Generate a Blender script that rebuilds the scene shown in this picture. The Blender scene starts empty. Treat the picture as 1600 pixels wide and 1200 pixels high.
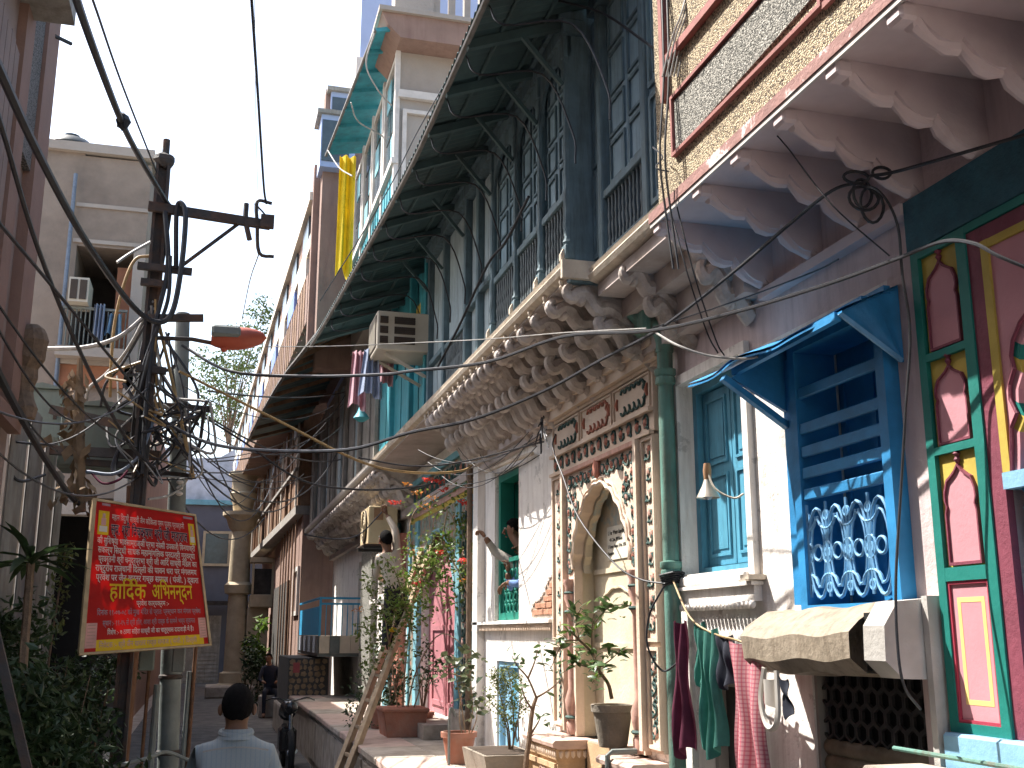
import bpy, math, random
from mathutils import Vector, Matrix
R = math.radians
S = bpy.context.scene
C = S.collection
random.seed(7)

# ------------------------------------------------------------------ camera, sky, sun, exposure
PITCH, YAW, CAM_H = 12.921, 15.383, 1.9
FOC = 1700.0                                   # focal length in pixels of the 1600 px wide photograph
cam_d = bpy.data.cameras.new('camera'); cam_d.sensor_width = 36.0; cam_d.lens = FOC / 1600 * 36
cam_d.clip_start = 0.05; cam_d.clip_end = 2000
cam = bpy.data.objects.new('camera', cam_d); C.objects.link(cam)
cam.location = (0, 0, CAM_H); cam.rotation_euler = (R(90 + PITCH), 0, R(-YAW)); S.camera = cam

SUN = Vector((-1.0, 0.9, 1.85)).normalized()   # towards the sun: high on the left, in front of the viewer
SUN_EL = math.asin(SUN.z); SUN_AZ = math.atan2(SUN.x, SUN.y)
w = bpy.data.worlds.new('World'); S.world = w; w.use_nodes = True
nt = w.node_tree; nt.nodes.clear()
sky = nt.nodes.new('ShaderNodeTexSky'); sky.sky_type = 'NISHITA'; sky.sun_disc = False
sky.sun_elevation = SUN_EL; sky.sun_rotation = SUN_AZ; sky.air_density = 1.2; sky.dust_density = 3.2; sky.ozone_density = 1.0
bg = nt.nodes.new('ShaderNodeBackground'); bg.inputs[1].default_value = 0.15
wo = nt.nodes.new('ShaderNodeOutputWorld')
nt.links.new(sky.outputs[0], bg.inputs[0]); nt.links.new(bg.outputs[0], wo.inputs[0])
sd = bpy.data.lights.new('sun', 'SUN'); sd.energy = 5.0; sd.angle = R(0.5); sd.color = (1.0, 0.955, 0.89)
so = bpy.data.objects.new('sun', sd); C.objects.link(so); so.location = (-8, 8, 20)
so.rotation_euler = (-SUN).to_track_quat('-Z', 'Y').to_euler()
S.cycles.use_adaptive_sampling = True; S.cycles.adaptive_threshold = 0.02; S.cycles.max_bounces = 6; S.cycles.diffuse_bounces = 3; S.cycles.glossy_bounces = 2; S.cycles.transmission_bounces = 3; S.cycles.sample_clamp_indirect = 6
S.view_settings.view_transform = 'Standard'; S.view_settings.look = 'None'
S.view_settings.exposure = 1.35; S.view_settings.gamma = 1.0; S.view_settings.use_curve_mapping = False

# ------------------------------------------------------------------ helpers
_p, _y = R(PITCH), R(YAW)
_FW = Vector((math.sin(_y) * math.cos(_p), math.cos(_y) * math.cos(_p), math.sin(_p)))
_RT = Vector((math.cos(_y), -math.sin(_y), 0)); _UP = _RT.cross(_FW)
def sight(px, py): return _FW * FOC + _RT * (px - 800) + _UP * (600 - py)
def at(px, py, Y):                              # the point at street depth Y seen at that place of the photograph
    d = sight(px, py); t = Y / d.y; return Vector((d.x * t, Y, CAM_H + d.z * t))
def atx(px, py, X):                             # ... on the wall plane x = X
    d = sight(px, py); t = X / d.x; return Vector((X, d.y * t, CAM_H + d.z * t))
def atz(px, py, Z):
    d = sight(px, py); t = (Z - CAM_H) / d.z; return Vector((d.x * t, d.y * t, Z))

MATS = {}
def mat(name, col, rough=0.8, var=0.18, scale=6.0, bump=0.0, bscale=40.0, dirt=None, dirt_amt=0.0, dirt_scale=1.5,
        streak=False, metal=0.0, spec=0.3, col2=None, fine=0.0, transl=0.0, peel=None, peel_amt=0.5, peel_scale=2.5):
    """procedural painted / plastered / wooden surface with uneven tone, grime and peeling"""
    m = bpy.data.materials.new(name); m.use_nodes = True; MATS[name] = m
    t = m.node_tree; N, L = t.nodes, t.links
    b = N['Principled BSDF']; b.inputs['Roughness'].default_value = rough; b.inputs['Metallic'].default_value = metal
    b.inputs['Specular IOR Level'].default_value = spec
    tc = N.new('ShaderNodeNewGeometry')
    def noise(sc, det=3, rg=0.6, strch=None):
        n = N.new('ShaderNodeTexNoise'); n.inputs['Scale'].default_value = sc; n.inputs['Detail'].default_value = det
        n.inputs['Roughness'].default_value = rg
        if strch:
            mp = N.new('ShaderNodeMapping'); mp.inputs['Scale'].default_value = strch
            L.new(tc.outputs['Position'], mp.inputs[0]); L.new(mp.outputs[0], n.inputs[0])
        else: L.new(tc.outputs['Position'], n.inputs[0])
        return n.outputs[0]
    def ramp(src, a, bb):
        r = N.new('ShaderNodeMapRange'); r.inputs[1].default_value = a; r.inputs[2].default_value = bb; L.new(src, r.inputs[0]); return r.outputs[0]
    def mix(f, c1, c2, mode='MIX'):
        x = N.new('ShaderNodeMix'); x.data_type = 'RGBA'; x.blend_type = mode
        if isinstance(f, float): x.inputs[0].default_value = f
        else: L.new(f, x.inputs[0])
        for i, c in ((6, c1), (7, c2)):
            if isinstance(c, tuple): x.inputs[i].default_value = (*c[:3], 1)
            else: L.new(c, x.inputs[i])
        return x.outputs[2]
    base = tuple(col)
    lo = tuple(c * (1 - var) for c in base); hi = tuple(min(1, c * (1 + var)) for c in base)
    out = mix(ramp(noise(scale), 0.3, 0.7), lo, hi)
    if col2: out = mix(ramp(noise(scale * 0.6, 3, 0.65), 0.48, 0.62), out, tuple(col2))
    if fine: out = mix(ramp(noise(220, 2), 0.42, 0.6), out, tuple(c * (1 - fine) for c in base))
    if peel: out = mix(ramp(noise(peel_scale, 6, 0.72), 0.62 - 0.12 * peel_amt, 0.66 - 0.12 * peel_amt), out, tuple(peel))
    if dirt:
        st = (6, 6, 0.7) if streak else None
        f = ramp(noise(dirt_scale, 4, 0.68, st), 0.45, 0.75)
        mm = N.new('ShaderNodeMath'); mm.operation = 'MULTIPLY'; mm.inputs[1].default_value = dirt_amt; L.new(f, mm.inputs[0])
        out = mix(mm.outputs[0], out, tuple(dirt))
    L.new(out, b.inputs['Base Color'])
    if bump:
        bp = N.new('ShaderNodeBump'); bp.inputs['Strength'].default_value = bump; bp.inputs['Distance'].default_value = 0.02
        L.new(noise(bscale, 3, 0.65), bp.inputs['Height']); L.new(bp.outputs[0], b.inputs['Normal'])
    if transl:
        tr = N.new('ShaderNodeBsdfTranslucent'); L.new(out, tr.inputs[0]); ms = N.new('ShaderNodeMixShader'); ms.inputs[0].default_value = transl
        L.new(b.outputs[0], ms.inputs[1]); L.new(tr.outputs[0], ms.inputs[2]); L.new(ms.outputs[0], N['Material Output'].inputs[0])
    return m

ORG = {}                                        # world origin of every thing
def origin(o):
    while o.parent: o = o.parent
    return ORG.get(o.name, Vector((0, 0, 0)))
def tag(o, label=None, cat=None, group=None, kind=None):
    if label: o['label'] = label
    if cat: o['category'] = cat
    if group: o['group'] = group
    if kind: o['kind'] = kind
    return o
def thing(name, label, cat, loc=(0, 0, 0), group=None):
    o = bpy.data.objects.new(name, None); C.objects.link(o); o.empty_display_size = 0.1
    o.location = loc; ORG[o.name] = Vector(loc); return tag(o, label, cat, group)
def put(name, mesh, parent=None, loc=(0, 0, 0), rot=None, scale=None):     # link mesh data as an object, loc in world space
    o = bpy.data.objects.new(name, mesh); C.objects.link(o)
    l = Vector(loc)
    if parent: o.parent = parent; l = l - origin(parent)
    else: ORG[o.name] = Vector((0, 0, 0))
    o.location = l
    if rot is not None: o.rotation_euler = rot
    if scale is not None: o.scale = scale if hasattr(scale, '__len__') else (scale,) * 3
    return o

class MB:
    """collects shapes in world space; build() links them as one mesh object"""
    def __init__(s): s.v = []; s.f = []; s.m = []; s.mi = 0
    def add(s, vs, fs):
        n = len(s.v); s.v += [tuple(q) for q in vs]; s.f += [tuple(i + n for i in f) for f in fs]; s.m += [s.mi] * len(fs); return s
    def box(s, x0, x1, y0, y1, z0, z1, b=0.0):
        if b:                                   # chamfered edges in the profile seen along each axis
            return s.cbox((x0 + x1) / 2, (y0 + y1) / 2, (z0 + z1) / 2, (x1 - x0) / 2, (y1 - y0) / 2, (z1 - z0) / 2, b)
        return s.add([(x, y, z) for x in (x0, x1) for y in (y0, y1) for z in (z0, z1)],
                     [(0, 1, 3, 2), (4, 6, 7, 5), (0, 4, 5, 1), (2, 3, 7, 6), (0, 2, 6, 4), (1, 5, 7, 3)])
    def cbox(s, cx, cy, cz, hx, hy, hz, b):
        vs = []; b = min(b, hx * .9, hy * .9, hz * .9)
        for sx in (-1, 1):
            for sy in (-1, 1):
                for sz in (-1, 1):
                    vs += [(cx + sx * hx, cy + sy * (hy - b), cz + sz * (hz - b)), (cx + sx * (hx - b), cy + sy * hy, cz + sz * (hz - b)), (cx + sx * (hx - b), cy + sy * (hy - b), cz + sz * hz)]
        def i(a, bb, c, k): return ((a * 2 + bb) * 2 + c) * 3 + k
        fs = [(i(0,0,0,0), i(0,0,1,0), i(0,1,1,0), i(0,1,0,0)), (i(1,0,0,0), i(1,1,0,0), i(1,1,1,0), i(1,0,1,0)),
              (i(0,0,0,1), i(1,0,0,1), i(1,0,1,1), i(0,0,1,1)), (i(0,1,0,1), i(0,1,1,1), i(1,1,1,1), i(1,1,0,1)),
              (i(0,0,0,2), i(0,1,0,2), i(1,1,0,2), i(1,0,0,2)), (i(0,0,1,2), i(1,0,1,2), i(1,1,1,2), i(0,1,1,2))]
        for a in (0, 1):
            for c in (0, 1):
                fs += [(i(a,0,c,0), i(a,0,c,2), i(a,1,c,2), i(a,1,c,0)), (i(0,a,c,1), i(0,a,c,2), i(1,a,c,2), i(1,a,c,1)), (i(a,c,0,0), i(a,c,0,1), i(a,c,1,1), i(a,c,1,0))]
                for d in (0, 1): fs.append((i(a,c,d,0), i(a,c,d,1), i(a,c,d,2)))
        return s.add(vs, fs)
    def bar(s, p, q, wd, ht=None, up=(0, 0, 1)):  # rectangular bar from p to q
        p, q = Vector(p), Vector(q); d = (q - p).normalized(); u = Vector(up)
        if abs(d.dot(u)) > 0.98: u = Vector((1, 0, 0))
        sd_ = d.cross(u).normalized(); u = sd_.cross(d); a = wd / 2; bb = (ht or wd) / 2
        vs = [e + sd_ * i * a + u * j * bb for e in (p, q) for i, j in ((-1, -1), (1, -1), (1, 1), (-1, 1))]
        return s.add(vs, [(0, 1, 2, 3), (7, 6, 5, 4), (0, 4, 5, 1), (1, 5, 6, 2), (2, 6, 7, 3), (3, 7, 4, 0)])
    def tube(s, pts, r, n=6, cap=True, flat=1.0):
        pts = [Vector(p) for p in pts]; k = len(pts); rs = list(r) if hasattr(r, '__len__') else [r] * k
        vs = []; prev = None
        for i, p in enumerate(pts):
            d = (pts[min(i + 1, k - 1)] - pts[max(i - 1, 0)]).normalized()
            if prev is None:
                u = Vector((0, 0, 1)) if abs(d.z) < 0.9 else Vector((1, 0, 0)); u = (u - d * u.dot(d)).normalized()
            else:
                u = prev - d * prev.dot(d); u = u.normalized() if u.length > 1e-6 else d.orthogonal().normalized()
            prev = u; v = d.cross(u)
            vs += [p + (u * math.cos(2 * math.pi * j / n) + v * flat * math.sin(2 * math.pi * j / n)) * rs[i] for j in range(n)]
        fs = [(i * n + j, i * n + (j + 1) % n, (i + 1) * n + (j + 1) % n, (i + 1) * n + j) for i in range(k - 1) for j in range(n)]
        if cap: fs += [tuple(range(n))[::-1], tuple((k - 1) * n + j for j in range(n))]
        return s.add(vs, fs)
    def lathe(s, c, prof, n=16, axis='z', close=True):   # prof = [(radius, height)]
        c = Vector(c); vs = []
        for r, h in prof:
            for j in range(n):
                a = 2 * math.pi * j / n; ca, sa = r * math.cos(a), r * math.sin(a)
                vs.append(c + Vector({'z': (ca, sa, h), 'x': (h, ca, sa), 'y': (sa, h, ca)}[axis]))
        k = len(prof)
        fs = [(i * n + j, i * n + (j + 1) % n, (i + 1) * n + (j + 1) % n, (i + 1) * n + j) for i in range(k - 1) for j in range(n)]
        if close: fs += [tuple(range(n))[::-1], tuple((k - 1) * n + j for j in range(n))]
        return s.add(vs, fs)
    def prism(s, poly, a0, a1, axis='x'):       # polygon in the two other axes (in order), extruded along axis
        def P(u, v, a): return {'x': (a, u, v), 'y': (u, a, v), 'z': (u, v, a)}[axis]
        n = len(poly); vs = [P(u, v, a0) for u, v in poly] + [P(u, v, a1) for u, v in poly]
        return s.add(vs, [tuple(range(n))[::-1], tuple(range(n, 2 * n))] + [(i, (i + 1) % n, n + (i + 1) % n, n + i) for i in range(n)])
    def ring(s, outer, inner, a0, a1, axis='x', closed=True):   # frame between two loops of equal length
        def P(u, v, a): return {'x': (a, u, v), 'y': (u, a, v), 'z': (u, v, a)}[axis]
        n = len(outer); vs = [P(u, v, a) for a in (a0, a1) for lp in (outer, inner) for u, v in lp]; fs = []
        for i in range(n if closed else n - 1):
            j = (i + 1) % n
            fs += [(i, j, n + j, n + i), (2 * n + i, 3 * n + i, 3 * n + j, 2 * n + j), (i, 2 * n + i, 2 * n + j, j), (n + i, n + j, 3 * n + j, 3 * n + i)]
        if not closed: fs += [(0, n, 3 * n, 2 * n), (n - 1, 3 * n - 1, 4 * n - 1, 2 * n - 1)]
        return s.add(vs, fs)
    def grid(s, fn, nu, nv, wrap=False):        # surface fn(u,v), u,v in 0..1
        vs = [fn(i / nu, j / nv) for i in range(nu + 1) for j in range(nv + 1)]
        return s.add(vs, [(i * (nv + 1) + j, (i + 1) * (nv + 1) + j, (i + 1) * (nv + 1) + j + 1, i * (nv + 1) + j + 1) for i in range(nu) for j in range(nv)])
    def blob(s, c, r, n=8, m=6, jit=0.0):
        c = Vector(c); r = Vector(r) if hasattr(r, '__len__') else Vector((r, r, r)); pr = []
        vs = []
        for i in range(m + 1):
            t = math.pi * i / m
            for j in range(n):
                a = 2 * math.pi * j / n; k = 1 + random.uniform(-jit, jit)
                vs.append(c + Vector((r.x * math.sin(t) * math.cos(a) * k, r.y * math.sin(t) * math.sin(a) * k, r.z * math.cos(t) * k)))
        return s.add(vs, [(i * n + j, (i + 1) * n + j, (i + 1) * n + (j + 1) % n, i * n + (j + 1) % n) for i in range(m) for j in range(n)])
    def mesh(s, name, mats, org=(0, 0, 0), smooth=False):
        me = bpy.data.meshes.new(name); o = Vector(org)
        me.from_pydata([tuple(Vector(q) - o) for q in s.v], [], s.f)
        for m_ in (mats if isinstance(mats, (list, tuple)) else [mats]): me.materials.append(MATS[m_] if isinstance(m_, str) else m_)
        if len(me.materials) > 1: me.polygons.foreach_set('material_index', s.m)
        if smooth:
            me.polygons.foreach_set('use_smooth', [True] * len(me.polygons))
            try: me.set_sharp_from_angle(angle=R(40))
            except Exception: pass
        import bmesh
        bm = bmesh.new(); bm.from_mesh(me); bmesh.ops.recalc_face_normals(bm, faces=bm.faces); bm.to_mesh(me); bm.free()
        return me
    def build(s, name, mats, parent=None, smooth=False, label=None, cat=None, group=None, kind=None):
        o = put(name, s.mesh(name, mats, origin(parent) if parent else (0, 0, 0), smooth), parent, origin(parent) if parent else (0, 0, 0))
        return tag(o, label, cat, group, kind)
def spandrel(m, arch, zt, x0, x1, pad=0.0):   # wall piece between an arch line and a level top
    a, b = arch[0], arch[-1]; s_ = 1 if a[0] > b[0] else -1
    side = [(b[0] - s_ * pad, b[1])] if pad else []; start = [(a[0] + s_ * pad, a[1])] if pad else []
    return m.prism(start + list(arch) + side + [(b[0] - s_ * pad, zt), (a[0] + s_ * pad, zt)], x0, x1)
def bez(p0, p1, sag, n=14, wob=0.0):            # hanging wire from p0 to p1
    p0, p1 = Vector(p0), Vector(p1); o = []
    for i in range(n + 1):
        t = i / n; q = p0.lerp(p1, t); q.z -= sag * 4 * t * (1 - t)
        if wob and 0 < i < n: q += Vector((random.uniform(-wob, wob),) * 3)
        o.append(q)
    return o
def smoothpts(pts, n=6):                        # Catmull-Rom through points
    P = [Vector(p) for p in pts]; P = [P[0] * 2 - P[1]] + P + [P[-1] * 2 - P[-2]]; o = []
    for i in range(1, len(P) - 2):
        for k in range(n):
            t = k / n; a, b, c, d = P[i - 1:i + 3]
            o.append(0.5 * ((2 * b) + (c - a) * t + (2 * a - 5 * b + 4 * c - d) * t * t + (3 * b - a - 3 * c + d) * t ** 3))
    o.append(P[-2]); return o
def wall(m, x0, x1, y0, y1, z0, z1, holes=()):  # wall slab with rectangular openings (y0,y1,z0,z1)
    ys = sorted({y0, y1, *[h[0] for h in holes], *[h[1] for h in holes]}); zs = sorted({z0, z1, *[h[2] for h in holes], *[h[3] for h in holes]})
    ys = [q for q in ys if y0 <= q <= y1]; zs = [q for q in zs if z0 <= q <= z1]
    keep = lambda i, j: 0 <= i < len(ys) - 1 and 0 <= j < len(zs) - 1 and not any(h[0] <= (ys[i] + ys[i+1]) / 2 <= h[1] and h[2] <= (zs[j] + zs[j+1]) / 2 <= h[3] for h in holes)
    for i in range(len(ys) - 1):
        for j in range(len(zs) - 1):
            if not keep(i, j): continue
            a, b, c, d = ys[i], ys[i+1], zs[j], zs[j+1]
            m.add([(x0, a, c), (x0, b, c), (x0, b, d), (x0, a, d)], [(0, 1, 2, 3)]); m.add([(x1, a, c), (x1, b, c), (x1, b, d), (x1, a, d)], [(3, 2, 1, 0)])
            if not keep(i - 1, j): m.add([(x0, a, c), (x1, a, c), (x1, a, d), (x0, a, d)], [(0, 1, 2, 3)])
            if not keep(i + 1, j): m.add([(x0, b, c), (x1, b, c), (x1, b, d), (x0, b, d)], [(0, 1, 2, 3)])
            if not keep(i, j - 1): m.add([(x0, a, c), (x1, a, c), (x1, b, c), (x0, b, c)], [(0, 1, 2, 3)])
            if not keep(i, j + 1): m.add([(x0, a, d), (x1, a, d), (x1, b, d), (x0, b, d)], [(0, 1, 2, 3)])
    return m

# ------------------------------------------------------------------ materials
mat('asphalt', (0.11, 0.105, 0.10), 0.9, 0.3, 3, 0.4, 60, dirt=(0.2, 0.18, 0.15), dirt_amt=0.5)
mat('kerbstone', (0.42, 0.36, 0.30), 0.85, 0.2, 5, 0.3, 50, dirt=(0.15, 0.12, 0.09), dirt_amt=0.7, dirt_scale=3)
mat('sandstone', (0.50, 0.34, 0.20), 0.8, 0.15, 7, 0.3, 60, dirt=(0.25, 0.17, 0.1), dirt_amt=0.6, dirt_scale=4)
mat('sandstone_top', (0.50, 0.36, 0.30), 0.75, 0.15, 7, 0.2, 60, dirt=(0.3, 0.25, 0.2), dirt_amt=0.5)
mat('whitewash', (0.78, 0.74, 0.69), 0.9, 0.06, 4, 0.35, 30, dirt=(0.40, 0.33, 0.28), dirt_amt=0.55, dirt_scale=2.2, streak=True, peel=(0.55, 0.52, 0.48), peel_amt=0.35, peel_scale=5)
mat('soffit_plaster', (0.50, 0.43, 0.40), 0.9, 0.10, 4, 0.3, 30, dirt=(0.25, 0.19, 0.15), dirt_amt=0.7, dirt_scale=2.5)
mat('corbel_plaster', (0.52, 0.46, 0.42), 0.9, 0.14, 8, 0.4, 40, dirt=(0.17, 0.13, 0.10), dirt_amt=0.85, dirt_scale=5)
mat('edge_plaster', (0.60, 0.52, 0.42), 0.9, 0.15, 6, 0.3, 40, dirt=(0.28, 0.2, 0.14), dirt_amt=0.7, dirt_scale=4)
mat('lilac_plaster', (0.62, 0.51, 0.50), 0.9, 0.07, 3, 0.3, 30, dirt=(0.32, 0.24, 0.23), dirt_amt=0.45, dirt_scale=3, streak=True)
mat('pink_soffit', (0.66, 0.55, 0.54), 0.85, 0.06, 3, 0.15, 25, dirt=(0.40, 0.28, 0.28), dirt_amt=0.4, dirt_scale=2)
def pebble(name, c1, c2, c3):
    m = mat(name, c1, 0.9); t = m.node_tree; N, L = t.nodes, t.links; b = N['Principled BSDF']
    g = N.new('ShaderNodeNewGeometry'); v = N.new('ShaderNodeTexVoronoi'); v.inputs['Scale'].default_value = 135; L.new(g.outputs['Position'], v.inputs['Vector'])
    r = N.new('ShaderNodeValToRGB'); e = r.color_ramp.elements; e[0].color = (*c3, 1); e[0].position = 0.12; e[1].color = (*c2, 1); e[1].position = 0.5
    k = e.new(0.85); k.color = (*c1, 1)
    sp = N.new('ShaderNodeSeparateColor'); L.new(v.outputs['Color'], sp.inputs[0]); L.new(sp.outputs[0], r.inputs[0]); L.new(r.outputs[0], b.inputs['Base Color'])
    bp = N.new('ShaderNodeBump'); bp.inputs['Strength'].default_value = 0.9; bp.inputs['Distance'].default_value = 0.01; bp.invert = True
    L.new(v.outputs['Distance'], bp.inputs['Height']); L.new(bp.outputs[0], b.inputs['Normal'])
pebble('pebble_tan', (0.60, 0.50, 0.34), (0.38, 0.30, 0.19), (0.10, 0.08, 0.06))
pebble('pebble_grey', (0.42, 0.40, 0.35), (0.26, 0.25, 0.22), (0.07, 0.07, 0.06))
pebble('pebble_dark', (0.24, 0.22, 0.21), (0.15, 0.14, 0.13), (0.05, 0.05, 0.05))
mat('edge_red', (0.30, 0.16, 0.14), 0.8, 0.2, 6, 0.3, peel=(0.62, 0.58, 0.55), peel_amt=0.6, peel_scale=3)
mat('brick_red_paint', (0.30, 0.12, 0.105), 0.75, 0.15, 8, 0.1)
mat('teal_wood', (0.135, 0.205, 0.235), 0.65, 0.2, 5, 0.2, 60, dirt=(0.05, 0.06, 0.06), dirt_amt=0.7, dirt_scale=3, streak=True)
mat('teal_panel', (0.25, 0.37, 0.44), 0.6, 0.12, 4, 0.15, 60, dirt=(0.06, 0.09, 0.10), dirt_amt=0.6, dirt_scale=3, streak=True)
mat('pale_panel', (0.33, 0.41, 0.44), 0.65, 0.12, 4, 0.15, 60, dirt=(0.12, 0.13, 0.12), dirt_amt=0.7, dirt_scale=3, streak=True)
mat('dark_iron', (0.035, 0.035, 0.035), 0.6, 0.3, 10)
mat('baluster_paint', (0.13, 0.16, 0.17), 0.6, 0.3, 12)
mat('awning_sheet', (0.07, 0.12, 0.125), 0.55, 0.2, 4, dirt=(0.04, 0.035, 0.03), dirt_amt=0.6, metal=0.0)
mat('awning_edge', (0.20, 0.19, 0.18), 0.6, 0.25, 8, metal=0.3)
mat('turquoise', (0.05, 0.30, 0.36), 0.55, 0.15, 5, 0.1, dirt=(0.05, 0.1, 0.1), dirt_amt=0.5, streak=True)
mat('window_blue', (0.085, 0.29, 0.41), 0.5, 0.12, 6, 0.1, 60, dirt=(0.03, 0.10, 0.14), dirt_amt=0.5, dirt_scale=4, streak=True)
mat('bright_blue', (0.035, 0.24, 0.50), 0.45, 0.15, 5, 0.1, 40, dirt=(0.02, 0.10, 0.20), dirt_amt=0.5, dirt_scale=3)
mat('grille_blue', (0.17, 0.38, 0.60), 0.45, 0.2, 9)
mat('window_green', (0.015, 0.19, 0.14), 0.5, 0.15, 5, 0.1, dirt=(0.01, 0.08, 0.06), dirt_amt=0.5)
mat('shutter_steel', (0.20, 0.16, 0.11), 0.6, 0.3, 6, 0.2, dirt=(0.06, 0.045, 0.03), dirt_amt=0.7, metal=0.2)
mat('hood_sheet', (0.29, 0.24, 0.18), 0.65, 0.15, 4, 0.3, 20, dirt=(0.12, 0.09, 0.06), dirt_amt=0.85, dirt_scale=3, streak=True)
mat('hood_cheek', (0.46, 0.44, 0.41), 0.7, 0.15, 4, 0.2, dirt=(0.2, 0.18, 0.15), dirt_amt=0.6)
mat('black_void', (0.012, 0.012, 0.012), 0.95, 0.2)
mat('dark_room', (0.05, 0.045, 0.04), 0.95, 0.3)
mat('pipe_green', (0.11, 0.23, 0.19), 0.6, 0.25, 5, 0.2, dirt=(0.13, 0.10, 0.07), dirt_amt=0.8, dirt_scale=3, streak=True)
mat('portal_cream', (0.66, 0.53, 0.42), 0.85, 0.10, 6, 0.25, 50, dirt=(0.36, 0.25, 0.17), dirt_amt=0.6, dirt_scale=3)
mat('niche_cream', (0.60, 0.52, 0.38), 0.85, 0.10, 4, 0.2, 40, dirt=(0.35, 0.28, 0.2), dirt_amt=0.6, dirt_scale=3, peel=(0.40, 0.50, 0.50), peel_amt=0.2, peel_scale=3)
mat('relief_red', (0.40, 0.16, 0.11), 0.8, 0.2, 15, dirt=(0.2, 0.1, 0.08), dirt_amt=0.5, dirt_scale=8)
mat('relief_pink', (0.52, 0.31, 0.25), 0.8, 0.2, 15, dirt=(0.3, 0.2, 0.15), dirt_amt=0.5, dirt_scale=8)
mat('relief_green', (0.055, 0.10, 0.09), 0.8, 0.25, 15)
mat('brick', (0.38, 0.19, 0.12), 0.9, 0.3, 9, 0.4, 60)
mat('mortar', (0.36, 0.28, 0.22), 0.95, 0.2, 9, 0.3, 60)
mat('p_green', (0.012, 0.17, 0.14), 0.55, 0.12, 7, 0.1)
mat('p_teal_band', (0.035, 0.11, 0.145), 0.7, 0.25, 9, 0.5, 25)
mat('p_pink', (0.53, 0.25, 0.28), 0.6, 0.06, 5, 0.08)
mat('p_yellow', (0.48, 0.36, 0.07), 0.6, 0.12, 7, 0.1)
mat('p_maroon', (0.20, 0.05, 0.075), 0.6, 0.15, 9, 0.2)
mat('p_red', (0.34, 0.04, 0.07), 0.6, 0.12, 9, 0.1)
mat('p_cream_line', (0.75, 0.55, 0.20), 0.6, 0.1)
mat('p_sky', (0.22, 0.42, 0.58), 0.6, 0.1, 6, 0.15)
mat('p_blue', (0.03, 0.20, 0.36), 0.6, 0.12)
mat('door_pink', (0.42, 0.17, 0.19), 0.65, 0.10, 4, 0.1, dirt=(0.28, 0.12, 0.14), dirt_amt=0.4, streak=True)
mat('frame_turq', (0.17, 0.38, 0.44), 0.7, 0.2, 6, 0.3, dirt=(0.15, 0.2, 0.2), dirt_amt=0.5)
mat('floral_mix', (0.20, 0.24, 0.20), 0.8, 0.5, 14, 0.6, 25, col2=(0.34, 0.17, 0.11))
mat('ac_beige', (0.52, 0.48, 0.40), 0.5, 0.06, 4, dirt=(0.3, 0.25, 0.18), dirt_amt=0.35)
mat('ac_cream', (0.58, 0.46, 0.28), 0.5, 0.06, 4, dirt=(0.3, 0.22, 0.12), dirt_amt=0.4)
mat('ac_dark', (0.06, 0.045, 0.035), 0.7, 0.2)
mat('cardboard', (0.30, 0.17, 0.09), 0.8)
mat('cable_black', (0.028, 0.028, 0.032), 0.45, 0.25, 20)
mat('cable_pale', (0.30, 0.29, 0.27), 0.45, 0.25, 20)
mat('cable_tan', (0.30, 0.20, 0.09), 0.5, 0.25, 20)
mat('cable_blue', (0.16, 0.20, 0.26), 0.5, 0.2, 20)
mat('pole_steel', (0.045, 0.04, 0.038), 0.7, 0.3, 6, 0.2, dirt=(0.14, 0.065, 0.03), dirt_amt=0.7, dirt_scale=4)
mat('pole_rust', (0.15, 0.075, 0.04), 0.8, 0.3, 6, 0.3, dirt=(0.05, 0.03, 0.02), dirt_amt=0.8, dirt_scale=4)
mat('pole_grey', (0.17, 0.19, 0.18), 0.7, 0.2, 5, 0.2, dirt=(0.09, 0.08, 0.07), dirt_amt=0.6)
mat('lamp_red', (0.42, 0.09, 0.05), 0.45, 0.15, 6, dirt=(0.25, 0.1, 0.07), dirt_amt=0.4)
mat('lamp_glass', (0.20, 0.22, 0.24), 0.25, 0.1)
mat('box_green', (0.16, 0.20, 0.18), 0.6, 0.12, 4, 0.1, dirt=(0.12, 0.12, 0.1), dirt_amt=0.6, streak=True)
mat('sign_red', (0.62, 0.03, 0.025), 0.4, 0.10, 3, transl=0.55)
mat('sign_yellow', (0.75, 0.50, 0.02), 0.5, 0.05, transl=0.3)
mat('sign_white', (0.72, 0.66, 0.58), 0.5, 0.05, transl=0.3)
mat('sign_black', (0.05, 0.012, 0.03), 0.5)
mat('sign_pink', (0.65, 0.35, 0.30), 0.5, transl=0.3)
mat('sign_grey', (0.30, 0.18, 0.20), 0.5)
mat('frame_wood', (0.38, 0.28, 0.16), 0.7, 0.2, 12)
mat('ladder_wood', (0.42, 0.31, 0.20), 0.8, 0.2, 10, 0.2, 60, dirt=(0.2, 0.14, 0.09), dirt_amt=0.6, dirt_scale=6)
mat('left_salmon', (0.23, 0.135, 0.105), 0.85, 0.10, 4, 0.2, dirt=(0.22, 0.14, 0.11), dirt_amt=0.5, streak=True)
mat('left_pink', (0.23, 0.17, 0.15), 0.85, 0.10, 4, 0.2, dirt=(0.25, 0.18, 0.16), dirt_amt=0.6, streak=True)
mat('tin_pale', (0.20, 0.19, 0.175), 0.6, 0.2, 4, dirt=(0.12, 0.10, 0.08), dirt_amt=0.8, dirt_scale=3, streak=True)
mat('old_concrete', (0.27, 0.22, 0.18), 0.9, 0.12, 3, 0.4, 30, dirt=(0.15, 0.12, 0.10), dirt_amt=0.7, dirt_scale=1.3)
mat('old_concrete_pale', (0.38, 0.34, 0.30), 0.9, 0.1, 3, 0.3, 30, dirt=(0.22, 0.18, 0.15), dirt_amt=0.6, dirt_scale=1.5)
mat('tank_black', (0.03, 0.04, 0.045), 0.5, 0.2)
mat('orange_board', (0.30, 0.13, 0.07), 0.7, 0.2, 4)
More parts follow.
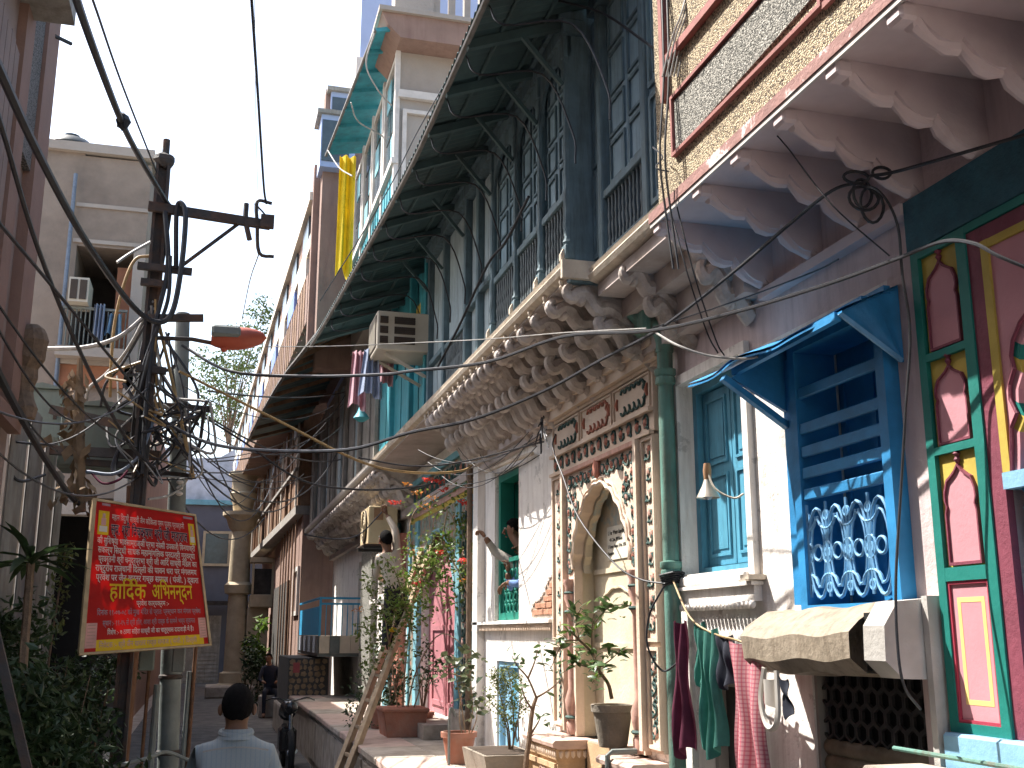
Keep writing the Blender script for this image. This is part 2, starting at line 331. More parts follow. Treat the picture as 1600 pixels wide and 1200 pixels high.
mat('cloth_blue', (0.16, 0.28, 0.42), 0.9, 0.2, 8)
mat('end_blue', (0.12, 0.125, 0.15), 0.9, 0.12, 2, 0.2, dirt=(0.12, 0.12, 0.14), dirt_amt=0.6)
mat('end_white', (0.52, 0.55, 0.60), 0.9, 0.12, 2, 0.2, dirt=(0.2, 0.22, 0.24), dirt_amt=0.7, dirt_scale=1.2)
mat('plank_brown', (0.24, 0.145, 0.09), 0.75, 0.25, 5, 0.2, 40, dirt=(0.10, 0.06, 0.04), dirt_amt=0.6, streak=True)
mat('plank_grey', (0.30, 0.28, 0.25), 0.8, 0.2, 5, 0.2, 40, dirt=(0.12, 0.10, 0.08), dirt_amt=0.7, streak=True)
mat('rust_wall', (0.27, 0.18, 0.145), 0.85, 0.12, 3, 0.2, dirt=(0.16, 0.09, 0.08), dirt_amt=0.5, streak=True)
mat('band_white', (0.60, 0.55, 0.47), 0.85, 0.12, 3)
mat('band_blue', (0.20, 0.28, 0.55), 0.7, 0.15, 3)
mat('lilac_blue', (0.34, 0.42, 0.62), 0.8, 0.06, 2)
mat('yellow_cloth', (0.75, 0.58, 0.03), 0.8, 0.12, 5, transl=0.35)
mat('window_white', (0.58, 0.54, 0.50), 0.7, 0.12, 8)
mat('pane_dark', (0.06, 0.08, 0.09), 0.15, 0.2, spec=0.6)
mat('pillar_stone', (0.46, 0.38, 0.26), 0.8, 0.12, 4, 0.25, dirt=(0.25, 0.19, 0.12), dirt_amt=0.5)
mat('clad_stone', (0.30, 0.21, 0.13), 0.8, 0.3, 5, 0.3, 40)
mat('clad_mortar', (0.09, 0.085, 0.08), 0.9)
mat('marble_tile', (0.50, 0.42, 0.33), 0.5, 0.12, 5)
mat('marble_dark', (0.09, 0.10, 0.10), 0.4, 0.2)
mat('balcony_blue', (0.03, 0.26, 0.46), 0.5, 0.1, 5)
mat('terracotta', (0.33, 0.14, 0.09), 0.85, 0.15, 5, 0.2, dirt=(0.30, 0.24, 0.2), dirt_amt=0.5, dirt_scale=4)
mat('cement_pot', (0.24, 0.21, 0.17), 0.9, 0.15, 5, 0.3, dirt=(0.10, 0.09, 0.07), dirt_amt=0.5, dirt_scale=4)
mat('soil', (0.05, 0.035, 0.025), 1.0)
mat('bark', (0.16, 0.11, 0.075), 0.9, 0.25, 20, 0.4, 60)
mat('twig_pale', (0.28, 0.20, 0.13), 0.9, 0.2, 20)
mat('leaf_citrus', (0.055, 0.105, 0.03), 0.4, 0.4, 7, spec=0.45, transl=0.25)
mat('leaf_round', (0.10, 0.12, 0.06), 0.45, 0.35, 9, spec=0.45, transl=0.2)
mat('leaf_light', (0.12, 0.15, 0.045), 0.5, 0.35, 9, transl=0.3)
mat('leaf_boug', (0.13, 0.17, 0.04), 0.5, 0.45, 6, transl=0.3)
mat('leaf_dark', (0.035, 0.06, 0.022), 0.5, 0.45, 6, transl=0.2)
mat('leaf_far', (0.075, 0.11, 0.035), 0.6, 0.4, 4, transl=0.3)
mat('leaf_fresh_sunlit', (0.12, 0.20, 0.03), 0.5, 0.35, 6, transl=0.35)
mat('petal_red', (0.62, 0.055, 0.04), 0.6, 0.25, 30, transl=0.3)
mat('petal_orange', (0.55, 0.22, 0.04), 0.6, 0.25, 30, transl=0.3)
mat('skin', (0.17, 0.085, 0.05), 0.6, 0.12, 20)
mat('skin_light', (0.26, 0.14, 0.085), 0.6, 0.12, 20)
mat('hair', (0.007, 0.006, 0.006), 0.85, 0.3, 60, 0.5, 250, spec=0.08)
mat('shirt_cream', (0.60, 0.50, 0.40), 0.9, 0.08, 6, 0.2, 25)
mat('shirt_grey', (0.36, 0.33, 0.29), 0.9, 0.1, 6, 0.2, 25)
mat('shirt_blue', (0.14, 0.24, 0.48), 0.9, 0.15, 9)
mat('trousers_dark', (0.03, 0.03, 0.032), 0.9, 0.2)
mat('maroon_cloth', (0.14, 0.03, 0.06), 0.9, 0.25, 9, transl=0.15)
mat('green_cloth', (0.06, 0.21, 0.17), 0.9, 0.2, 12, transl=0.15)
mat('navy_cloth', (0.02, 0.023, 0.035), 0.9, 0.2)
mat('white_cloth', (0.62, 0.58, 0.52), 0.9, 0.1, transl=0.2)
mat('pink_cloth', (0.60, 0.38, 0.42), 0.9, 0.12, 6, transl=0.25)
mat('pale_blue_cloth', (0.36, 0.42, 0.55), 0.9, 0.12, 6, transl=0.25)
mat('tin_shade', (0.45, 0.40, 0.33), 0.4, 0.2, 12, metal=0.4)
mat('paper', (0.62, 0.58, 0.48), 0.9, 0.05)
mat('ink', (0.06, 0.06, 0.05), 0.9)
mat('tyre', (0.02, 0.02, 0.02), 0.85)
mat('bike_black', (0.015, 0.016, 0.018), 0.25, 0.2, spec=0.6)
mat('chrome', (0.6, 0.6, 0.6), 0.25, 0.05, metal=1.0)
mat('dead_leaf', (0.17, 0.12, 0.075), 0.95, 0.35, 9)
mat('banner_red', (0.40, 0.10, 0.10), 0.8)

def plaid(name, base, s1, s2, sc, axes=('y', 'z'), wa=0.35):    # woven checks or stripes
    m = mat(name, base, 0.9); t = m.node_tree; N, L = t.nodes, t.links; b = N['Principled BSDF']
    g = N.new('ShaderNodeTexCoord'); sp = N.new('ShaderNodeSeparateXYZ'); L.new(g.outputs['Object'], sp.inputs[0])
    prev = (*base, 1)
    for ax, c in zip(axes, (s1, s2)):
        mu = N.new('ShaderNodeMath'); mu.operation = 'MULTIPLY'; mu.inputs[1].default_value = sc; L.new(sp.outputs['XYZ'.index(ax.upper())], mu.inputs[0])
        fr = N.new('ShaderNodeMath'); fr.operation = 'FRACT'; L.new(mu.outputs[0], fr.inputs[0])
        lt = N.new('ShaderNodeMath'); lt.operation = 'LESS_THAN'; lt.inputs[1].default_value = wa; L.new(fr.outputs[0], lt.inputs[0])
        k = N.new('ShaderNodeMath'); k.operation = 'MULTIPLY'; k.inputs[1].default_value = 0.6; L.new(lt.outputs[0], k.inputs[0])
        x = N.new('ShaderNodeMix'); x.data_type = 'RGBA'; L.new(k.outputs[0], x.inputs[0]); x.inputs[7].default_value = (*c, 1)
        if isinstance(prev, tuple): x.inputs[6].default_value = prev
        else: L.new(prev, x.inputs[6])
        prev = x.outputs[2]
    L.new(prev, b.inputs['Base Color'])
plaid('check_cloth', (0.46, 0.24, 0.25), (0.42, 0.05, 0.07), (0.30, 0.05, 0.10), 52)
plaid('shirt_stripe', (0.30, 0.325, 0.32), (0.23, 0.27, 0.30), (0.28, 0.31, 0.32), 42, ('x', 'z'), 0.25)

# ------------------------------------------------------------------ ground
g = MB(); g.box(-120, 120, -60, 400, -0.3, 0.0); g.build('ground', 'kerbstone', kind='structure')
g = MB(); g.box(-1.25, 2.68, -6, 46, -0.05, 0.005); g.build('alley_paving', 'asphalt', kind='structure')
W = 2.7
def rect(y0, y1, z0, z1): return [(y0, z0), (y1, z0), (y1, z1), (y0, z1)]
def frame(m, x0, x1, y0, y1, z0, z1, t): return m.ring(rect(y0, y1, z0, z1), rect(y0 + t, y1 - t, z0 + t, z1 - t), x0, x1)

# ------------------------------------------------------------------ painted house at the right edge
ph = thing('painted_house', 'pink house with pebble-dash balcony and painted doorway at the right edge', 'house', (2.7, 3.0, 0))
m = MB(); wall(m, W, 3.3, 1.6, 3.6, 0, 3.93, [(2.0, 3.215, 1.56, 3.07)]); m.build('wall', 'lilac_plaster', ph)
m = MB(); m.box(3.31, 3.4, 1.6, 3.6, 0, 3.9); m.build('inner_wall', 'p_maroon', ph)
m = MB(); m.box(2.655, 2.698, 1.6, 3.61, 3.40, 3.62); m.build('teal_lintel', 'p_teal_band', ph)
m = MB(); m.box(2.66, 2.699, 3.555, 3.60, 1.55, 3.395); m.box(2.66, 2.699, 3.27, 3.325, 1.55, 3.395)
for z0, z1 in ((3.36, 3.395), (2.935, 2.965), (2.565, 2.595), (2.09, 2.14), (1.55, 1.585)): m.box(2.6605, 2.6985, 3.325, 3.555, z0, z1)
m.box(2.661, 2.699, 1.6, 3.27, 3.365, 3.397); m.build('green_frame', 'p_green', ph)
m = MB(); m.box(2.668, 2.699, 3.195, 3.27, 1.55, 3.362); m.box(2.669, 2.699, 1.6, 3.195, 3.305, 3.362); m.build('maroon_band', 'p_maroon', ph)
m = MB(); m.box(2.662, 2.699, 3.155, 3.194, 2.45, 3.304); m.box(2.663, 2.699, 1.6, 3.155, 3.272, 3.303); m.build('yellow_band', 'p_yellow', ph)
# cusped arch in the spandrel
cusp = [(3.155, 2.45), (3.14, 2.55), (3.135, 2.60), (3.10, 2.645), (3.125, 2.70), (3.12, 2.75), (3.09, 2.80), (3.10, 2.85), (3.085, 2.90), (3.04, 2.955), (3.00, 2.98), (2.95, 3.04), (2.88, 3.085), (2.80, 3.12), (2.70, 3.15), (2.6, 3.2)]
half = cusp + [(5.2 - y, z) for y, z in reversed(cusp[:-1])]
m = MB(); spandrel(m, half, 3.271, 2.672, 2.699); m.build('spandrel', 'p_pink', ph)
m = MB(); m.ring(half, [(y + (0.03 if y < 2.6 else -0.03), z - 0.02) for y, z in half], 2.675, 3.05, closed=False)
m.m = [(0, 0, 1, 2)[(i // 4) % 4] if i >= 0 else 0 for i in range(len(m.f))]; m.build('arch_cusps', ['p_pink', 'p_yellow', 'p_green'], ph)
m = MB(); m.tube([(2.668, y, z) for y, z in half], 0.008, 6); m.build('arch_outline', 'p_maroon', ph)
m = MB(); m.lathe((2.75, 3.10, 0), [(0.06, 1.6), (0.06, 2.3), (0.075, 2.32), (0.06, 2.35), (0.085, 2.42), (0.085, 2.449)], 12); m.build('column', 'p_blue', ph, True)
m = MB(); m.box(2.655, 2.80, 3.03, 3.19, 2.39, 2.448); m.build('capital', 'p_sky', ph)
def mihrab(y0, y1, z0, z1):
    cy = (y0 + y1) / 2; w2 = (y1 - y0) / 2; h = z1 - z0
    b = MB(); b.box(2.6795, 2.699, y0, y1, z0, z1); po = b.build('niche_panel', 'p_yellow', ph)
    pr = [(0.80, 0.04), (0.80, 0.50), (0.72, 0.56), (0.80, 0.62), (0.78, 0.70), (0.62, 0.80), (0.42, 0.83), (0.20, 0.87), (0.0, 0.93)]
    lp = [(cy + a * w2 * 0.92, z0 + b_ * h * 0.94) for a, b_ in pr] + [(cy - a * w2 * 0.92, z0 + b_ * h * 0.94) for a, b_ in reversed(pr[:-1])]
    b = MB(); b.prism(lp, 2.674, 2.690); b.build('niche', 'p_pink', po)
    b = MB(); lo = [(cy + (y - cy) * 1.07, z0 + h * .48 + (z - z0 - h * .48) * 1.05) for y, z in lp]; b.ring(lo, [(cy + (y - cy) * 0.99, z0 + h*.48 + (z - z0 - h*.48) * 0.99) for y, z in lp], 2.665, 2.692); b.build('niche_outline', 'p_maroon', po)
    b = MB(); tz = z0 + h * 0.885; b.lathe((2.672, cy, tz), [(0.004, 0), (0.013, 0.018), (0.007, 0.03), (0.016, 0.04), (0.004, 0.055)], 8); b.build('finial', 'p_maroon', po, True)
for z0, z1 in ((2.965, 3.36), (2.595, 2.935), (2.14, 2.565)): mihrab(3.325, 3.555, z0, z1)
m = MB(); m.box(2.6745, 2.699, 3.325, 3.555, 1.585, 2.09); pp = m.build('pink_panel', 'p_pink', ph)
m = MB(); frame(m, 2.6735, 2.676, 3.365, 3.515, 1.65, 2.03, 0.018); m.build('yellow_line', 'p_cream_line', pp)
m = MB(); frame(m, 2.666, 2.69, 3.325, 3.555, 1.585, 2.09, 0.012); m.build('red_border', 'p_red', pp)
m = MB(); m.box(2.62, 2.699, 1.6, 3.6, 1.40, 1.549, 0.01); m.build('sill', 'p_sky', ph)
m = MB(); m.tube([(2.585, 1.6, 1.47), (2.585, 3.85, 1.47)], 0.009, 8); m.build('rail', 'pipe_green', ph)
m = MB(); m.box(2.35, 2.615, 1.6, 3.72, 1.36, 1.43, 0.012); m.build('stone_step', 'kerbstone', ph)
m = MB(); m.box(2.40, 2.612, 1.6, 3.68, 0, 1.359); m.build('step_wall', 'kerbstone', ph)
# projecting balcony: slab, pebble-dash parapet with panels
m = MB(); m.box(2.08, 3.2, 1.2, 4.84, 3.93, 3.985); m.build('balcony_slab', 'pink_soffit', ph)
m = MB(); m.box(2.06, 2.078, 1.2, 4.86, 3.935, 3.988); m.build('slab_edge', 'edge_red', ph); m = MB(); m.box(2.066, 2.0785, 1.2, 4.855, 3.912, 3.934); m.build('slab_lip', 'window_white', ph)
m = MB(); wall(m, 2.095, 3.2, 1.2, 4.80, 3.987, 6.6, [(1.3, 3.9, 4.95, 6.0)]); m.build('parapet', 'pebble_tan', ph)
m = MB(); m.prism([(1.3, 4.20), (3.10, 4.20), (3.22, 4.26), (4.55, 4.20), (4.55, 4.47), (3.15, 4.47), (3.0, 4.60), (1.3, 4.60)], 2.083, 2.094); pn = m.build('grey_panel', 'pebble_grey', ph)
m = MB(); lp = [(3.20, 4.18), (4.575, 4.18), (4.575, 4.50), (3.20, 4.50)]; m.ring(lp, [(3.22, 4.198), (4.557, 4.198), (4.557, 4.482), (3.22, 4.482)], 2.07, 2.0945); m.build('red_border', 'brick_red_paint', pn)
m = MB(); m.box(2.075, 2.0945, 1.3, 3.199, 4.165, 4.19); m.build('red_border', 'brick_red_paint', pn)
m = MB(); m.box(2.06, 2.094, 4.62, 4.66, 4.51, 6.5); m.box(2.061, 2.094, 1.3, 4.62, 4.70, 4.74); m.build('red_pilaster', 'brick_red_paint', ph)
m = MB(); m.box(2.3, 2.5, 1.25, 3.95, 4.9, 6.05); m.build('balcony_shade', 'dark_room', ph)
def scallop(sc=1.0):                            # bracket profile: x from balcony edge to the wall, z below the slab
    pts = [(0.0, 0.0), (-0.005, -0.035), (0.03, -0.06), (0.055, -0.045)]
    x, z = 0.055, -0.045
    for k, (dx, dz, bul) in enumerate(((0.15, -0.07, .028), (0.16, -0.09, .034), (0.15, -0.12, .03))):
        for t in (0.25, 0.5, 0.75, 1.0):
            pts.append((x + dx * t, z + dz * t - math.sin(math.pi * t) * bul))
        x += dx; z += dz; pts.append((x + 0.012, z + 0.022)); x += 0.012; z += 0.022
    pts += [(0.60, z - 0.05), (0.60, 0.0)]
    return pts
b = MB(); b.prism([(x, z) for x, z in scallop()], -0.036, 0.036, 'y')
rim = [Vector((x, 0, z)) for x, z in scallop()[2:-1]]; b.tube(rim, [0.026 + 0.008 * math.sin(i * 1.7) for i in range(len(rim))], 8)
bme = b.mesh('pink_bracket', 'pink_soffit', smooth=True)
b = MB(); b.box(-0.035, 0.035, -0.045, 0.045, -0.06, 0.0, 0.012); tip = b.mesh('bracket_tip', 'pink_soffit')
for y in (4.80, 4.33, 3.94, 3.56, 3.17, 2.79, 2.42, 2.05):
    o = put('bracket', bme, ph, (2.10, y, 3.929)); put('bracket_tip', tip, o, (2.10, y, 3.929)).location = (0.01, 0, -0.002)
m = MB(); m.box(2.64, 2.699, 3.61, 4.83, 3.57, 3.62); m.build('wall_moulding', 'pink_soffit', ph)

# ------------------------------------------------------------------ white house with the blue windows
wh = thing('white_house', 'whitewashed house front with blue canopied window and rolling shutter', 'house', (2.7, 4.8, 0))
HB = (3.82, 4.53, 2.01, 3.255); HC = (5.12, 5.95, 2.22, 3.36); HS = (3.80, 4.62, 0.0, 1.74); HD = (5.34, 5.88, 0.0, 1.66)
m = MB(); wall(m, W, 3.25, 3.601, 6.02, 0, 4.0, [HB, HC, HS, HD]); m.build('wall', ['lilac_plaster', 'whitewash'], wh)
o = wh.children[-1]                              # lilac upper wall and right end, white below
for p in o.data.polygons: c = p.center + Vector((2.7, 4.8, 0)); p.material_index = 0 if (c.z > 3.36 or c.y < 3.84) else 1
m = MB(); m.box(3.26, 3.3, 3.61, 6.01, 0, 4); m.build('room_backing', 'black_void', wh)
def leaf_panels(par, name, x, y0, y1, z0, z1, rows, mt, mt2):   # one shutter leaf: frame with sunk panels
    b = MB(); t = 0.05; b.box(x, x + 0.035, y0, y1, z0, z1); lf = b.build(name, mt, par)
    hh = (z1 - z0 - t) / sum(rows); z = z0
    for r in rows:
        a, c = z + t, z + hh * r
        b = MB(); frame(b, x - 0.012, x + 0.001, y0 + t - 0.008, y1 - t + 0.008, a - 0.008, c + 0.008, 0.02); b.build('panel_moulding', mt, lf)
        b = MB(); b.box(x - 0.006, x + 0.001, y0 + t + 0.03, y1 - t - 0.03, a + 0.035, c - 0.035); b.build('panel', mt2, lf)
        z += hh * r
    return lf
# the shuttered window
wc = MB(); frame(wc, 2.775, 2.86, HC[0] + .001, HC[1] - .001, HC[2] + .001, HC[3] - .001, 0.05); wc = wc.build('shuttered_window', 'window_blue', wh)
def sleaf(y0, y1):
    b = MB(); b.box(2.815, 2.845, y0, y1, 2.28, 3.30); lf = b.build('shutter', 'window_blue', wc); return lf
for y0, y1 in ((5.18, 5.53), (5.54, 5.89)):
    lf = sleaf(y0, y1)
    for a, c in ((2.33, 2.80), (2.86, 3.25)):
        b = MB(); frame(b, 2.803, 2.816, y0 + .045, y1 - .045, a, c, 0.016); b.build('panel_moulding', 'window_blue', lf) if False else b.build('panel_moulding', 'window_blue', wc); b = MB(); b.box(2.809, 2.8155, y0 + .085, y1 - .085, a + .04, c - .04); b.build('panel', 'window_blue', wc)
m = MB(); m.box(2.64, 2.9, 5.12, 6.0, 2.16, 2.218, 0.01); m.build('window_sill', 'whitewash', wh)
m = MB(); m.box(2.655, 2.699, 5.05, 6.0, 2.06, 2.15); m.box(2.63, 2.699, 5.03, 6.0, 2.14, 2.159); m.build('ledge', 'whitewash', wh)
b = MB(); b.blob((0, 0, 0), (0.02, 0.018, 0.022), 8, 6); bead = b.mesh('ledge_bead', 'whitewash', smooth=True)
for k in range(21): put('ledge_bead', bead, wh, (2.652, 5.07 + k * 0.044, 2.045))
m = MB(); frame(m, 2.665, 2.699, 5.06, 6.0, 2.17, 3.42, 0.06); m.build('plaster_surround', 'whitewash', wh)
m = MB(); m.box(2.60, 2.699, 5.0, 5.09, 2.165, 2.19); m.build('broken_sill', 'edge_plaster', wh)
# the barred window under the canopy
wb = MB(); frame(wb, 2.63, 2.85, 3.79, 4.56, 1.965, 3.27, 0.06); wb = wb.build('barred_window', 'bright_blue', wh)
m = MB(); m.box(2.655, 2.699, 4.565, 4.66, 2.03, 3.2); m.build('side_board', 'bright_blue', wb)
for y0, y1 in ((3.825, 4.17), (4.176, 4.525)):
    b = MB(); b.box(2.88, 2.92, y0, y1, 2.02, 3.25); b.build('shutter', 'bright_blue', wb)
    for a, c in ((2.12, 2.60), (2.66, 3.12)):
        b = MB(); frame(b, 2.866, 2.881, y0 + .04, y1 - .04, a, c, 0.025); b.build('panel_moulding', 'bright_blue', wb)
for k, z in enumerate((2.50, 2.60, 2.70, 2.81, 2.98)):
    b = MB(); b.box(2.64, 2.665, 3.85, 4.50, z, z + 0.052, 0.005); b.build('cross_slat', 'bright_blue', wb)
def loop(cy, cz, ry, rz, n=20, a0=0, a1=2 * math.pi, x=2.655): return [(x, cy + ry * math.cos(a0 + (a1 - a0) * i / n), cz + rz * math.sin(a0 + (a1 - a0) * i / n)) for i in range(n + 1)]
for k, cy in enumerate((3.93, 4.095, 4.26, 4.42)):  # scrolled ironwork, one panel of loops after another
    b = MB(); b.tube(loop(cy, 2.255, 0.075, 0.20), 0.008, 6); b.tube(loop(cy, 2.255, 0.055, 0.15), 0.006, 6)
    b.tube(loop(cy, 2.255, 0.034, 0.034), 0.007, 6); b.tube(loop(cy + .08, 2.255, 0.040, 0.048), 0.007, 6)
    b.tube([(2.655, cy + 0.08, 2.06), (2.655, cy + 0.08, 2.48)], 0.008, 6)
    for zz in (2.10, 2.255, 2.42): b.tube(loop(cy + 0.08, zz, 0.02, 0.02, 10), 0.007, 5)
    b.tube(loop(cy + 0.08, 2.10, 0.07, 0.06, 10, 0, math.pi), 0.008, 6); b.tube(loop(cy + 0.08, 2.42, 0.07, 0.06, 10, math.pi, 2 * math.pi), 0.008, 6)
    b.build('iron_scroll', 'grille_blue', wb, True)
# the blue sheet canopy
cn = thing('window_canopy', 'bright blue sheet metal canopy over the barred window', 'canopy', (2.7, 4.3, 3.3))
def can(u, v):                                  # u along the wall, v outwards
    y = 3.72 + u * 1.02; far = 3.70 + u * 1.24
    yy = y + (far - y) * v; x = 2.695 - v * (0.30 + 0.10 * u) + 0.012 * math.sin(u * 17) * v; z = 3.315 - 0.145 * v - 0.03 * v * u + 0.012 * math.sin(u * 11 + 1) * v
    return (x, yy, z)
m = MB(); m.grid(can, 24, 8); n0 = len(m.v); m.grid(lambda u, v: tuple(Vector(can(u, v)) - Vector((0, 0, 0.012))), 24, 8)
m.grid(lambda u, v: tuple(Vector(can(u, 1)) - Vector((0.0, 0, 0.012 + 0.008 * v))), 24, 1); m.build('canopy_sheet', 'bright_blue', cn, True)
m = MB(); m.grid(lambda u, v: (2.69 - v * 0.30 * (1 - u * 0.93), 3.735 + 0.01 * math.sin(v * 9), 3.312 - 0.145 * v * (1 - u) - u * 0.33), 8, 8); m.build('end_cheek', 'bright_blue', cn, True)
m = MB(); m.bar((2.40, 3.728, 3.165), (2.675, 3.728, 2.985), 0.012, 0.018); m.build('end_rod', 'grille_blue', cn)
m = MB(); m.prism([(2.69, 3.32), (2.37, 3.10), (2.69, 2.93)], 4.63, 4.655, 'y'); m.build('far_cheek', 'bright_blue', cn)
m = MB(); m.bar((2.33, 4.645, 3.10), (2.69, 4.645, 2.86), 0.04, 0.03); m.build('brace', 'bright_blue', cn)
for x, z in ((2.40, 3.155), (2.53, 3.235), (2.64, 3.29)):
    m = MB(); m.bar((x, 3.74, z), (x, 4.66, z - 0.02), 0.03, 0.035); m.build('batten', 'bright_blue', cn)
# shutter hood and rolling shutter
hd = thing('shutter_hood', 'bent tan sheet metal hood above the rolling shutter', 'hood', (2.7, 4.3, 1.9))
prof = [(2.70, 2.03), (2.58, 2.015), (2.47, 1.945), (2.43, 1.90), (2.435, 1.80), (2.50, 1.745), (2.70, 1.735)]
def hood(u, v):
    k = v * 6; i = min(int(k), 5); t = k - i; x = prof[i][0] + (prof[i+1][0] - prof[i][0]) * t; z = prof[i][1] + (prof[i+1][1] - prof[i][1]) * t
    return (x + 0.008 * math.sin(u * 9 + v * 7), 3.86 + u * 0.92, z + 0.008 * math.sin(u * 13 + v * 3) - 0.02 * u)
m = MB(); m.grid(hood, 18, 24); m.build('hood_sheet', 'hood_sheet', hd)
m = MB(); m.prism([(2.698, 2.035), (2.52, 2.02), (2.455, 1.93), (2.45, 1.80), (2.52, 1.735), (2.698, 1.73)], 3.66, 3.80, 'y'); m.build('end_plate', 'hood_cheek', hd)
m = MB(); m.box(2.50, 2.68, 3.80, 3.86, 1.76, 1.98); m.build('shutter_roll', 'black_void', hd)
m = MB(); m.box(2.62, 2.70, 3.62, 3.655, 0.0, 2.04); m.build('side_channel', 'hood_cheek', hd)
sh = thing('rolling_shutter', 'brown rolling steel shutter with a honeycomb top under the hood', 'shutter', (2.75, 4.2, 0))
b = MB(); b.grid(lambda u, v: (2.745 - 0.02 * math.sin(math.pi * v), 3.80 + u * 0.82, v * 0.07), 1, 5); sl = b.mesh('shutter_slat', 'shutter_steel', smooth=True)
for k in range(20): put('shutter_slat', sl, sh, (0, 0, 0.02 + k * 0.071))
m = MB()
for r in range(4):
    for c in range(9):
        cy = 3.85 + c * 0.09 + (0.045 if r % 2 else 0); cz = 1.485 + r * 0.072
        if cy < 4.6: m.ring([(cy + 0.05 * math.cos(R(60 * k + 30)), cz + 0.05 * math.sin(R(60 * k + 30))) for k in range(6)], [(cy + 0.038 * math.cos(R(60 * k + 30)), cz + 0.038 * math.sin(R(60 * k + 30))) for k in range(6)], 2.735, 2.75)
m.build('honeycomb_grille', 'dark_iron', sh)
m = MB(); m.box(2.76, 2.80, 3.8, 4.62, 1.43, 1.735); m.build('backing', 'black_void', sh)
m = MB(); m.box(2.71, 2.76, 4.60, 4.65, 0, 1.74); m.build('side_channel', 'plank_grey', sh)
# low door
ld = thing('low_door', 'dark low doorway behind the hanging washing', 'door', (2.8, 5.6, 0))
m = MB(); m.box(2.86, 2.9, 5.36, 5.86, 0, 1.64); m.build('door_leaf', 'dark_room', ld)
m = MB(); frame(m, 2.80, 2.9, 5.335, 5.885, -0.06, 1.665, 0.05); m.build('door_frame', 'plank_grey', ld)
m = MB(); m.box(2.84, 2.86, 5.595, 5.615, 0.1, 1.6); m.build('door_batten', 'plank_grey', ld)
# hanging lamp with tin shade
lm = thing('wall_lamp', 'small tin cone lamp in front of the blue shutters', 'lamp', (2.7, 5.35, 2.7))
sx, sy, sz = 2.60, 5.42, 2.72
m = MB(); m.tube(smoothpts([(2.70, 5.2, 2.62), (2.66, 5.24, 2.60), (2.6, 5.33, 2.66), (sx, sy, sz + .05)], 4), 0.006, 5); m.build('arm', 'tin_shade', lm)
m = MB(); m.lathe((sx, sy, sz), [(0.012, 0.03), (0.02, 0.0), (0.03, -0.03), (0.065, -0.10), (0.063, -0.10), (0.026, -0.03)], 14, close=False); m.build('shade', 'tin_shade', lm, True)
m = MB(); m.lathe((sx, sy, sz), [(0.018, 0.09), (0.024, 0.05), (0.02, 0.0)], 10); m.build('holder', 'cardboard', lm, True)
m = MB(); m.blob((sx, sy, sz - 0.08), 0.03); m.build('bulb', 'lamp_glass', lm, True)
# drainpipe
dp = thing('drainpipe', 'green cast iron drainpipe beside the carved doorway', 'drainpipe', (2.6, 5.98, 0))
m = MB(); m.tube([(2.615, 5.98, 0), (2.615, 5.98, 3.62)], 0.048, 14); m.build('pipe', 'pipe_green', dp, True)
for z in (0.9, 2.26, 3.42):
    m = MB(); m.lathe((2.615, 5.98, z), [(0.049, -0.05), (0.062, -0.04), (0.062, 0.0), (0.055, 0.005), (0.066, 0.02), (0.066, 0.05), (0.049, 0.055)], 14); m.build('joint', 'pipe_green', dp, True)
m = MB(); m.tube(smoothpts([(2.615, 5.98, 3.58), (2.615, 5.98, 3.66), (2.60, 6.03, 3.75), (2.56, 6.12, 3.80), (2.5, 6.2, 3.9)], 5), 0.055, 12); m.build('elbow', 'pipe_green', dp, True)
m = MB(); m.box(2.5, 2.6, 6.02, 6.2, 3.72, 3.9, .02); m.build('hopper', 'pipe_green', dp)
# washing
cl = [Vector((2.60, 5.93, 2.20)), Vector((2.48, 5.45, 1.985)), Vector((2.47, 5.15, 1.90)), Vector((2.46, 4.85, 1.865)), Vector((2.50, 4.6, 1.80)), Vector((2.56, 4.45, 1.78))]
m = MB(); m.tube(smoothpts(cl, 5), 0.006, 5); tag(m.build('clothes_line', 'cable_tan'), 'orange washing line tied to the green drainpipe', 'rope')
def cloth(name, mt, y0, y1, ztop, zbot, x=2.47, folds=3, amp=0.03, taper=0.0, label='', cat='cloth', skew=0.0, ph_=0.0):
    m = MB()
    def f(s_):
        def fn(u, v):
            yc = (y0 + y1) / 2 + skew * v; w2 = (y1 - y0) / 2 * (1 - taper * (1 - v))
            return (x + s_ + amp * math.sin(u * folds * 6.28 + ph_ + v * 0.8) * (0.4 + 0.6 * v) + 0.01 * math.sin(v * 9 + u * 5), yc + (u * 2 - 1) * w2, ztop + (zbot - ztop) * v * (1 - 0.05 * math.sin(u * 7 + ph_)) - 0.02 * math.sin(u * 3.14))
        return fn
    m.grid(f(0), 24, 14); m.grid(f(0.004), 24, 14); o = m.build(name, mt, None, True); return tag(o, label, cat, 'washing on the line')
cloth('hanging_shirt', 'maroon_cloth', 5.45, 5.66, 1.97, 1.30, 2.47, 2, 0.03, 0.55, 'dark maroon cloth hung nearest the green drainpipe', 'cloth', 0.02)
cloth('hanging_trousers', 'green_cloth', 5.10, 5.32, 1.93, 1.34, 2.46, 3, 0.03, 0.1, 'sea green trousers hanging on the washing line', 'trousers', -0.02, 1)
cloth('hanging_towel', 'green_cloth', 5.29, 5.40, 1.965, 1.66, 2.48, 2, 0.02, 0.1, 'short pale green rag hanging left of the green trousers', 'cloth', 0.0, 2)
cloth('hanging_trousers', 'navy_cloth', 4.96, 5.12, 1.90, 1.66, 2.47, 2, 0.02, 0.0, 'folded navy garment on the line beside the checked cloth', 'cloth', 0, .5)
cloth('checked_cloth', 'check_cloth', 4.66, 4.97, 1.87, 1.12, 2.46, 2, 0.035, 0.0, 'long red and grey checked cloth below the shutter hood', 'cloth', -0.02, 2.2)
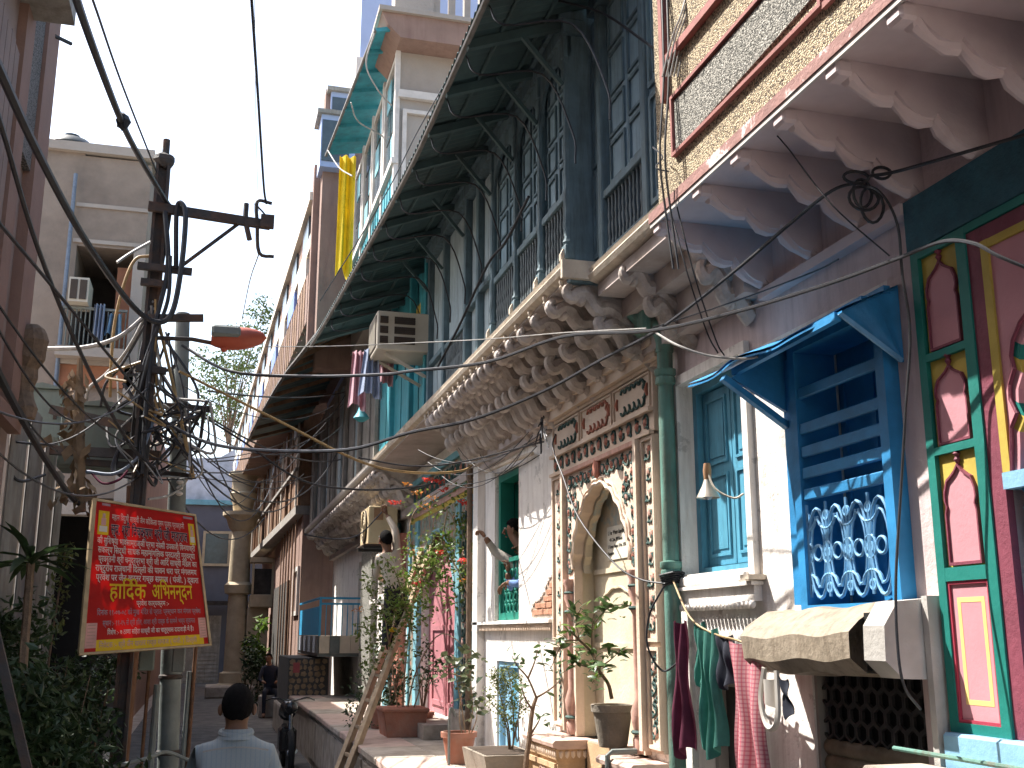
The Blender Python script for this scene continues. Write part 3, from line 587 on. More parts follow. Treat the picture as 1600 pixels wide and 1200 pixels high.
bgm = MB(); bgm.tube(smoothpts([(2.45, 4.60, 1.75), (2.44, 4.63, 1.62), (2.44, 4.60, 1.52), (2.44, 4.54, 1.49), (2.44, 4.48, 1.55), (2.45, 4.49, 1.74)], 5), 0.014, 6); bgm.grid(lambda u, v: (2.452 + 0.02 * math.sin(u * 6), 4.50 + u * 0.10, 1.70 - v * 0.14 * (1 - u * 0.3)), 6, 5)
tag(bgm.build('cloth_sling', 'white_cloth', None, True), 'white looped cloth hanging under the tan hood', 'cloth', 'washing on the line')
cloth('hanging_sock', 'navy_cloth', 4.43, 4.48, 1.72, 1.56, 2.46, 1, 0.01, 0.1, 'small black sock pegged under the tan hood', 'sock', -0.03)

# ------------------------------------------------------------------ haveli with the carved doorway and the green window
hv = thing('haveli', 'old whitewashed house front between the carved doorway and the pink door', 'house', (2.7, 8.5, 0))
PY0, PY1 = 6.30, 8.42                            # carved surround
NY0, NY1, NZ0, NSP, NZ1 = 6.72, 7.88, 1.17, 2.36, 2.93
GW = (9.58, 10.38, 2.02, 3.42); BD = (9.58, 10.36, 0.80, 1.65)
m = MB(); wall(m, W, 3.2, 6.021, 11.25, 0, 4.17, [(NY0 - 0.1, NY1 + 0.1, NZ0 - 0.02, NZ1 + 0.04), GW, BD]); m.build('wall', 'whitewash', hv)
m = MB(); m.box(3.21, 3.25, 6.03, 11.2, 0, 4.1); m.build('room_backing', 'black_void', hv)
# carved portal
pt = thing('carved_portal', 'carved cream doorway surround with a scalloped arch and floral bands', 'doorway', (2.7, 7.35, 1.1))
def arch_line(n_=5, y0=NY0, y1=NY1, zs=NSP, zt=NZ1, cus=0.03):   # multifoil arch from spring to spring
    o = []; cy = (y0 + y1) / 2; w2 = (y1 - y0) / 2
    base = []
    for i in range(2 * n_ + 1):
        t = i / (2 * n_); a = math.pi * t
        y = cy + w2 * math.cos(a); k = abs(math.cos(a)); z = zs + (zt - zs) * (1 - k ** 1.7) ** 0.62
        base.append((y, z))
    for i in range(len(base) - 1):
        (ya, za), (yb, zb) = base[i], base[i + 1]; nx, nz = -(zb - za), (yb - ya); l = math.hypot(nx, nz) or 1
        nx, nz = nx / l, nz / l
        if nz < 0 : nx, nz = -nx, -nz
        for t in (0, .25, .5, .75): bu = math.sin(math.pi * t) * cus; o.append((ya + (yb - ya) * t + nx * bu, za + (zb - za) * t + nz * bu))
    o.append(base[-1]); return o
A = arch_line()
m = MB()                                         # slab around the arch
spandrel(m, A, 3.10, 2.655, 2.72, 0.06)
m.box(2.655, 2.72, NY1 + 0.0605, 8.04, NZ0, 3.10); m.box(2.655, 2.72, 6.56, NY0 - 0.0605, NZ0, 3.10); m.box(2.655, 2.72, NY1 + .0002, NY1 + 0.0603, NZ0, NSP - .0005); m.box(2.655, 2.72, NY0 - .0603, NY0 - 0.0002, NZ0, NSP - .0005); m.build('arch_face', 'portal_cream', pt)
m = MB(); m.tube([(2.645, y, z + 0.012) for y, z in A], 0.016, 6); m.tube([(2.648, y + (y - 7.3) * 0.055, z + 0.045) for y, z in A], 0.011, 6); m.build('arch_moulding', 'portal_cream', pt, True)
m = MB(); m.ring([(y + (y - 7.3) * .02, z + .01) for y, z in A], [(7.3 + (y - 7.3) * 0.93, z - 0.02) for y, z in A], 2.722, 2.775, closed=False); m.build('inner_arch', 'niche_cream', pt)
m = MB(); m.box(2.82, 3.06, NY0 - 0.095, NY1 + 0.095, NZ0, NZ1 + 0.035); m.build('niche_back', 'niche_cream', pt)
for ya, yb in ((NY0 - 0.098, NY0 - 0.03), (NY1 + 0.03, NY1 + 0.098)): m = MB(); m.box(2.722, 2.819, ya, yb, NZ0, NZ1); m.build('niche_jamb', 'niche_cream', pt)
m = MB()
for z in (1.80, 2.33): m.box(2.803, 2.819, NY0, NY1, z, z + 0.035)
m.box(2.797, 2.8195, 6.95, 6.98, 1.2, 2.8); m.build('niche_moulding', 'niche_cream', pt)
m = MB(); mi = arch_line(3, 7.05, 7.75, 2.08, 2.22, 0.015); m.tube([(2.81, y, z) for y, z in mi], 0.010, 5); m.build('niche_scallop', 'niche_cream', pt)
for z0, z1, t in ((3.585, 3.66, 0.10), (3.66, 3.70, 0.13), (3.56, 3.585, 0.06)):
    m = MB(); m.box(W - t, W - 0.001, 6.1, 8.5, z0, z1 - .001); m.build('cornice', 'portal_cream', pt)
m = MB(); m.box(2.665, 2.699, PY0, PY1, 3.30, 3.558); m.build('frieze', 'portal_cream', pt)
m = MB(); m.box(2.668, 2.699, PY0, PY1, 3.16, 3.299); m.build('scroll_band', 'portal_cream', pt)
m = MB(); m.box(2.63, 2.6645, PY0, PY1, 3.285, 3.31); m.box(2.63, 2.6645, PY0, PY1, 3.135, 3.16); m.build('fillet', 'portal_cream', pt)
for ya, yb in ((PY0, 6.50), (8.10, PY1)):
    m = MB(); m.box(2.668, 2.699, ya, yb, 1.2, 3.134); m.build('side_band', 'portal_cream', pt)
    m = MB(); frame(m, 2.648, 2.667, ya, yb, 1.85, 3.13, 0.022); frame(m, 2.648, 2.667, ya, yb, 1.22, 1.82, 0.022); m.build('side_fillet', 'portal_cream', pt)
for ya, yb in ((6.505, 6.555), (8.045, 8.095)):
    m = MB(); m.box(2.615, 2.699, ya, yb, 1.2, 3.134); m.box(2.64, 2.699, ya - 0.01 if ya < 7 else ya - .02, yb + 0.01, 3.05, 3.13); m.build('jamb_roll', 'portal_cream', pt)
m = MB(); m.box(2.62, 2.699, 6.56, 8.04, 3.102, 3.133); m.build('head_roll', 'relief_pink', pt)
# three frieze panels with garlands
for k in range(3):
    ya = PY0 + 0.03 + k * 0.70; yb = ya + 0.66
    m = MB(); frame(m, 2.652, 2.6645, ya, yb, 3.32, 3.55, 0.012); fp = m.build('frieze_panel', 'portal_cream', pt)
    m = MB()
    for j in range(5):
        yy = ya + 0.14 + j * 0.085; m.tube([(2.658, yy + 0.04 * math.cos(a / 8 * math.pi * 1.3), 3.375 + 0.028 * math.sin(a / 8 * math.pi * 1.3 + 3.3)) for a in range(9)], 0.009, 5)
        m.tube([(2.658, yy + 0.035 * math.cos(a / 6 * math.pi), 3.495 + 0.028 * math.sin(a / 6 * math.pi)) for a in range(7)], 0.009, 5)
    m.tube(smoothpts([(2.658, ya + .10, 3.39), (2.658, ya + .07, 3.43), (2.658, ya + .11, 3.46), (2.658, ya + .08, 3.5)], 4), 0.010, 5)
    m.build('garland', 'relief_green' if k != 1 else 'relief_red', fp, True)
    for sy in (ya + .05, yb - .07): m = MB(); m.tube([(2.658, sy, 3.40), (2.658, sy + .015, 3.44), (2.658, sy - .005, 3.48)], [0.008, 0.016, 0.006], 5); m.build('red_bud', 'relief_red', fp, True)
# relief flowers and leaves: each a small carved piece
b = MB(); b.blob((0, 0, 0), (0.014, 0.026, 0.030), 8, 6)
for a in range(6): b.blob((0.002, 0.026 * math.cos(a * 1.047), 0.030 * math.sin(a * 1.047)), (0.011, 0.013, 0.014), 6, 4)
flow = b.mesh('carved_flower', 'relief_red', smooth=True)
b = MB(); b.blob((0, 0, 0), (0.012, 0.030, 0.036), 7, 5)
for a in range(5): b.blob((0.002, 0.022 * math.cos(a * 1.257), 0.028 * math.sin(a * 1.257)), (0.011, 0.012, 0.013), 6, 4)
flowp = b.mesh('carved_flower', 'relief_pink', smooth=True)
b = MB(); b.tube([(0, 0.045 * math.cos(a / 9 * 5.2) * (1 - a / 22), 0.06 * math.sin(a / 9 * 5.2) * (1 - a / 22)) for a in range(10)], 0.008, 5); b.blob((0, 0.04, 0.03), (0.009, 0.02, 0.012), 6, 4); b.blob((0, -0.03, -0.045), (0.009, 0.012, 0.02), 6, 4)
curl = b.mesh('carved_scroll', 'relief_green', smooth=True)
for k in range(14):
    y = PY0 + 0.12 + k * 0.147; put('carved_scroll', curl, pt, (2.662, y, 3.228), (R(180) if k % 2 else 0, 0, 0), 0.95)
    put('carved_flower', flow, pt, (2.664, y + 0.02, 3.226), None, 0.9)
for ya in (6.40, 8.26):
    for k in range(9):
        z = 1.95 + k * 0.133; put('carved_scroll', curl, pt, (2.662, ya + 0.012 * (-1) ** k, z), (R(90), 0, 0), 0.85); put('carved_flower', flowp if z < 2.9 else flow, pt, (2.664, ya - 0.012 * (-1) ** k, z + 0.03), None, 0.8)
    for k in range(4):
        z = 1.32 + k * 0.125; put('carved_scroll', curl, pt, (2.662, ya + 0.015, z), (R(60), 0, 0), 0.8); put('carved_scroll', curl, pt, (2.662, ya - 0.015, z + .04), (R(240), 0, 0), 0.8)
        if k in (0, 3): put('carved_flower', flowp, pt, (2.664, ya, z), None, 0.9)
sp = []
for k in range(7): sp.append((6.66 + k * 0.09, 3.03)); sp.append((7.94 - k * 0.09, 3.03))
for k in range(5): sp.append((6.64, 2.93 - k * 0.13)); sp.append((7.97, 2.93 - k * 0.13)); sp.append((6.75 + 0.05 * (k % 2), 2.90 - k * 0.06) if k < 3 else (6.66, 2.5 - k * .03)); sp.append((7.85 - 0.05 * (k % 2), 2.90 - k * 0.06) if k < 3 else (7.95, 2.5 - k * .03))
for k, (y, z) in enumerate(sp):
    put('carved_scroll', curl, pt, (2.649, y, z), (R(57 * k), 0, 0), 0.9); put('carved_flower', flow if k % 3 else flowp, pt, (2.652, y + 0.02, z + 0.015), None, 0.75)
m = MB(); m.blob((2.64, 7.30, 3.06), (0.03, 0.05, 0.08), 10, 8); m.build('boss', 'relief_red', pt, True)
for yy in (6.64, 7.965):                        # engaged colonnettes with bulb base and cap
    m = MB(); m.lathe((2.66, yy, 0), [(0.05, 1.18), (0.05, 1.26), (0.035, 1.28), (0.055, 1.36), (0.06, 1.42), (0.035, 1.50), (0.034, 2.02), (0.05, 2.05), (0.035, 2.09), (0.06, 2.16), (0.05, 2.24), (0.065, 2.27), (0.065, 2.30)], 12)
    o = m.build('colonnette', 'relief_pink', pt, True)
    for z in (1.30, 2.06, 2.20): m = MB(); m.lathe((2.66, yy, z), [(0.052, -0.012), (0.063, 0), (0.052, 0.012)], 12); m.build('ring', 'relief_green', o, True)
# pasted notice
nz = thing('paper_notice', 'small paper notice pasted inside the carved arch', 'notice', (2.81, 7.3, 2.55))
m = MB(); m.box(2.811, 2.8185, 7.0, 7.58, 2.42, 2.66); m.build('paper', 'paper', nz)
def text(s_, size, mt, parent, M, name='lettering', ext=0.0008, sx=1.0, shear=0.0):
    cu = bpy.data.curves.new('t', 'FONT'); cu.body = s_; cu.size = size; cu.extrude = ext; cu.resolution_u = 3; cu.align_x = 'LEFT'
    ob = bpy.data.objects.new('t', cu); C.objects.link(ob); dg = bpy.context.evaluated_depsgraph_get(); me = bpy.data.meshes.new_from_object(ob.evaluated_get(dg))
    bpy.data.objects.remove(ob); w_ = max([v.co.x for v in me.vertices], default=1)
    me.transform(M @ Matrix.Diagonal((sx, 1, 1, 1))); me.transform(Matrix.Translation(-origin(parent))); me.materials.clear(); me.materials.append(MATS[mt])
    return put(name, me, parent, origin(parent)), w_
def face_street(x, y, z): return Matrix(((0, 0, -1, x), (-1, 0, 0, y), (0, 1, 0, z), (0, 0, 0, 1)))   # reads from the street, text runs towards -y
for k, (s_, dy) in enumerate((('1. For Water Bonding contact', 0.0), ('• R C Jain, 9/1 Haveli', 0.03), ('3. Kumar Nahar, 8 No. 3456', 0.0), ('Bangalore', 0.0))):
    text(s_, 0.045 if k == 0 else 0.036, 'ink', nz, face_street(2.8095, 7.56 - dy, 2.60 - k * 0.048), sx=0.86)
# pedestals of the doorway
def pedestal(y0, y1, x0, zt, label):
    p = thing('carved_pedestal', label, 'pedestal', (x0, (y0 + y1) / 2, 0), 'doorway pedestals')
    m = MB(); m.box(x0 + .03, 2.655, y0 + .03, y1 - .03, 0, zt - 0.13); m.build('block', 'sandstone', p)
    m = MB(); m.prism([(x0 + .02, zt - .06), (x0 - .015, zt - .045), (x0 - .02, zt - .02), (x0, zt), (2.72, zt), (2.72, zt - .06)], y0 - .01, y1 + .01, 'y'); m.build('top_slab', 'sandstone_top', p)
    m = MB(); m.box(x0 + .012, 2.656, y0 + .012, y1 - .012, zt - 0.131, zt - 0.061); m.build('leaf_band', 'sandstone', p)
    b = MB(); b.blob((0, 0, 0), (0.012, 0.016, 0.026), 6, 5); b.tube([(0, -.014, .02), (0, -.012, -.012), (0, 0, -.026), (0, .012, -.012), (0, .014, .02)], .004, 4); lv = b.mesh('carved_leaf', 'portal_cream', smooth=True)
    n_ = int((y1 - y0) / 0.046)
    for k in range(n_): put('carved_leaf', lv, p, (x0 + .012, y0 + .03 + k * (y1 - y0 - .06) / (n_ - 1), zt - .095))
    for k in range(9):
        m_ = put('carved_leaf', lv, p, (x0 + .05 + k * .045, y0 + .012, zt - .095), (0, 0, R(90)))
    m = MB(); frame(m, x0 + .01, x0 + .0299, y0 + .05, y1 - .05, zt - .50, zt - .16, .035); pn_ = m.build('carved_panel', 'sandstone', p)
    b = MB(); cy = (y0 + y1) / 2
    for sgn in (-1, 1):
        for k in range(4): b.tube([(x0 + .026, cy + sgn * (.03 + .045 * math.cos(a * .7) * (1 - a / 10)), zt - .24 - k * .07 + .035 * math.sin(a * .7) * (1 - a / 10)) for a in range(8)], .007, 5)
    b.build('scrollwork', 'sandstone_top', pn_, True)
    return p
pedestal(7.66, 8.42, 2.42, 1.165, 'carved sandstone pedestal under the left side of the arch')
pedestal(6.28, 6.86, 2.46, 1.15, 'carved sandstone pedestal under the arch beside the drainpipe')
m = MB(); m.box(2.655, 2.819, 6.87, 7.65, 0, 1.155); m.build('niche_sill', 'sandstone', pt)
m = MB(); m.box(2.66, 2.819, NY0 - .02, 7.655, 1.156, 1.168); m.build('niche_floor', 'sandstone_top', pt)
m = MB(); m.tube([(2.43, 6.62, 0.6), (2.43, 6.62, 1.17), (2.46, 6.62, 1.19), (2.62, 6.62, 1.19)], 0.018, 8); tag(m.build('bent_pipe', 'pole_grey', None, True), 'grey bent water pipe rising over the right pedestal', 'pipe')
# bricks where the plaster has come off
bp = thing('bare_brick_patch', 'patch of bare red bricks showing beside the carved doorway', 'brickwork', (2.7, 8.8, 2.0))
def brick_top(y): return 2.36 - max(0, (y - 8.47)) * 0.42 + 0.025 * math.sin(y * 14)
pts = [(8.44, 2.04)] + [(9.16, 2.04)] + [(9.16 - k * 0.06, brick_top(9.16 - k * 0.06) + 0.02) for k in range(13)]
m = MB(); m.prism(pts, 2.694, 2.6985); m.build('mortar', 'mortar', bp)
b = MB(); b.box(-0.012, 0.0, -0.075, 0.075, -0.022, 0.022, 0.004); bk = b.mesh('brick', 'brick')
for r_ in range(7):
    z = 2.075 + r_ * 0.052; y = 8.53 + (0.08 if r_ % 2 else 0)
    while y < 9.12:
        if z + 0.015 < brick_top(y): put('brick', bk, bp, (2.694 - random.uniform(0, .006), y, z), (random.uniform(-.03, .03), 0, 0))
        y += 0.163
m = MB()
for k in range(13): y = 9.16 - k * 0.06; m.blob((2.69, y, brick_top(y) + 0.03), (0.012, 0.04, 0.022), 6, 4, 0.2)
m.build('plaster_lip', 'whitewash', bp)
# ledge with tooth ornament
m = MB(); m.box(2.62, 2.699, 8.44, 11.24, 1.985, 2.012); m.box(2.655, 2.699, 8.44, 11.24, 1.93, 1.984); m.build('ledge', 'whitewash', hv)
b = MB(); b.prism([(-.016, .022), (.016, .022), (.010, -.02), (0, -.03), (-.010, -.02)], -.014, 0, 'x'); tooth = b.mesh('ledge_tooth', 'portal_cream')
for k in range(48): put('ledge_tooth', tooth, hv, (2.654, 8.48 + k * 0.057, 1.955))
# green window with grille
gw = MB(); frame(gw, 2.72, 2.86, GW[0] + .001, GW[1] - .001, GW[2] + .001, GW[3] - .001, 0.07); gw = gw.build('green_window', 'window_green', hv)
for y0, y1, x in ((10.26, 10.30, 0.0),):
    m = MB(); m.box(2.87, 3.19, 10.31, 10.345, 2.1, 3.34); m.build('open_shutter', 'window_green', gw)
m = MB(); m.box(3.12, 3.16, 9.62, 10.30, 2.05, 3.38); m.build('inner_shutter', 'window_green', gw)
def gloop(cy, cz, ry, rz, n=12): return [(2.745, cy + ry * math.cos(2 * math.pi * i / n), cz + rz * math.sin(2 * math.pi * i / n)) for i in range(n + 1)]
for k in range(5):
    cy = 9.72 + k * 0.125; m = MB()
    for zz in (2.13, 2.235, 2.34, 2.445): m.tube(gloop(cy, zz, 0.045, 0.045), 0.009, 5)
    m.tube([(2.745, cy + .0625, 2.09), (2.745, cy + .0625, 2.56)], 0.009, 5); m.build('iron_scroll', 'window_green', gw, True)
m = MB(); m.box(2.725, 2.765, 9.65, 10.31, 2.56, 2.60); m.build('grille_rail', 'window_green', gw)
m = MB(); m.box(2.685, 2.699, 10.39, 10.50, 2.02, 3.5); m.build('plaster_reveal', 'whitewash', hv)
m = MB(); m.tube([(2.66, 9.0, 3.43), (2.60, 9.6, 3.44), (2.62, 10.5, 3.48)], 0.02, 6); m.build('lintel_bar', 'edge_plaster', hv)
# small sky-blue door below
bd = thing('blue_low_door', 'small pale blue plank door under the green window', 'door', (2.75, 9.97, .8))
m = MB(); frame(m, 2.72, 2.80, BD[0] + .001, BD[1] - .001, BD[2] - .06, BD[3] - .001, .05); m.build('door_frame', 'p_sky', bd)
for k in range(5): m = MB(); m.box(2.765, 2.79, 9.632 + k * .136, 9.762 + k * .136, .8, 1.60); m.build('plank', 'window_blue' if k == 2 else 'p_sky', bd)
m = MB(); m.tube(gloop(9.8, 1.05, .05, .09), .008, 5); m.build('iron_ring', 'dark_iron', bd)
# corner post between the two houses, peeling
m = MB(); m.box(2.62, 2.699, 10.85, 11.05, 0.8, 3.9); m.build('pilaster', 'whitewash', hv)
m = MB(); m.tube([(2.60, 11.12, .8), (2.60, 11.12, 3.7)], .03, 8); m.build('thin_pipe', 'bark', hv)
# brown cornice line under the corbels
m = MB(); m.box(2.60, 2.699, 8.51, 11.3, 3.60, 3.68); m.box(2.64, 2.699, 8.51, 11.3, 3.54, 3.5995); m.build('cornice', 'soffit_plaster', hv)

# ------------------------------------------------------------------ timber gallery on carved corbels
XG, ZG = 2.07, 4.17
tg = thing('timber_gallery', 'blue-grey timber upper storey gallery with shutters and balusters', 'gallery', (2.1, 8.5, 4.1))
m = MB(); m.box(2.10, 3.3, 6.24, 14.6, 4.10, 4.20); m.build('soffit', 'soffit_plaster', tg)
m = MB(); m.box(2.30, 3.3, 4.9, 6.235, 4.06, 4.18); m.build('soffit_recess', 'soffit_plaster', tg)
def edge(x, y0, y1, z):
    m = MB(); m.prism([(x + .05, z - .02), (x - .02, z + .0), (x - .035, z + .03), (x - .02, z + .05), (x - .03, z + .075), (x + .2, z + .075), (x + .2, z - .02)], y0, y1, 'y'); m.build('floor_edge', 'edge_plaster', tg)
edge(2.07, 6.22, 10.98, 4.13); edge(2.07, 10.985, 14.6, 4.13); edge(2.24, 4.87, 6.215, 4.08)
m = MB(); m.box(2.035, 2.32, 6.203, 6.2375, 4.088, 4.209); m.build('return_edge', 'edge_plaster', tg)
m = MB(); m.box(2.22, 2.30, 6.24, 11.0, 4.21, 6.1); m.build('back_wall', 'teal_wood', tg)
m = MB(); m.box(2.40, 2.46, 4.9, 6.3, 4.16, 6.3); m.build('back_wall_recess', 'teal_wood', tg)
def post_mesh(h):
    b = MB(); b.box(-.035, .035, -.035, .035, 0, .10, .006)
    b.lathe((0, 0, 0), [(.03, .10), (.038, .12), (.025, .15), (.036, .22), (.026, .34), (.036, .42), (.034, .46), (.024, .5), (.03, .60), (.026, h - .3), (.034, h - .25), (.024, h - .2)], 8)
    b.box(-.032, .032, -.032, .032, h - .2, h, .006); return b.mesh('post', 'teal_wood', smooth=True)
pm = post_mesh(1.62)
b = MB(); b.box(-.028, .03, -.035, .035, 0, .075, .008); b.prism([(-.028, .07), (.03, .07), (.0, .13)], -.03, .03, 'y'); foot = b.mesh('post_foot', 'edge_plaster')
posts = (6.27, 6.86, 7.50, 8.20)
for y in posts:
    o = put('post', pm, tg, (2.10, y, 4.225)); put('post_foot', foot, o, (0, 0, 0), None, .65).location = (-.04, 0, -.012)
def bal_mesh(h):
    b = MB(); b.lathe((0, 0, 0), [(.011, 0), (.014, h * .12), (.009, h * .2), (.015, h * .42), (.009, h * .52), (.014, h * .6), (.009, h * .8), (.013, h * .92), (.011, h)], 6); return b.mesh('baluster', 'baluster_paint', smooth=True)
bl = bal_mesh(.40)
def cell(y0, y1, x, zb, zr, top, style, back=0.07):
    """one bay between posts: balusters below, panelled shutters above"""
    m = MB(); m.box(x - .03, x + .03, y0, y1, zr, zr + .055, .006); bay = m.build('bay_rail', 'teal_wood', tg)
    m = MB(); m.box(x - .02, x + .03, y0, y1, zb, zb + .03); m.build('bottom_rail', 'teal_wood', bay)
    if style in ('baluster', 'plank_low'):
        n_ = int((y1 - y0) / .058)
        for k in range(n_): put('baluster', bl, bay, (x, y0 + (k + .5) * (y1 - y0) / n_, zb + .02), None, (1, 1, (zr - zb) / .40))
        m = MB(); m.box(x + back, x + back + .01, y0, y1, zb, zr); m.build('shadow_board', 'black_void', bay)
    z0 = zr + .06
    if style == 'baluster':
        n_ = 2; wd = (y1 - y0) / n_
        for k in range(n_):
            a, c = y0 + k * wd + .006, y0 + (k + 1) * wd - .006
            m = MB(); m.box(x + .02, x + .05, a, c, z0, top); sh_ = m.build('shutter', 'teal_panel', bay)
            hs = (.0, .24, .46, .72, 1.0)
            for q in range(4):
                za, zc = z0 + hs[q] * (top - z0) + .03, z0 + hs[q + 1] * (top - z0) - .01
                m = MB(); frame(m, x + .006, x + .0205, a + .03, c - .03, za, zc, .018); m.build('panel_moulding', 'teal_wood', sh_) if False else m.build('panel_moulding', 'teal_wood', bay)
    else:
        n_ = 3; wd = (y1 - y0) / n_
        zz = zb + .03 if style == 'plank' else z0
        for k in range(n_):
            m = MB(); m.box(x + .02 + random.uniform(0, .006), x + .05, y0 + k * wd + .004, y0 + (k + 1) * wd - .004, zz, top); m.build('plank', 'pale_panel', bay)
    return bay
for a, c in zip(posts[:-1], posts[1:]): cell(a + .04, c - .04, 2.12, 4.23, 4.66, 5.78, 'baluster')
mull = (8.20, 8.72, 9.20, 10.15, 10.93)
for y in mull[1:]:
    m = MB(); m.box(2.08, 2.16, y - .035, y + .035, 4.215, 5.9, .008); m.build('mullion', 'teal_wood', tg)
cell(8.24, 8.68, 2.12, 4.23, 4.75, 5.78, 'plank'); cell(8.76, 9.16, 2.12, 4.23, 4.72, 5.78, 'plank'); cell(9.24, 10.11, 2.12, 4.23, 4.60, 5.78, 'plank_low'); cell(10.19, 10.89, 2.12, 4.23, 4.62, 5.78, 'plank')
# recessed bay towards the pink house
for y in (6.06, 5.33, 4.95):
    m = MB(); m.box(2.24, 2.32, y - .04, y + .04, 4.17, 6.3, .008); m.build('mullion', 'teal_wood', tg)
cell(5.37, 6.02, 2.28, 4.19, 4.56, 5.9, 'baluster')
def tall_panel(y0, y1, x, z0, z1, splits):
    m = MB(); m.box(x, x + .03, y0, y1, z0, z1); t_ = m.build('tall_panel', 'teal_panel', tg)
    for a, c in splits:
        m = MB(); frame(m, x - .018, x + .001, y0 + .02, y1 - .02, a, c, .03); m.build('panel_moulding', 'teal_wood', t_)
        cy = (y0 + y1) / 2; w2 = (y1 - y0) / 2 - .07
        if w2 > .03: m = MB(); lp = [(cy - w2, a + .08), (cy + w2, a + .08), (cy + w2, c - .12), (cy + w2 * .6, c - .07), (cy - w2 * .6, c - .07), (cy - w2, c - .12)]; m.ring(lp, [(cy + (q - cy) * .85, a + .08 + (z - a - .08) * .97 + .006) for q, z in lp], x - .006, x + .001); m.build('inset_moulding', 'teal_wood', t_)
tall_panel(6.11, 6.235, 2.27, 4.2, 5.9, ((4.22, 4.80), (4.84, 5.6))); tall_panel(4.99, 5.29, 2.27, 4.19, 5.9, ((4.22, 4.88), (4.93, 5.7)))
m = MB(); m.box(2.10, 2.39, 6.238, 6.31, 4.075, 6.05); m.build('return_post', 'teal_wood', tg)
# head beam, arches between the posts, slanted struts up to the awning
m = MB(); m.box(2.06, 2.22, 6.2, 11.0, 5.80, 5.90); m.box(2.03, 2.2, 6.2, 11.0, 5.905, 5.96); m.build('head_beam', 'teal_wood', tg)
m = MB(); m.box(2.22, 2.4, 4.9, 6.19, 5.92, 6.02); m.build('head_beam', 'teal_wood', tg)
for a, c in zip(posts[:-1], posts[1:]):
    cy = (a + c) / 2; w2 = (c - a) / 2 - .03; lp = [(cy + w2 * math.cos(math.pi * t / 10), 5.42 + .30 * math.sin(math.pi * t / 10)) for t in range(11)]
    m = MB(); spandrel(m, lp, 5.80, 2.09, 2.115); m.build('arch_board', 'teal_wood', tg)
for y in posts + (9.2, 10.15, 10.9): m = MB(); m.bar((2.07, y, 5.45), (1.78, y, 5.78), .028, .028); m.build('strut', 'awning_sheet', tg)
# corbels: two curling trunks one above the other, merging into the wall
def corbel_mesh():
    b = MB()
    up = smoothpts([(0.03, 0, -.03), (.0, 0, -.075), (.035, 0, -.115), (.085, 0, -.085), (.15, 0, -.095), (.21, 0, -.175), (.29, 0, -.175), (.40, 0, -.25), (.55, 0, -.33), (.63, 0, -.40)], 4)
    b.tube(up, [.022 + .034 * min(1, i / 14) for i in range(len(up))], 8)
    lo = smoothpts([(.25, 0, -.21), (.215, 0, -.26), (.25, 0, -.31), (.31, 0, -.275), (.37, 0, -.32), (.42, 0, -.41), (.50, 0, -.41), (.63, 0, -.52)], 4)
    b.tube(lo, [.026 + .034 * min(1, i / 12) for i in range(len(lo))], 8)
    b.prism([(.10, -.02), (.14, -.10), (.21, -.16), (.29, -.18), (.40, -.30), (.45, -.40), (.62, -.52), (.62, -.02)], -.022, .022, 'y')
    for x, z in ((.10, -.13), (.27, -.27), (.46, -.45)): b.blob((x, 0, z), (.034, .045, .034), 8, 6)
    return b.mesh('corbel', 'corbel_plaster', smooth=True)
cm_ = corbel_mesh()
b = MB(); b.lathe((0, 0, 0), [(.004, -.075), (.016, -.05), (.009, -.035), (.018, -.015), (.014, 0)], 8); drop = b.mesh('pendant', 'edge_plaster', smooth=True)
k = 0; y = 6.30; ycs = []
while y < 10.95: ycs.append(y); y += random.uniform(.19, .26) if y > 8.3 else random.uniform(.30, .38)
ycs.append(5.75)
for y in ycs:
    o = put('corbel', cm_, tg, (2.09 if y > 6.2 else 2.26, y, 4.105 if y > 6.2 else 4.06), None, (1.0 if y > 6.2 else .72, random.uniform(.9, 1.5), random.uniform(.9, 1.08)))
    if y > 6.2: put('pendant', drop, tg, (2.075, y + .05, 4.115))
o = put('corbel', cm_, tg, (2.27, 5.02, 4.05), None, (.68, 1.0, 1)); 
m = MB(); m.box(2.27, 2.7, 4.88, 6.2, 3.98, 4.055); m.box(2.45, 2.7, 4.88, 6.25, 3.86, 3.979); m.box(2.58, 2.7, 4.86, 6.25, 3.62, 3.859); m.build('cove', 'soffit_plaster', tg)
# ------------------------------------------------------------------ corrugated awning
aw = thing('corrugated_awning', 'long dark corrugated sheet awning over the timber gallery', 'awning', (1.8, 9, 5.9))
def aw_out(y): t = max(0, (y - 8.0) / 5.1); return 1.40 - .25 * min(1.2, t) ** 1.2, 5.69 - .09 * min(1, t)
def aws(y, v, dz=0.0):
    xo, zo = aw_out(y); zi = 6.02; return (2.24 + (xo - 2.24) * v, y, zi + (zo - zi) * v + .012 * math.sin(y * 2 * math.pi / .085) + dz)
def strip(y0, y1, n_):
    m = MB(); m.grid(lambda u, v: aws(y0 + (y1 - y0) * u, v), n_, 3); m.grid(lambda u, v: aws(y0 + (y1 - y0) * u, v, -.004), n_, 3); return m
ys = [5.3 + .62 * k for k in range(15)]
for a, c in zip(ys[:-1], ys[1:]): strip(a, c + .03, 46).build('corrugated_sheet', 'awning_sheet', aw, True)
def edge_pipe(y0, y1):
    m = MB(); m.tube([(aw_out(y)[0] + .02, y, aw_out(y)[1] - .035) for y in [y0 + (y1 - y0) * i / 12 for i in range(13)]], .022, 8); m.build('edge_pipe', 'awning_edge', aw, True)
edge_pipe(5.3, 9.6); edge_pipe(9.62, 14.0)
for k in range(13):
    y = 5.62 + k * .66; xo, zo = aw_out(y)
    m = MB(); m.bar((xo + .02, y, zo - .05), (2.23, y, 5.95), .05, .06); m.build('rafter', 'awning_sheet', aw)
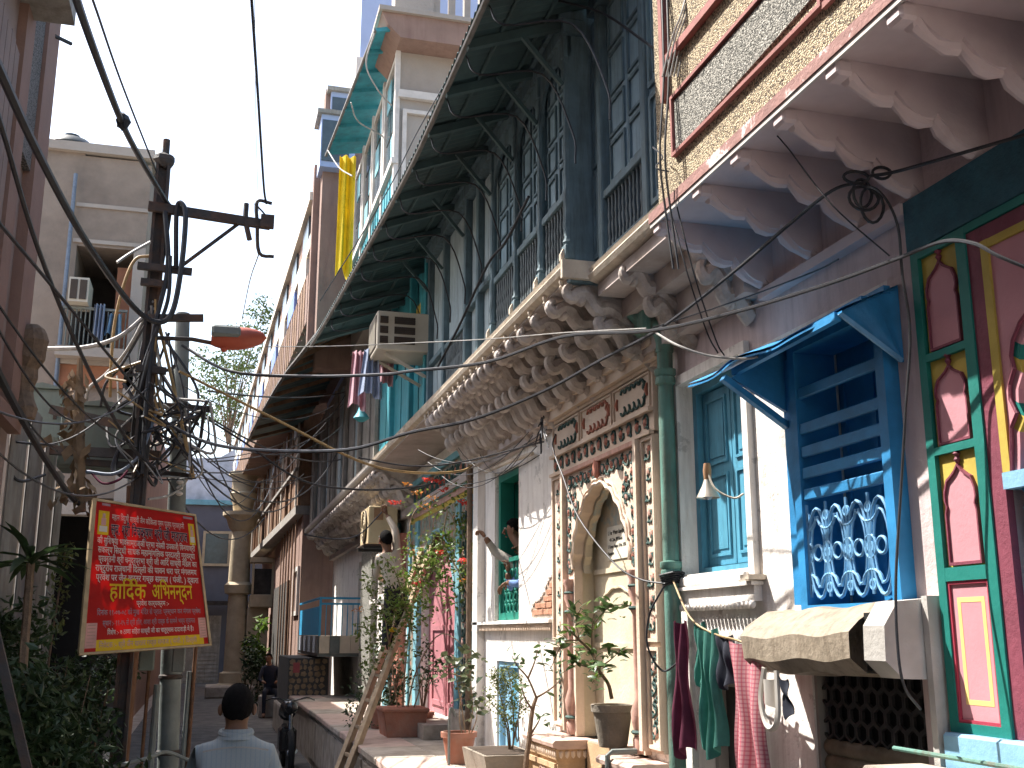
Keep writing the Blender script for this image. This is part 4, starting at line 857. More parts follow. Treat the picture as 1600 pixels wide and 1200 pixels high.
for t in (.35, .7):
    m = MB(); m.tube([(2.24 + (aw_out(y)[0] - 2.24) * t, y, 6.02 + (aw_out(y)[1] - 6.02) * t - .02) for y in [5.4 + i * .8 for i in range(11)]], .014, 6); m.build('purlin', 'awning_sheet', aw)
for k in range(12):                              # loose arched wires hanging under the sheet
    y = 5.7 + k * .62; xo, zo = aw_out(y)
    m = MB(); m.tube(smoothpts([(xo + .05, y + .1, zo - .04), (xo + .12, y, zo - .22), (1.9, y - .15, 5.45), (2.06, y - .28, 5.0), (2.07, y - .3, 4.78)], 5), .007, 5)
    tag(m.build('looped_wire', 'cable_black', None, True), ('first', 'second', 'third', 'fourth', 'fifth', 'sixth', 'seventh', 'eighth', 'ninth', 'tenth', 'eleventh', 'twelfth')[k] + ' looped wire under the corrugated awning, counted from the right', 'wire', 'wires drooping under the awning')
m = MB(); m.tube(smoothpts([(2.05, 7.0, 4.95), (2.04, 7.6, 4.82), (2.05, 8.2, 4.84), (2.05, 9.2, 4.62), (2.05, 10.2, 4.45)], 5), .011, 6); tag(m.build('gallery_cable', 'cable_black'), 'dark cable clipped along the gallery posts', 'cable')
# turquoise doors beyond the gallery
td = thing('turquoise_doorway', 'turquoise boarded door at the far end of the gallery', 'door', (2.1, 12.2, 4.2))
m = MB(); m.box(2.16, 2.3, 11.0, 14.6, 4.2, 6.1); m.build('boarding', 'turquoise', td)
for k in range(6): m = MB(); m.box(2.12, 2.16, 11.05 + k * .58, 11.57 + k * .58, 4.25, 5.0 if k % 2 else 5.6); m.build('board_panel', 'turquoise', td)
for y in (11.03, 11.95, 13.3): m = MB(); m.box(2.06, 2.14, y - .04, y + .04, 4.2, 6.05, .008); m.build('post', 'turquoise', td)
m = MB(); m.box(2.13, 2.159, 11.1, 11.9, 5.0, 5.55); m.build('yellow_pane', 'p_yellow', td)
# window air conditioner
ac = thing('window_air_conditioner', 'beige window air conditioner sticking out below the awning', 'air conditioner', (1.8, 11.0, 4.95))
p0, p1 = at(590, 486, 10.9), at(653, 550, 10.9)
X0, X1, Z0, Z1 = p0.x, 2.15, p1.z, p0.z + .01
m = MB(); m.box(X0, X1, 10.9, 11.5, Z0, Z1, .012); m.build('case', 'ac_beige', ac)
for c_ in range(2):
    for r_ in range(3):
        a = X0 + .03 + c_ * (.40 * (X1 - X0)) * .62; wdt = (X1 - X0) * (.14 if c_ == 0 else .36); zz = Z1 - .06 - r_ * (Z1 - Z0 - .1) / 3
        b = MB(); b.box(a, a + wdt, 10.885, 10.899, zz - .075, zz); lv = b.build('louvre_panel', 'ac_dark', ac)
        for q in range(3): b = MB(); b.box(a, a + wdt, 10.878, 10.8845, zz - .066 + q * .022, zz - .058 + q * .022); b.build('louvre', 'pole_steel', lv)
m = MB(); m.box(X0 - .008, X0 + .001, 10.95, 11.45, Z0 + .04, Z1 - .04); m.build('side_grille', 'ac_dark', ac)
for q in range(10): m = MB(); m.box(X0 - .014, X0 - .0081, 10.97 + q * .047, 10.985 + q * .047, Z0 + .05, Z1 - .05); m.build('fin', 'ac_beige', ac)
m = MB(); m.bar((X0 + .1, 11.0, Z0 - .01), (2.1, 11.0, Z0 - .25), .03, .03); m.build('bracket', 'ac_beige', ac); m = MB(); m.bar((X0 + .1, 11.4, Z0 - .01), (2.1, 11.4, Z0 - .25), .03, .03); m.build('bracket', 'ac_beige', ac)
def drape(name, mt, px0, px1, py0, py1, Y, label, cat='cloth', folds=3, amp=.05, group=None, taper=0.0):
    a, c = at(px0, py0, Y), at(px1, py1, Y); m = MB()
    def fn(d):
        return lambda u, v: (a.x + (c.x - a.x) * (.5 + (u - .5) * (1 - taper * (1 - v))), Y + d + amp * math.sin(u * folds * 6.28 + v), a.z + (c.z - a.z) * v * (1 - .08 * math.sin(u * 5)))
    m.grid(fn(0), 20, 10); m.grid(fn(.004), 20, 10); o = m.build(name, mt, None, True); return tag(o, label, cat, group)
drape('hanging_shirt', 'pink_cloth', 547, 573, 548, 638, 11.6, 'pale pink cloth drying below the window air conditioner', taper=.3)
drape('hanging_shirt', 'pale_blue_cloth', 562, 597, 545, 620, 11.4, 'pale blue cloth drying below the window air conditioner', taper=.4)
drape('hanging_rag', 'pink_cloth', 592, 615, 555, 602, 11.5, 'small faded pink rag beside the pale blue washing')
m = MB(); q = at(565, 645, 11.7); m.lathe(q, [(.03, .06), (.05, .0), (.09, -.06), (.03, -.1)], 10); tag(m.build('hanging_pot', 'turquoise', None, True), 'small turquoise pot hanging under the drying clothes', 'pot')

# ------------------------------------------------------------------ stone plinth along the house fronts
pl = thing('stone_plinth', 'worn stone terrace under the potted plants along the house fronts', 'terrace', (2.1, 12, 0))
m = MB(); m.box(1.62, 2.69, 7.4, 21, 0.006, 0.73); m.build('plinth_wall', 'kerbstone', pl)
for k in range(14):
    m = MB(); y = 7.4 + k * .97; m.box(1.56 + random.uniform(-.012, .012), 2.12, y + .006, y + .964, .731, .80 + random.uniform(-.004, .004), .01); m.build('slab', 'sandstone_top' if k % 3 else 'kerbstone', pl)
    m = MB(); m.box(2.125, 2.69, y + .006, y + .964, .731, .797, .006); m.build('slab', 'kerbstone', pl)
for k in range(8): m = MB(); m.box(1.595, 1.621, 8 + k * 1.2, 9.1 + k * 1.2, .12, .66, .008); m.build('facing_stone', 'kerbstone', pl)
m = MB(); m.box(1.2, 1.55, 12.6, 13.0, 0.006, .35, .03); tag(m.build('step_block', 'kerbstone'), 'loose stone step block at the foot of the terrace', 'step')
# ------------------------------------------------------------------ house with the pink door
pk = thing('pink_door_house', 'house front with a turquoise floral surround and a pink arched door', 'house', (2.7, 13.2, 0))
m = MB(); wall(m, W, 3.2, 11.251, 15.3, 0, 4.17, [(12.0, 14.25, .95, 3.2)]); m.build('wall', 'whitewash', pk)
m = MB(); m.box(2.80, 2.84, 12.0, 14.25, .95, 3.2); m.build('pink_door', 'door_pink', pk); dr = pk.children[-1]
for y in (12.2, 13.15): m = MB(); frame(m, 2.78, 2.801, y, y + .8, 1.05, 2.0, .06); m.build('door_panel', 'door_pink', dr)
m = MB(); m.box(2.78, 2.80, 13.07, 13.12, .96, 2.6); m.build('meeting_stile', 'door_pink', dr)
A2 = arch_line(4, 12.05, 14.2, 2.35, 3.12, .04)
m = MB(); spandrel(m, A2, 3.36, 2.66, 2.699, 0.04); m.build('arch_face', 'floral_mix', pk)
m = MB(); m.tube([(2.655, y, z) for y, z in A2], .025, 6); m.build('arch_moulding', 'frame_turq', pk, True)
for ya, yb, mt in ((11.32, 11.42, 'frame_turq'), (11.42, 11.78, 'floral_mix'), (11.78, 11.98, 'frame_turq'), (14.27, 14.5, 'frame_turq'), (14.5, 14.85, 'floral_mix'), (14.85, 14.98, 'frame_turq')):
    m = MB(); m.box(2.64 if mt == 'frame_turq' else 2.665, 2.698, ya + .001, yb - .001, .95, 3.36); m.build('side_band', mt, pk)
for za, zb, mt, x in ((3.361, 3.42, 'p_yellow', 2.66), (3.421, 3.49, 'relief_pink', 2.65), (3.491, 3.57, 'frame_turq', 2.62), (3.571, 3.84, 'floral_mix', 2.66), (3.841, 3.92, 'frame_turq', 2.62)):
    m = MB(); m.box(x, 2.697, 11.32, 14.98, za, zb); m.build('head_band', mt, pk)
for k in range(24): put('carved_scroll', curl, pk, (2.652, 11.45 + k * .148, 3.70), (R(180 * (k % 2)), 0, 0), 1.6); 
for k in range(12): put('carved_flower', flow, pk, (2.655, 11.5 + k * .296, 3.71), None, 1.3)
for k in range(14): put('carved_scroll', curl, pk, (2.655, 11.60, 1.15 + k * .155), (R(90), 0, 0), 1.5); put('carved_flower', flowp, pk, (2.657, 11.6 + .05 * (-1) ** k, 1.2 + k * .155), None, 1.1)
m = MB(); m.box(2.30, 2.72, 11.9, 14.4, .80, .949); m.build('door_step', 'kerbstone', pk)
m = MB(); m.box(2.55, 2.69, 11.28, 11.8, .8, 1.12, .02); m.build('surround_base', 'kerbstone', pk)
# ------------------------------------------------------------------ grey house with condenser beyond
gh = thing('grey_stone_house', 'narrow grey and white house front behind the man on the ladder', 'house', (2.7, 17.5, 0))
m = MB(); wall(m, W, 3.2, 15.31, 25.0, 0, 4.17, [(17.0, 17.5, 2.5, 3.3), (19.6, 20.6, 1.6, 3.2)]); m.build('wall', 'whitewash', gh)
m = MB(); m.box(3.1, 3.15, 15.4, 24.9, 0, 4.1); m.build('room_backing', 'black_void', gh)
m = MB(); m.box(2.60, 2.699, 18.2, 19.5, .8, 3.7); m.build('stone_panel', 'pebble_grey', gh)
m = MB(); m.box(2.56, 2.698, 16.0, 16.5, .8, 3.6); m.build('turquoise_pilaster', 'frame_turq', gh)
m = MB(); m.box(2.6, 2.6985, 15.45, 15.9, .8, 3.3); m.build('red_pilaster', 'relief_red', gh)
m = MB(); frame(m, 2.62, 2.72, 16.93, 17.57, 2.43, 3.37, .07); m.build('window_frame', 'window_white', gh)
m = MB(); m.box(2.50, 2.699, 16.8, 17.7, 2.34, 2.42, .01); m.build('window_sill', 'window_white', gh)
cu_ = thing('outdoor_condenser', 'cream outdoor air conditioner unit above the man on the ladder', 'air conditioner', (2.3, 15.6, 3.1))
a, c = at(577, 790, 15.4), at(610, 850, 15.4)
m = MB(); m.box(a.x, 2.55, 15.4, 16.25, c.z, a.z, .012); m.build('case', 'ac_cream', cu_)
m = MB(); m.box(a.x + .07, a.x + .2, 15.392, 15.3999, a.z - .2, a.z - .03); m.build('sticker', 'cardboard', cu_)
m = MB(); m.lathe((a.x - .02, 15.78, (a.z + c.z) / 2), [(.24, 0), (.24, .018), (.22, .022)], 24, 'x'); fo = m.build('fan_ring', 'ac_dark', cu_, True)
for k in range(5): m = MB(); m.tube([(a.x - .024, 15.78 + .045 * (k + 1) * math.cos(t * .3), (a.z + c.z) / 2 + .045 * (k + 1) * math.sin(t * .3)) for t in range(22)], .005, 4); m.build('fan_guard', 'ac_cream', fo)
for y in (15.5, 16.1): m = MB(); m.bar((a.x - .05, y, c.z - .04), (2.66, y, c.z - .04), .05, .05); m.build('bracket', 'dark_iron', cu_)
m = MB(); m.box(a.x - .06, 2.6, 15.42, 16.2, c.z - .02, c.z - .005); m.build('tray', 'pole_steel', cu_)
# gallery storey further along: weathered boards on a second set of corbels
fg = thing('weathered_gallery', 'weathered grey boarded upper storey beyond the turquoise door', 'gallery', (2.1, 20, 4.1))
m = MB(); m.box(2.10, 3.3, 14.61, 25.2, 4.10, 4.20); m.build('soffit', 'soffit_plaster', fg)
m = MB(); m.prism([(2.12, 4.11), (2.05, 4.13), (2.035, 4.16), (2.05, 4.18), (2.04, 4.205), (2.27, 4.205), (2.27, 4.11)], 14.61, 25.2, 'y'); m.build('floor_edge', 'window_white', fg)
m = MB(); m.box(2.2, 2.3, 14.61, 25.2, 4.206, 6.5); m.build('back_boards', 'plank_grey', fg)
for k in range(24):
    y = 14.65 + k * .44
    m = MB(); m.box(2.12 + .02 * (k % 2), 2.199, y, y + .40, 4.21, 6.2); m.build('plank', 'plank_grey' if k % 5 else 'pale_panel', fg)
    if k % 4 == 0: m = MB(); m.box(2.07, 2.12, y - .03, y + .05, 4.21, 6.3); m.build('post', 'plank_grey', fg)
for k in range(30): put('corbel', cm_, fg, (2.09, 14.75 + k * .345, 4.10), None, (1, 1.5, random.uniform(.9, 1.1)))
m = MB(); m.box(2.6, 2.699, 11.3, 25, 3.50, 3.60); m.build('cornice', 'soffit_plaster', fg)
# second awning, higher and further out
a2 = thing('far_awning', 'dark sagging sheet awning over the far wooden houses', 'awning', (1.5, 20, 6.3))
o2 = [atz(503, 508, 6.0), atz(472, 548, 6.1), atz(440, 590, 6.2), atz(410, 642, 6.3), atz(386, 690, 6.3)]
sp2 = smoothpts(o2, 8)
def a2f(u, v):
    k = u * (len(sp2) - 1); i = min(int(k), len(sp2) - 2); p = sp2[i].lerp(sp2[i + 1], k - i); q = Vector((2.25 - .25 * u, p.y + .3, 6.75)); r_ = p.lerp(q, v); return (r_.x, r_.y, r_.z + .015 * math.sin(k * 7))
m = MB(); m.grid(a2f, 160, 3); m.grid(lambda u, v: tuple(Vector(a2f(u, v)) - Vector((0, 0, .006))), 160, 3); m.build('awning_sheet', 'awning_sheet', a2)
m = MB(); m.tube([p - Vector((0, 0, .04)) for p in sp2], .03, 6); m.build('edge_pipe', 'awning_edge', a2)
for k in range(12): u = (k + .5) / 12; m = MB(); m.bar(Vector(a2f(u, .02)) - Vector((0, 0, .05)), Vector(a2f(u, 1)) - Vector((0, 0, .05)), .06, .07); m.build('rafter', 'plank_brown', a2)
# ------------------------------------------------------------------ overhanging plank house at the end
bh = thing('plank_house', 'brown vertical plank house overhanging the far end of the alley', 'house', (1.8, 30, 0))
def bx_(y): return 1.88 - .0245 * (y - 25)      # its front runs slightly into the alley
def skew(m, y0, y1, dx0, dx1, z0, z1): m.add([(bx_(y) + d, y, z) for y in (y0, y1) for d in (dx0, dx1) for z in (z0, z1)], [(0, 1, 3, 2), (4, 6, 7, 5), (0, 4, 5, 1), (2, 3, 7, 6), (0, 2, 6, 4), (1, 5, 7, 3)]); return m
skew(MB(), 25.21, 44, .06, 2.5, 4.75, 7.4).build('core', 'plank_brown', bh)
for k in range(42): y = 25.25 + k * .44; skew(MB(), y, y + .38, random.uniform(-.02, .02), .059, 4.78, 6.35 + .1 * (k % 3)).build('plank', 'plank_brown', bh)
for k in range(14): y = 25.3 + k * 1.3; skew(MB(), y, y + .12, -.06, -.021, 4.75, 7.4).build('post', 'band_white' if k % 3 == 0 else 'plank_brown', bh)
skew(MB(), 25.21, 44, -.05, .3, 4.55, 4.749).build('floor_beam', 'plank_grey', bh)
skew(MB(), 25.21, 44, -.10, -.022, 5.55, 5.62).build('rail', 'plank_grey', bh)
for k in range(8): y = 26 + k * 2.1; skew(MB(), y, y + .7, -.03, .055, 6.5, 7.2).build('window_pane', 'end_white', bh)
m = MB(); m.box(2.0, 2.9, 25.21, 44, 0, 4.54); m.build('ground_floor', 'rust_wall', bh)
m = MB(); m.box(1.93, 1.999, 28, 34, .2, 3.2); m.build('dark_doorway', 'dark_room', bh)
for k in range(6): m = MB(); m.box(1.9, 1.929, 26 + k * 1.0, 26.1 + k * 1.0, .2, 4.5); m.build('door_post', 'plank_brown', bh)
m = MB(); frame(m, 1.94, 1.9985, 25.4, 26.8, 2.3, 3.4, .1); m.build('window_frame', 'window_white', bh)
# ------------------------------------------------------------------ upper storeys further on
uh = thing('corrugated_upper_house', 'tall rust-brown upper storeys with white and blue bands', 'house', (1.3, 25, 6))
def ux(y): return 1.30 - .0239 * (y - 18)
def skw(m, y0, y1, d0, d1, z0, z1): m.add([(ux(y) + d, y, z) for y in (y0, y1) for d in (d0, d1) for z in (z0, z1)], [(0, 1, 3, 2), (4, 6, 7, 5), (0, 4, 5, 1), (2, 3, 7, 6), (0, 2, 6, 4), (1, 5, 7, 3)]); return m
skw(MB(), 17.5, 44, .05, 3, 6.9, 9.0).build('core', 'rust_wall', uh)
skw(MB(), 17.4, 44, -.05, .6, 9.0, 9.15).build('parapet', 'band_white', uh)
skw(MB(), 17.45, 44, .0, .049, 8.2, 8.45).build('white_band', 'band_white', uh)
for k in range(60): y = 17.5 + k * .44; skw(MB(), y, y + .30, -.01, .049, 6.9, 7.75).build('rib', 'plank_brown' if k % 3 else 'rust_wall', uh)
for k in range(13): y = 18 + k * 2; skw(MB(), y, y + 1.3, -.005, .048, 7.8, 8.17).build('blue_panel', 'band_blue' if k % 2 else 'band_white', uh)
for k in range(13): y = 18 + k * 2; skw(MB(), y, y + .9, .01, .047, 8.5, 8.95).build('window_pane', 'pane_dark', uh)
skw(MB(), 17.3, 17.49, .0, 3, 6.5, 9.6).build('end_wall', 'rust_wall', uh)
# pink-brown tower with lanterns behind the bay
tw = thing('rust_tower', 'pinkish brown building with small boxed balconies behind the teal bay', 'building', (1.6, 19, 6))
m = MB(); m.box(1.42, 3.5, 16.9, 17.29, 6.0, 10.8); m.build('wall', 'rust_wall', tw)
for px, py0, py1, Y in ((503, 178, 262, 16.7), (518, 143, 205, 16.8)):
    a, c = at(px, py0, Y), at(px + 22, py1, Y); m = MB(); m.box(a.x, c.x + .3, Y, Y + .5, c.z, a.z); bb = m.build('boxed_balcony', 'lilac_blue', tw)
    m = MB(); m.box(a.x - .07, c.x + .3, Y - .07, Y + .6, a.z, a.z + .07); m.build('cap', 'plank_grey', bb); m = MB(); m.box(a.x + .02, c.x + .2, Y - .02, Y - .001, c.z + .1, a.z - .1); m.build('pane', 'pane_dark', bb)
lb = thing('lilac_slab_building', 'tall plain pale lilac building rising behind the teal bay', 'building', (3, 21, 0))
m = MB(); a = at(562, 100, 20); m.box(a.x, a.x + 3.2, 20, 24, 5, 15); m.build('wall', 'lilac_blue', lb)
m = MB(); m.box(a.x - .08, a.x + 3.3, 19.9, 24.1, a.z - .3, a.z + .1); m.build('string_course', 'window_white', lb)
m = MB(); m.box(a.x + .9, a.x + 1.0, 19.95, 19.999, 5, 15); m.build('downpipe', 'pole_grey', lb)
# ------------------------------------------------------------------ teal bay with the hipped awning
by = thing('teal_bay', 'projecting teal and white glazed bay under a teal hipped awning', 'bay window', (2, 14, 6))
m = MB(); m.box(1.96, 3.6, 12.45, 16.8, 6.2, 9.099); m.build('wall', 'old_concrete_pale', by)
for y in (12.42, 13.45, 14.48, 15.5, 16.5):
    m = MB(); m.box(1.90, 1.958, y, y + .10, 6.6, 9.2); m.build('post', 'window_white', by)
for k in range(4):
    y = 12.53 + k * 1.028
    m = MB(); m.box(1.925, 1.957, y, y + .91, 6.5, 7.55); ap = m.build('apron_panel', 'turquoise', by)
    for q in range(4): m = MB(); m.box(1.915, 1.9249, y + .06 + q * .22, y + .19 + q * .22, 6.55, 7.5); m.build('board', 'turquoise', ap)
    m = MB(); frame(m, 1.91, 1.957, y, y + .91, 7.65, 9.1, .07); wf = m.build('window_frame', 'window_white', by)
    for r_ in range(3):
        for c_ in range(2): m = MB(); m.box(1.935, 1.95, y + .09 + c_ * .38, y + .42 + c_ * .38, 7.74 + r_ * .44, 8.12 + r_ * .44); m.build('pane', 'pane_dark' if (r_ + c_ + k) % 3 else 'frame_turq', wf)
m = MB(); m.box(1.87, 1.957, 12.405, 16.62, 7.56, 7.64); m.build('sill_rail', 'window_white', by)
for a, c in ((2.0, 2.45), (2.5, 2.95)): m = MB(); frame(m, 12.40, 12.449, a, c, 6.9, 8.3, .05) if False else m.ring([(a, 6.9), (c, 6.9), (c, 8.3), (a, 8.3)], [(a + .05, 6.95), (c - .05, 6.95), (c - .05, 8.25), (a + .05, 8.25)], 12.40, 12.449, 'y'); m.build('side_panel', 'window_white', by)
m = MB(); m.box(2.98, 3.5, 12.405, 12.449, 6.9, 8.25); m.build('side_window', 'pane_dark', by)
m = MB(); m.box(1.94, 3.6, 12.38, 12.449, 8.45, 8.55); m.build('side_string', 'window_white', by)
for k in range(7):
    y0, y1 = 12.2 + k * .55, 12.745 + k * .55; xo = 1.60 - .055 * (y0 - 12.2); m = MB(); m.add([(xo, y0, 9.22), (xo - .03, y1, 9.22), (1.99, y1, 9.33), (1.99, y0, 9.33)], [(0, 1, 2, 3)]); m.add([(xo, y0, 9.235), (xo - .03, y1, 9.235), (1.99, y1, 9.345), (1.99, y0, 9.345)], [(0, 1, 2, 3)]); m.build('awning_board', 'turquoise', by)
    m = MB(); m.bar((xo + .01, y0, 9.20), (1.97, y0, 9.30), .04, .05); m.build('awning_rib', 'turquoise', by)
m = MB(); m.tube([(1.60 - .055 * (y - 12.2), y, 9.21) for y in (12.2, 13, 14, 15, 16.05)], .022, 6); m.build('awning_edge', 'awning_edge', by)
m = MB(); m.prism([(1.90, 9.10), (1.74, 9.26), (1.66, 9.42), (3.8, 9.42), (3.8, 9.10)], 12.1, 13.2, 'y'); m.build('roof_cornice', 'rust_wall', by)
m = MB(); m.box(1.62, 3.8, 12.05, 13.3, 9.421, 9.48); m.build('roof_edge', 'old_concrete_pale', by)
m = MB(); m.box(1.85, 2.35, 12.3, 12.6, 9.481, 11.0); m.build('parapet_pier', 'old_concrete_pale', by)
for k in range(6): m = MB(); m.box(2.36 + k * .2, 2.44 + k * .2, 12.35, 12.45, 9.481, 10.4); m.build('parapet_baluster', 'old_concrete_pale', by)
drape('yellow_cloth', 'yellow_cloth', 531, 550, 243, 436, 14.5, 'long bright yellow cloth hanging down from the teal bay', 'cloth', 2, .05)
# ------------------------------------------------------------------ blue balcony and stone cladding
bb = thing('blue_balcony', 'bright blue railed balcony with a tiled slab low on the right', 'balcony', (2.3, 21, 1.5))
m = MB(); m.box(1.95, 2.69, 20, 24.4, 1.50, 1.56); m.build('slab', 'marble_dark', bb)
for k in range(4): m = MB(); m.box(1.96 + k * .185, 2.135 + k * .185, 19.97, 19.999, 1.562, 1.86); m.build('front_tile', 'marble_dark' if k == 1 else 'marble_tile', bb)
for k in range(9): m = MB(); m.box(1.93, 1.949, 20.02 + k * .49, 20.47 + k * .49, 1.562, 1.86); m.build('side_tile', 'end_white' if k % 2 else 'marble_dark', bb)
m = MB(); m.box(1.96, 2.69, 20.005, 24.38, 1.561, 1.858); m.build('upstand', 'marble_tile', bb)
m = MB(); m.box(1.955, 1.975, 20.06, 24.36, 1.87, 2.38); m.build('side_sheet', 'balcony_blue', bb)
for z, yy in ((2.52, 20.02), (2.42, 20.02)): m = MB(); m.bar((1.96, yy, z), (2.69, yy, z), .04, .035); m.build('front_rail', 'balcony_blue', bb)
m = MB(); m.bar((1.96, 20.0, 2.52), (1.96, 24.38, 2.52), .04, .035); m.build('side_rail', 'balcony_blue', bb)
for k in range(8): m = MB(); m.box(1.965 + k * .095, 1.98 + k * .095, 20.015, 20.03, 1.86, 2.42); m.build('rail_bar', 'balcony_blue', bb)
for k in range(9): m = MB(); m.tube(loop(0, 0, .05, .045, 12, x=0), .006, 4); o = m.build('scroll', 'balcony_blue', bb); o.location = Vector((1.965, 20.3 + k * .48, 2.45)) - ORG['blue_balcony']
m = MB(); m.box(1.94, 1.98, 19.98, 20.02, 1.86, 2.54); m.build('corner_post', 'balcony_blue', bb)
sw = thing('stone_clad_wall', 'low wall clad in crazy paving stones under the blue balcony', 'wall', (1.9, 21, 0))
m = MB(); m.box(1.52, 2.25, 21.0, 24, 0.006, 1.46); m.build('core', 'clad_mortar', sw)
m = MB(); m.box(1.46, 2.30, 20.9, 24, 0.006, .56, .02); m.build('base', 'kerbstone', sw)
random.seed(21)
for r_ in range(8):
    x = 1.53; z = .585 + r_ * .108
    while x < 2.22:
        wd = random.uniform(.07, .14); n_ = random.choice((4, 5, 5, 6)); cx, cz = x + wd / 2, z + .05 + random.uniform(-.012, .012)
        if cx + wd / 2 > 2.25: break
        m = MB(); m.prism([(cx + wd * .52 * math.cos(2 * math.pi * q / n_ + r_) * random.uniform(.85, 1.05), cz + .056 * math.sin(2 * math.pi * q / n_ + r_) * random.uniform(.85, 1.05)) for q in range(n_)], 20.975, 21.001, 'y'); m.build('clad_stone', 'clad_stone', sw); x += wd + .012
m = MB(); m.box(1.60, 1.72, 20.96, 20.974, 1.2, 1.38); tag(m.build('wall_poster', 'banner_red'), 'faded pink square poster on the stone-clad wall', 'poster')
random.seed(33)
# ------------------------------------------------------------------ stone pillar with bracketed balcony
pr_ = thing('stone_pillar', 'tall carved cream stone pillar at the far end of the alley', 'pillar', (.95, 36, 0))
m = MB(); m.lathe((.95, 36.3, 0), [(.55, 0), (.55, .35), (.45, .4), (.45, .7), (.33, .75), (.30, 3.1), (.42, 3.15), (.45, 3.4), (.34, 3.5), (.30, 5.1), (.40, 5.2), (.50, 5.5), (.62, 5.6), (.62, 5.72)], 16); m.build('shaft', 'pillar_stone', pr_, True)
m = MB(); m.lathe((.95, 36.3, 5.72), [(.30, 0), (.34, .3), (.45, .6), (.36, .65), (.40, 1.1), (.5, 1.2), (.5, 1.3)], 12); m.build('finial', 'pillar_stone', pr_, True)
m = MB(); m.box(1.3, 2.0, 35.6, 36.6, 2.7, 3.1, .03); m.build('bracket_block', 'pillar_stone', pr_)
m = MB(); m.box(1.35, 1.95, 35.7, 36.4, 3.1, 3.9); m.build('boxed_niche', 'dark_room', pr_)
for x in (1.32, 1.93): m = MB(); m.box(x, x + .07, 35.6, 35.69, 3.1, 4.1); m.build('niche_post', 'pillar_stone', pr_)
m = MB(); m.box(1.25, 2.05, 35.55, 36.5, 4.1, 4.25); m.build('niche_cap', 'pillar_stone', pr_)
m = MB(); m.box(1.25, 1.9, 36, 37, 0, 2.69); m.build('pier', 'pillar_stone', pr_)
m = MB(); m.box(.1, 1.6, 35.0, 36.9, 0.006, .35, .04); m.build('step', 'kerbstone', pr_)
# ------------------------------------------------------------------ building closing the alley
eb = thing('end_building', 'blue-grey building with a white parapet closing the alley', 'building', (0, 46, 0))
m = MB(); m.box(-4.5, 3.2, 46, 50, 0, 7.1); m.build('wall', 'end_blue', eb)
m = MB(); m.prism([(-4.5, 7.12), (3.2, 7.12), (3.2, 10.0), (1.3, 9.7), (.2, 9.0), (-.8, 8.9), (-1.4, 9.3), (-4.5, 9.3)], 46.0, 46.4, 'y'); m.build('parapet', 'end_white', eb)
m = MB(); m.box(-4.5, 3.2, 45.85, 45.999, 7.0, 7.2); m.build('string_course', 'frame_turq', eb)
m = MB(); m.box(-.25, .75, 45.93, 45.999, 4.6, 5.9); wf = m.build('window', 'pane_dark', eb); m = MB(); m.ring([(-.3, 4.55), (.8, 4.55), (.8, 5.95), (-.3, 5.95)], [(-.2, 4.65), (.7, 4.65), (.7, 5.85), (-.2, 5.85)], 45.9, 45.95, 'y'); m.build('window_frame', 'pillar_stone', wf)
m = MB(); m.box(-1.4, .6, 45.9, 45.999, 0, 2.6); sd_ = m.build('shutter_door', 'plank_grey', eb)
for k in range(16): m = MB(); m.box(-1.35, .55, 45.87, 45.899, .1 + k * .155, .21 + k * .155); m.build('shutter_slat', 'plank_grey', sd_)
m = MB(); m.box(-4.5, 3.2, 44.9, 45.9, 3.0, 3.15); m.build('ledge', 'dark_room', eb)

# ------------------------------------------------------------------ near house on the left
XL = -1.3
ln = thing('left_house', 'salmon plastered house with grooved panels at the left edge', 'house', (-1.6, 5, 0))
m = MB(); m.box(-4.5, XL - .05, -5, 7.78, 0, 8.2); m.build('wall', 'left_pink', ln)
m = MB(); m.box(XL - .05, XL + .02, 7.36, 7.80, 3.3, 8.3); m.build('corner_pilaster', 'left_salmon', ln)
m = MB(); m.box(XL - .05, XL - .005, 6.98, 7.355, 4.9, 8.2); m.build('pebble_strip', 'pebble_dark', ln)
m = MB(); m.box(XL - .05, XL + .005, 6.70, 6.975, 3.3, 8.2); m.build('salmon_strip', 'left_salmon', ln)
for k in range(12): m = MB(); m.box(XL - .05, XL - .012, 5.0 + k * .14, 5.125 + k * .14, 3.3, 5.4 - .02 * (k % 2)); m.build('grooved_board', 'left_pink', ln)
m = MB(); m.box(XL - .05, XL + .25, 4.5, 6.9, 5.75, 5.95); m.build('balcony_slab', 'plank_grey', ln)
tf = thing('tin_fence', 'tall fence of pale corrugated tin sheets at the left edge', 'fence', (-1.4, 9, 0))
for k in range(7): m = MB(); y = 7.85 + k * .4; zt_ = 3.2 + .12 * (k % 3); m.grid(lambda u, v: (-1.33 + .018 * math.sin(u * 25) - .03 * (k % 2), y + u * .39, .1 + v * zt_), 20, 1); m.grid(lambda u, v: (-1.34 + .018 * math.sin(u * 25) - .03 * (k % 2), y + u * .39, .1 + v * zt_), 20, 1); m.build('tin_sheet', 'tin_pale', tf)
for y in (7.9, 9.2, 10.5): m = MB(); m.box(-1.46, -1.385, y, y + .07, 0, 3.2); m.build('post', 'plank_grey', tf)
m = MB(); m.box(XL - .05, XL + .03, 4.9, 7.8, 3.2, 3.299); m.build('string_course', 'left_salmon', ln)
m = MB(); m.bar((XL + .0, 7.6, 6.05), (XL + .12, 7.7, 6.05), .02, .02); m.build('hook', 'dark_iron', ln)
m = MB(); q = at(40, 560, 7.6); m.tube(smoothpts([(q.x, 7.7, q.z + .25), (q.x + .02, 7.7, q.z + .1), (q.x - .04, 7.75, q.z - .15), (q.x + .02, 7.7, q.z - .4)], 4), [.05, .08, .09, .1, .09, .1, .08, .1, .09, .08, .08, .09, .06], 9); m.build('rough_pier', 'bark', ln)
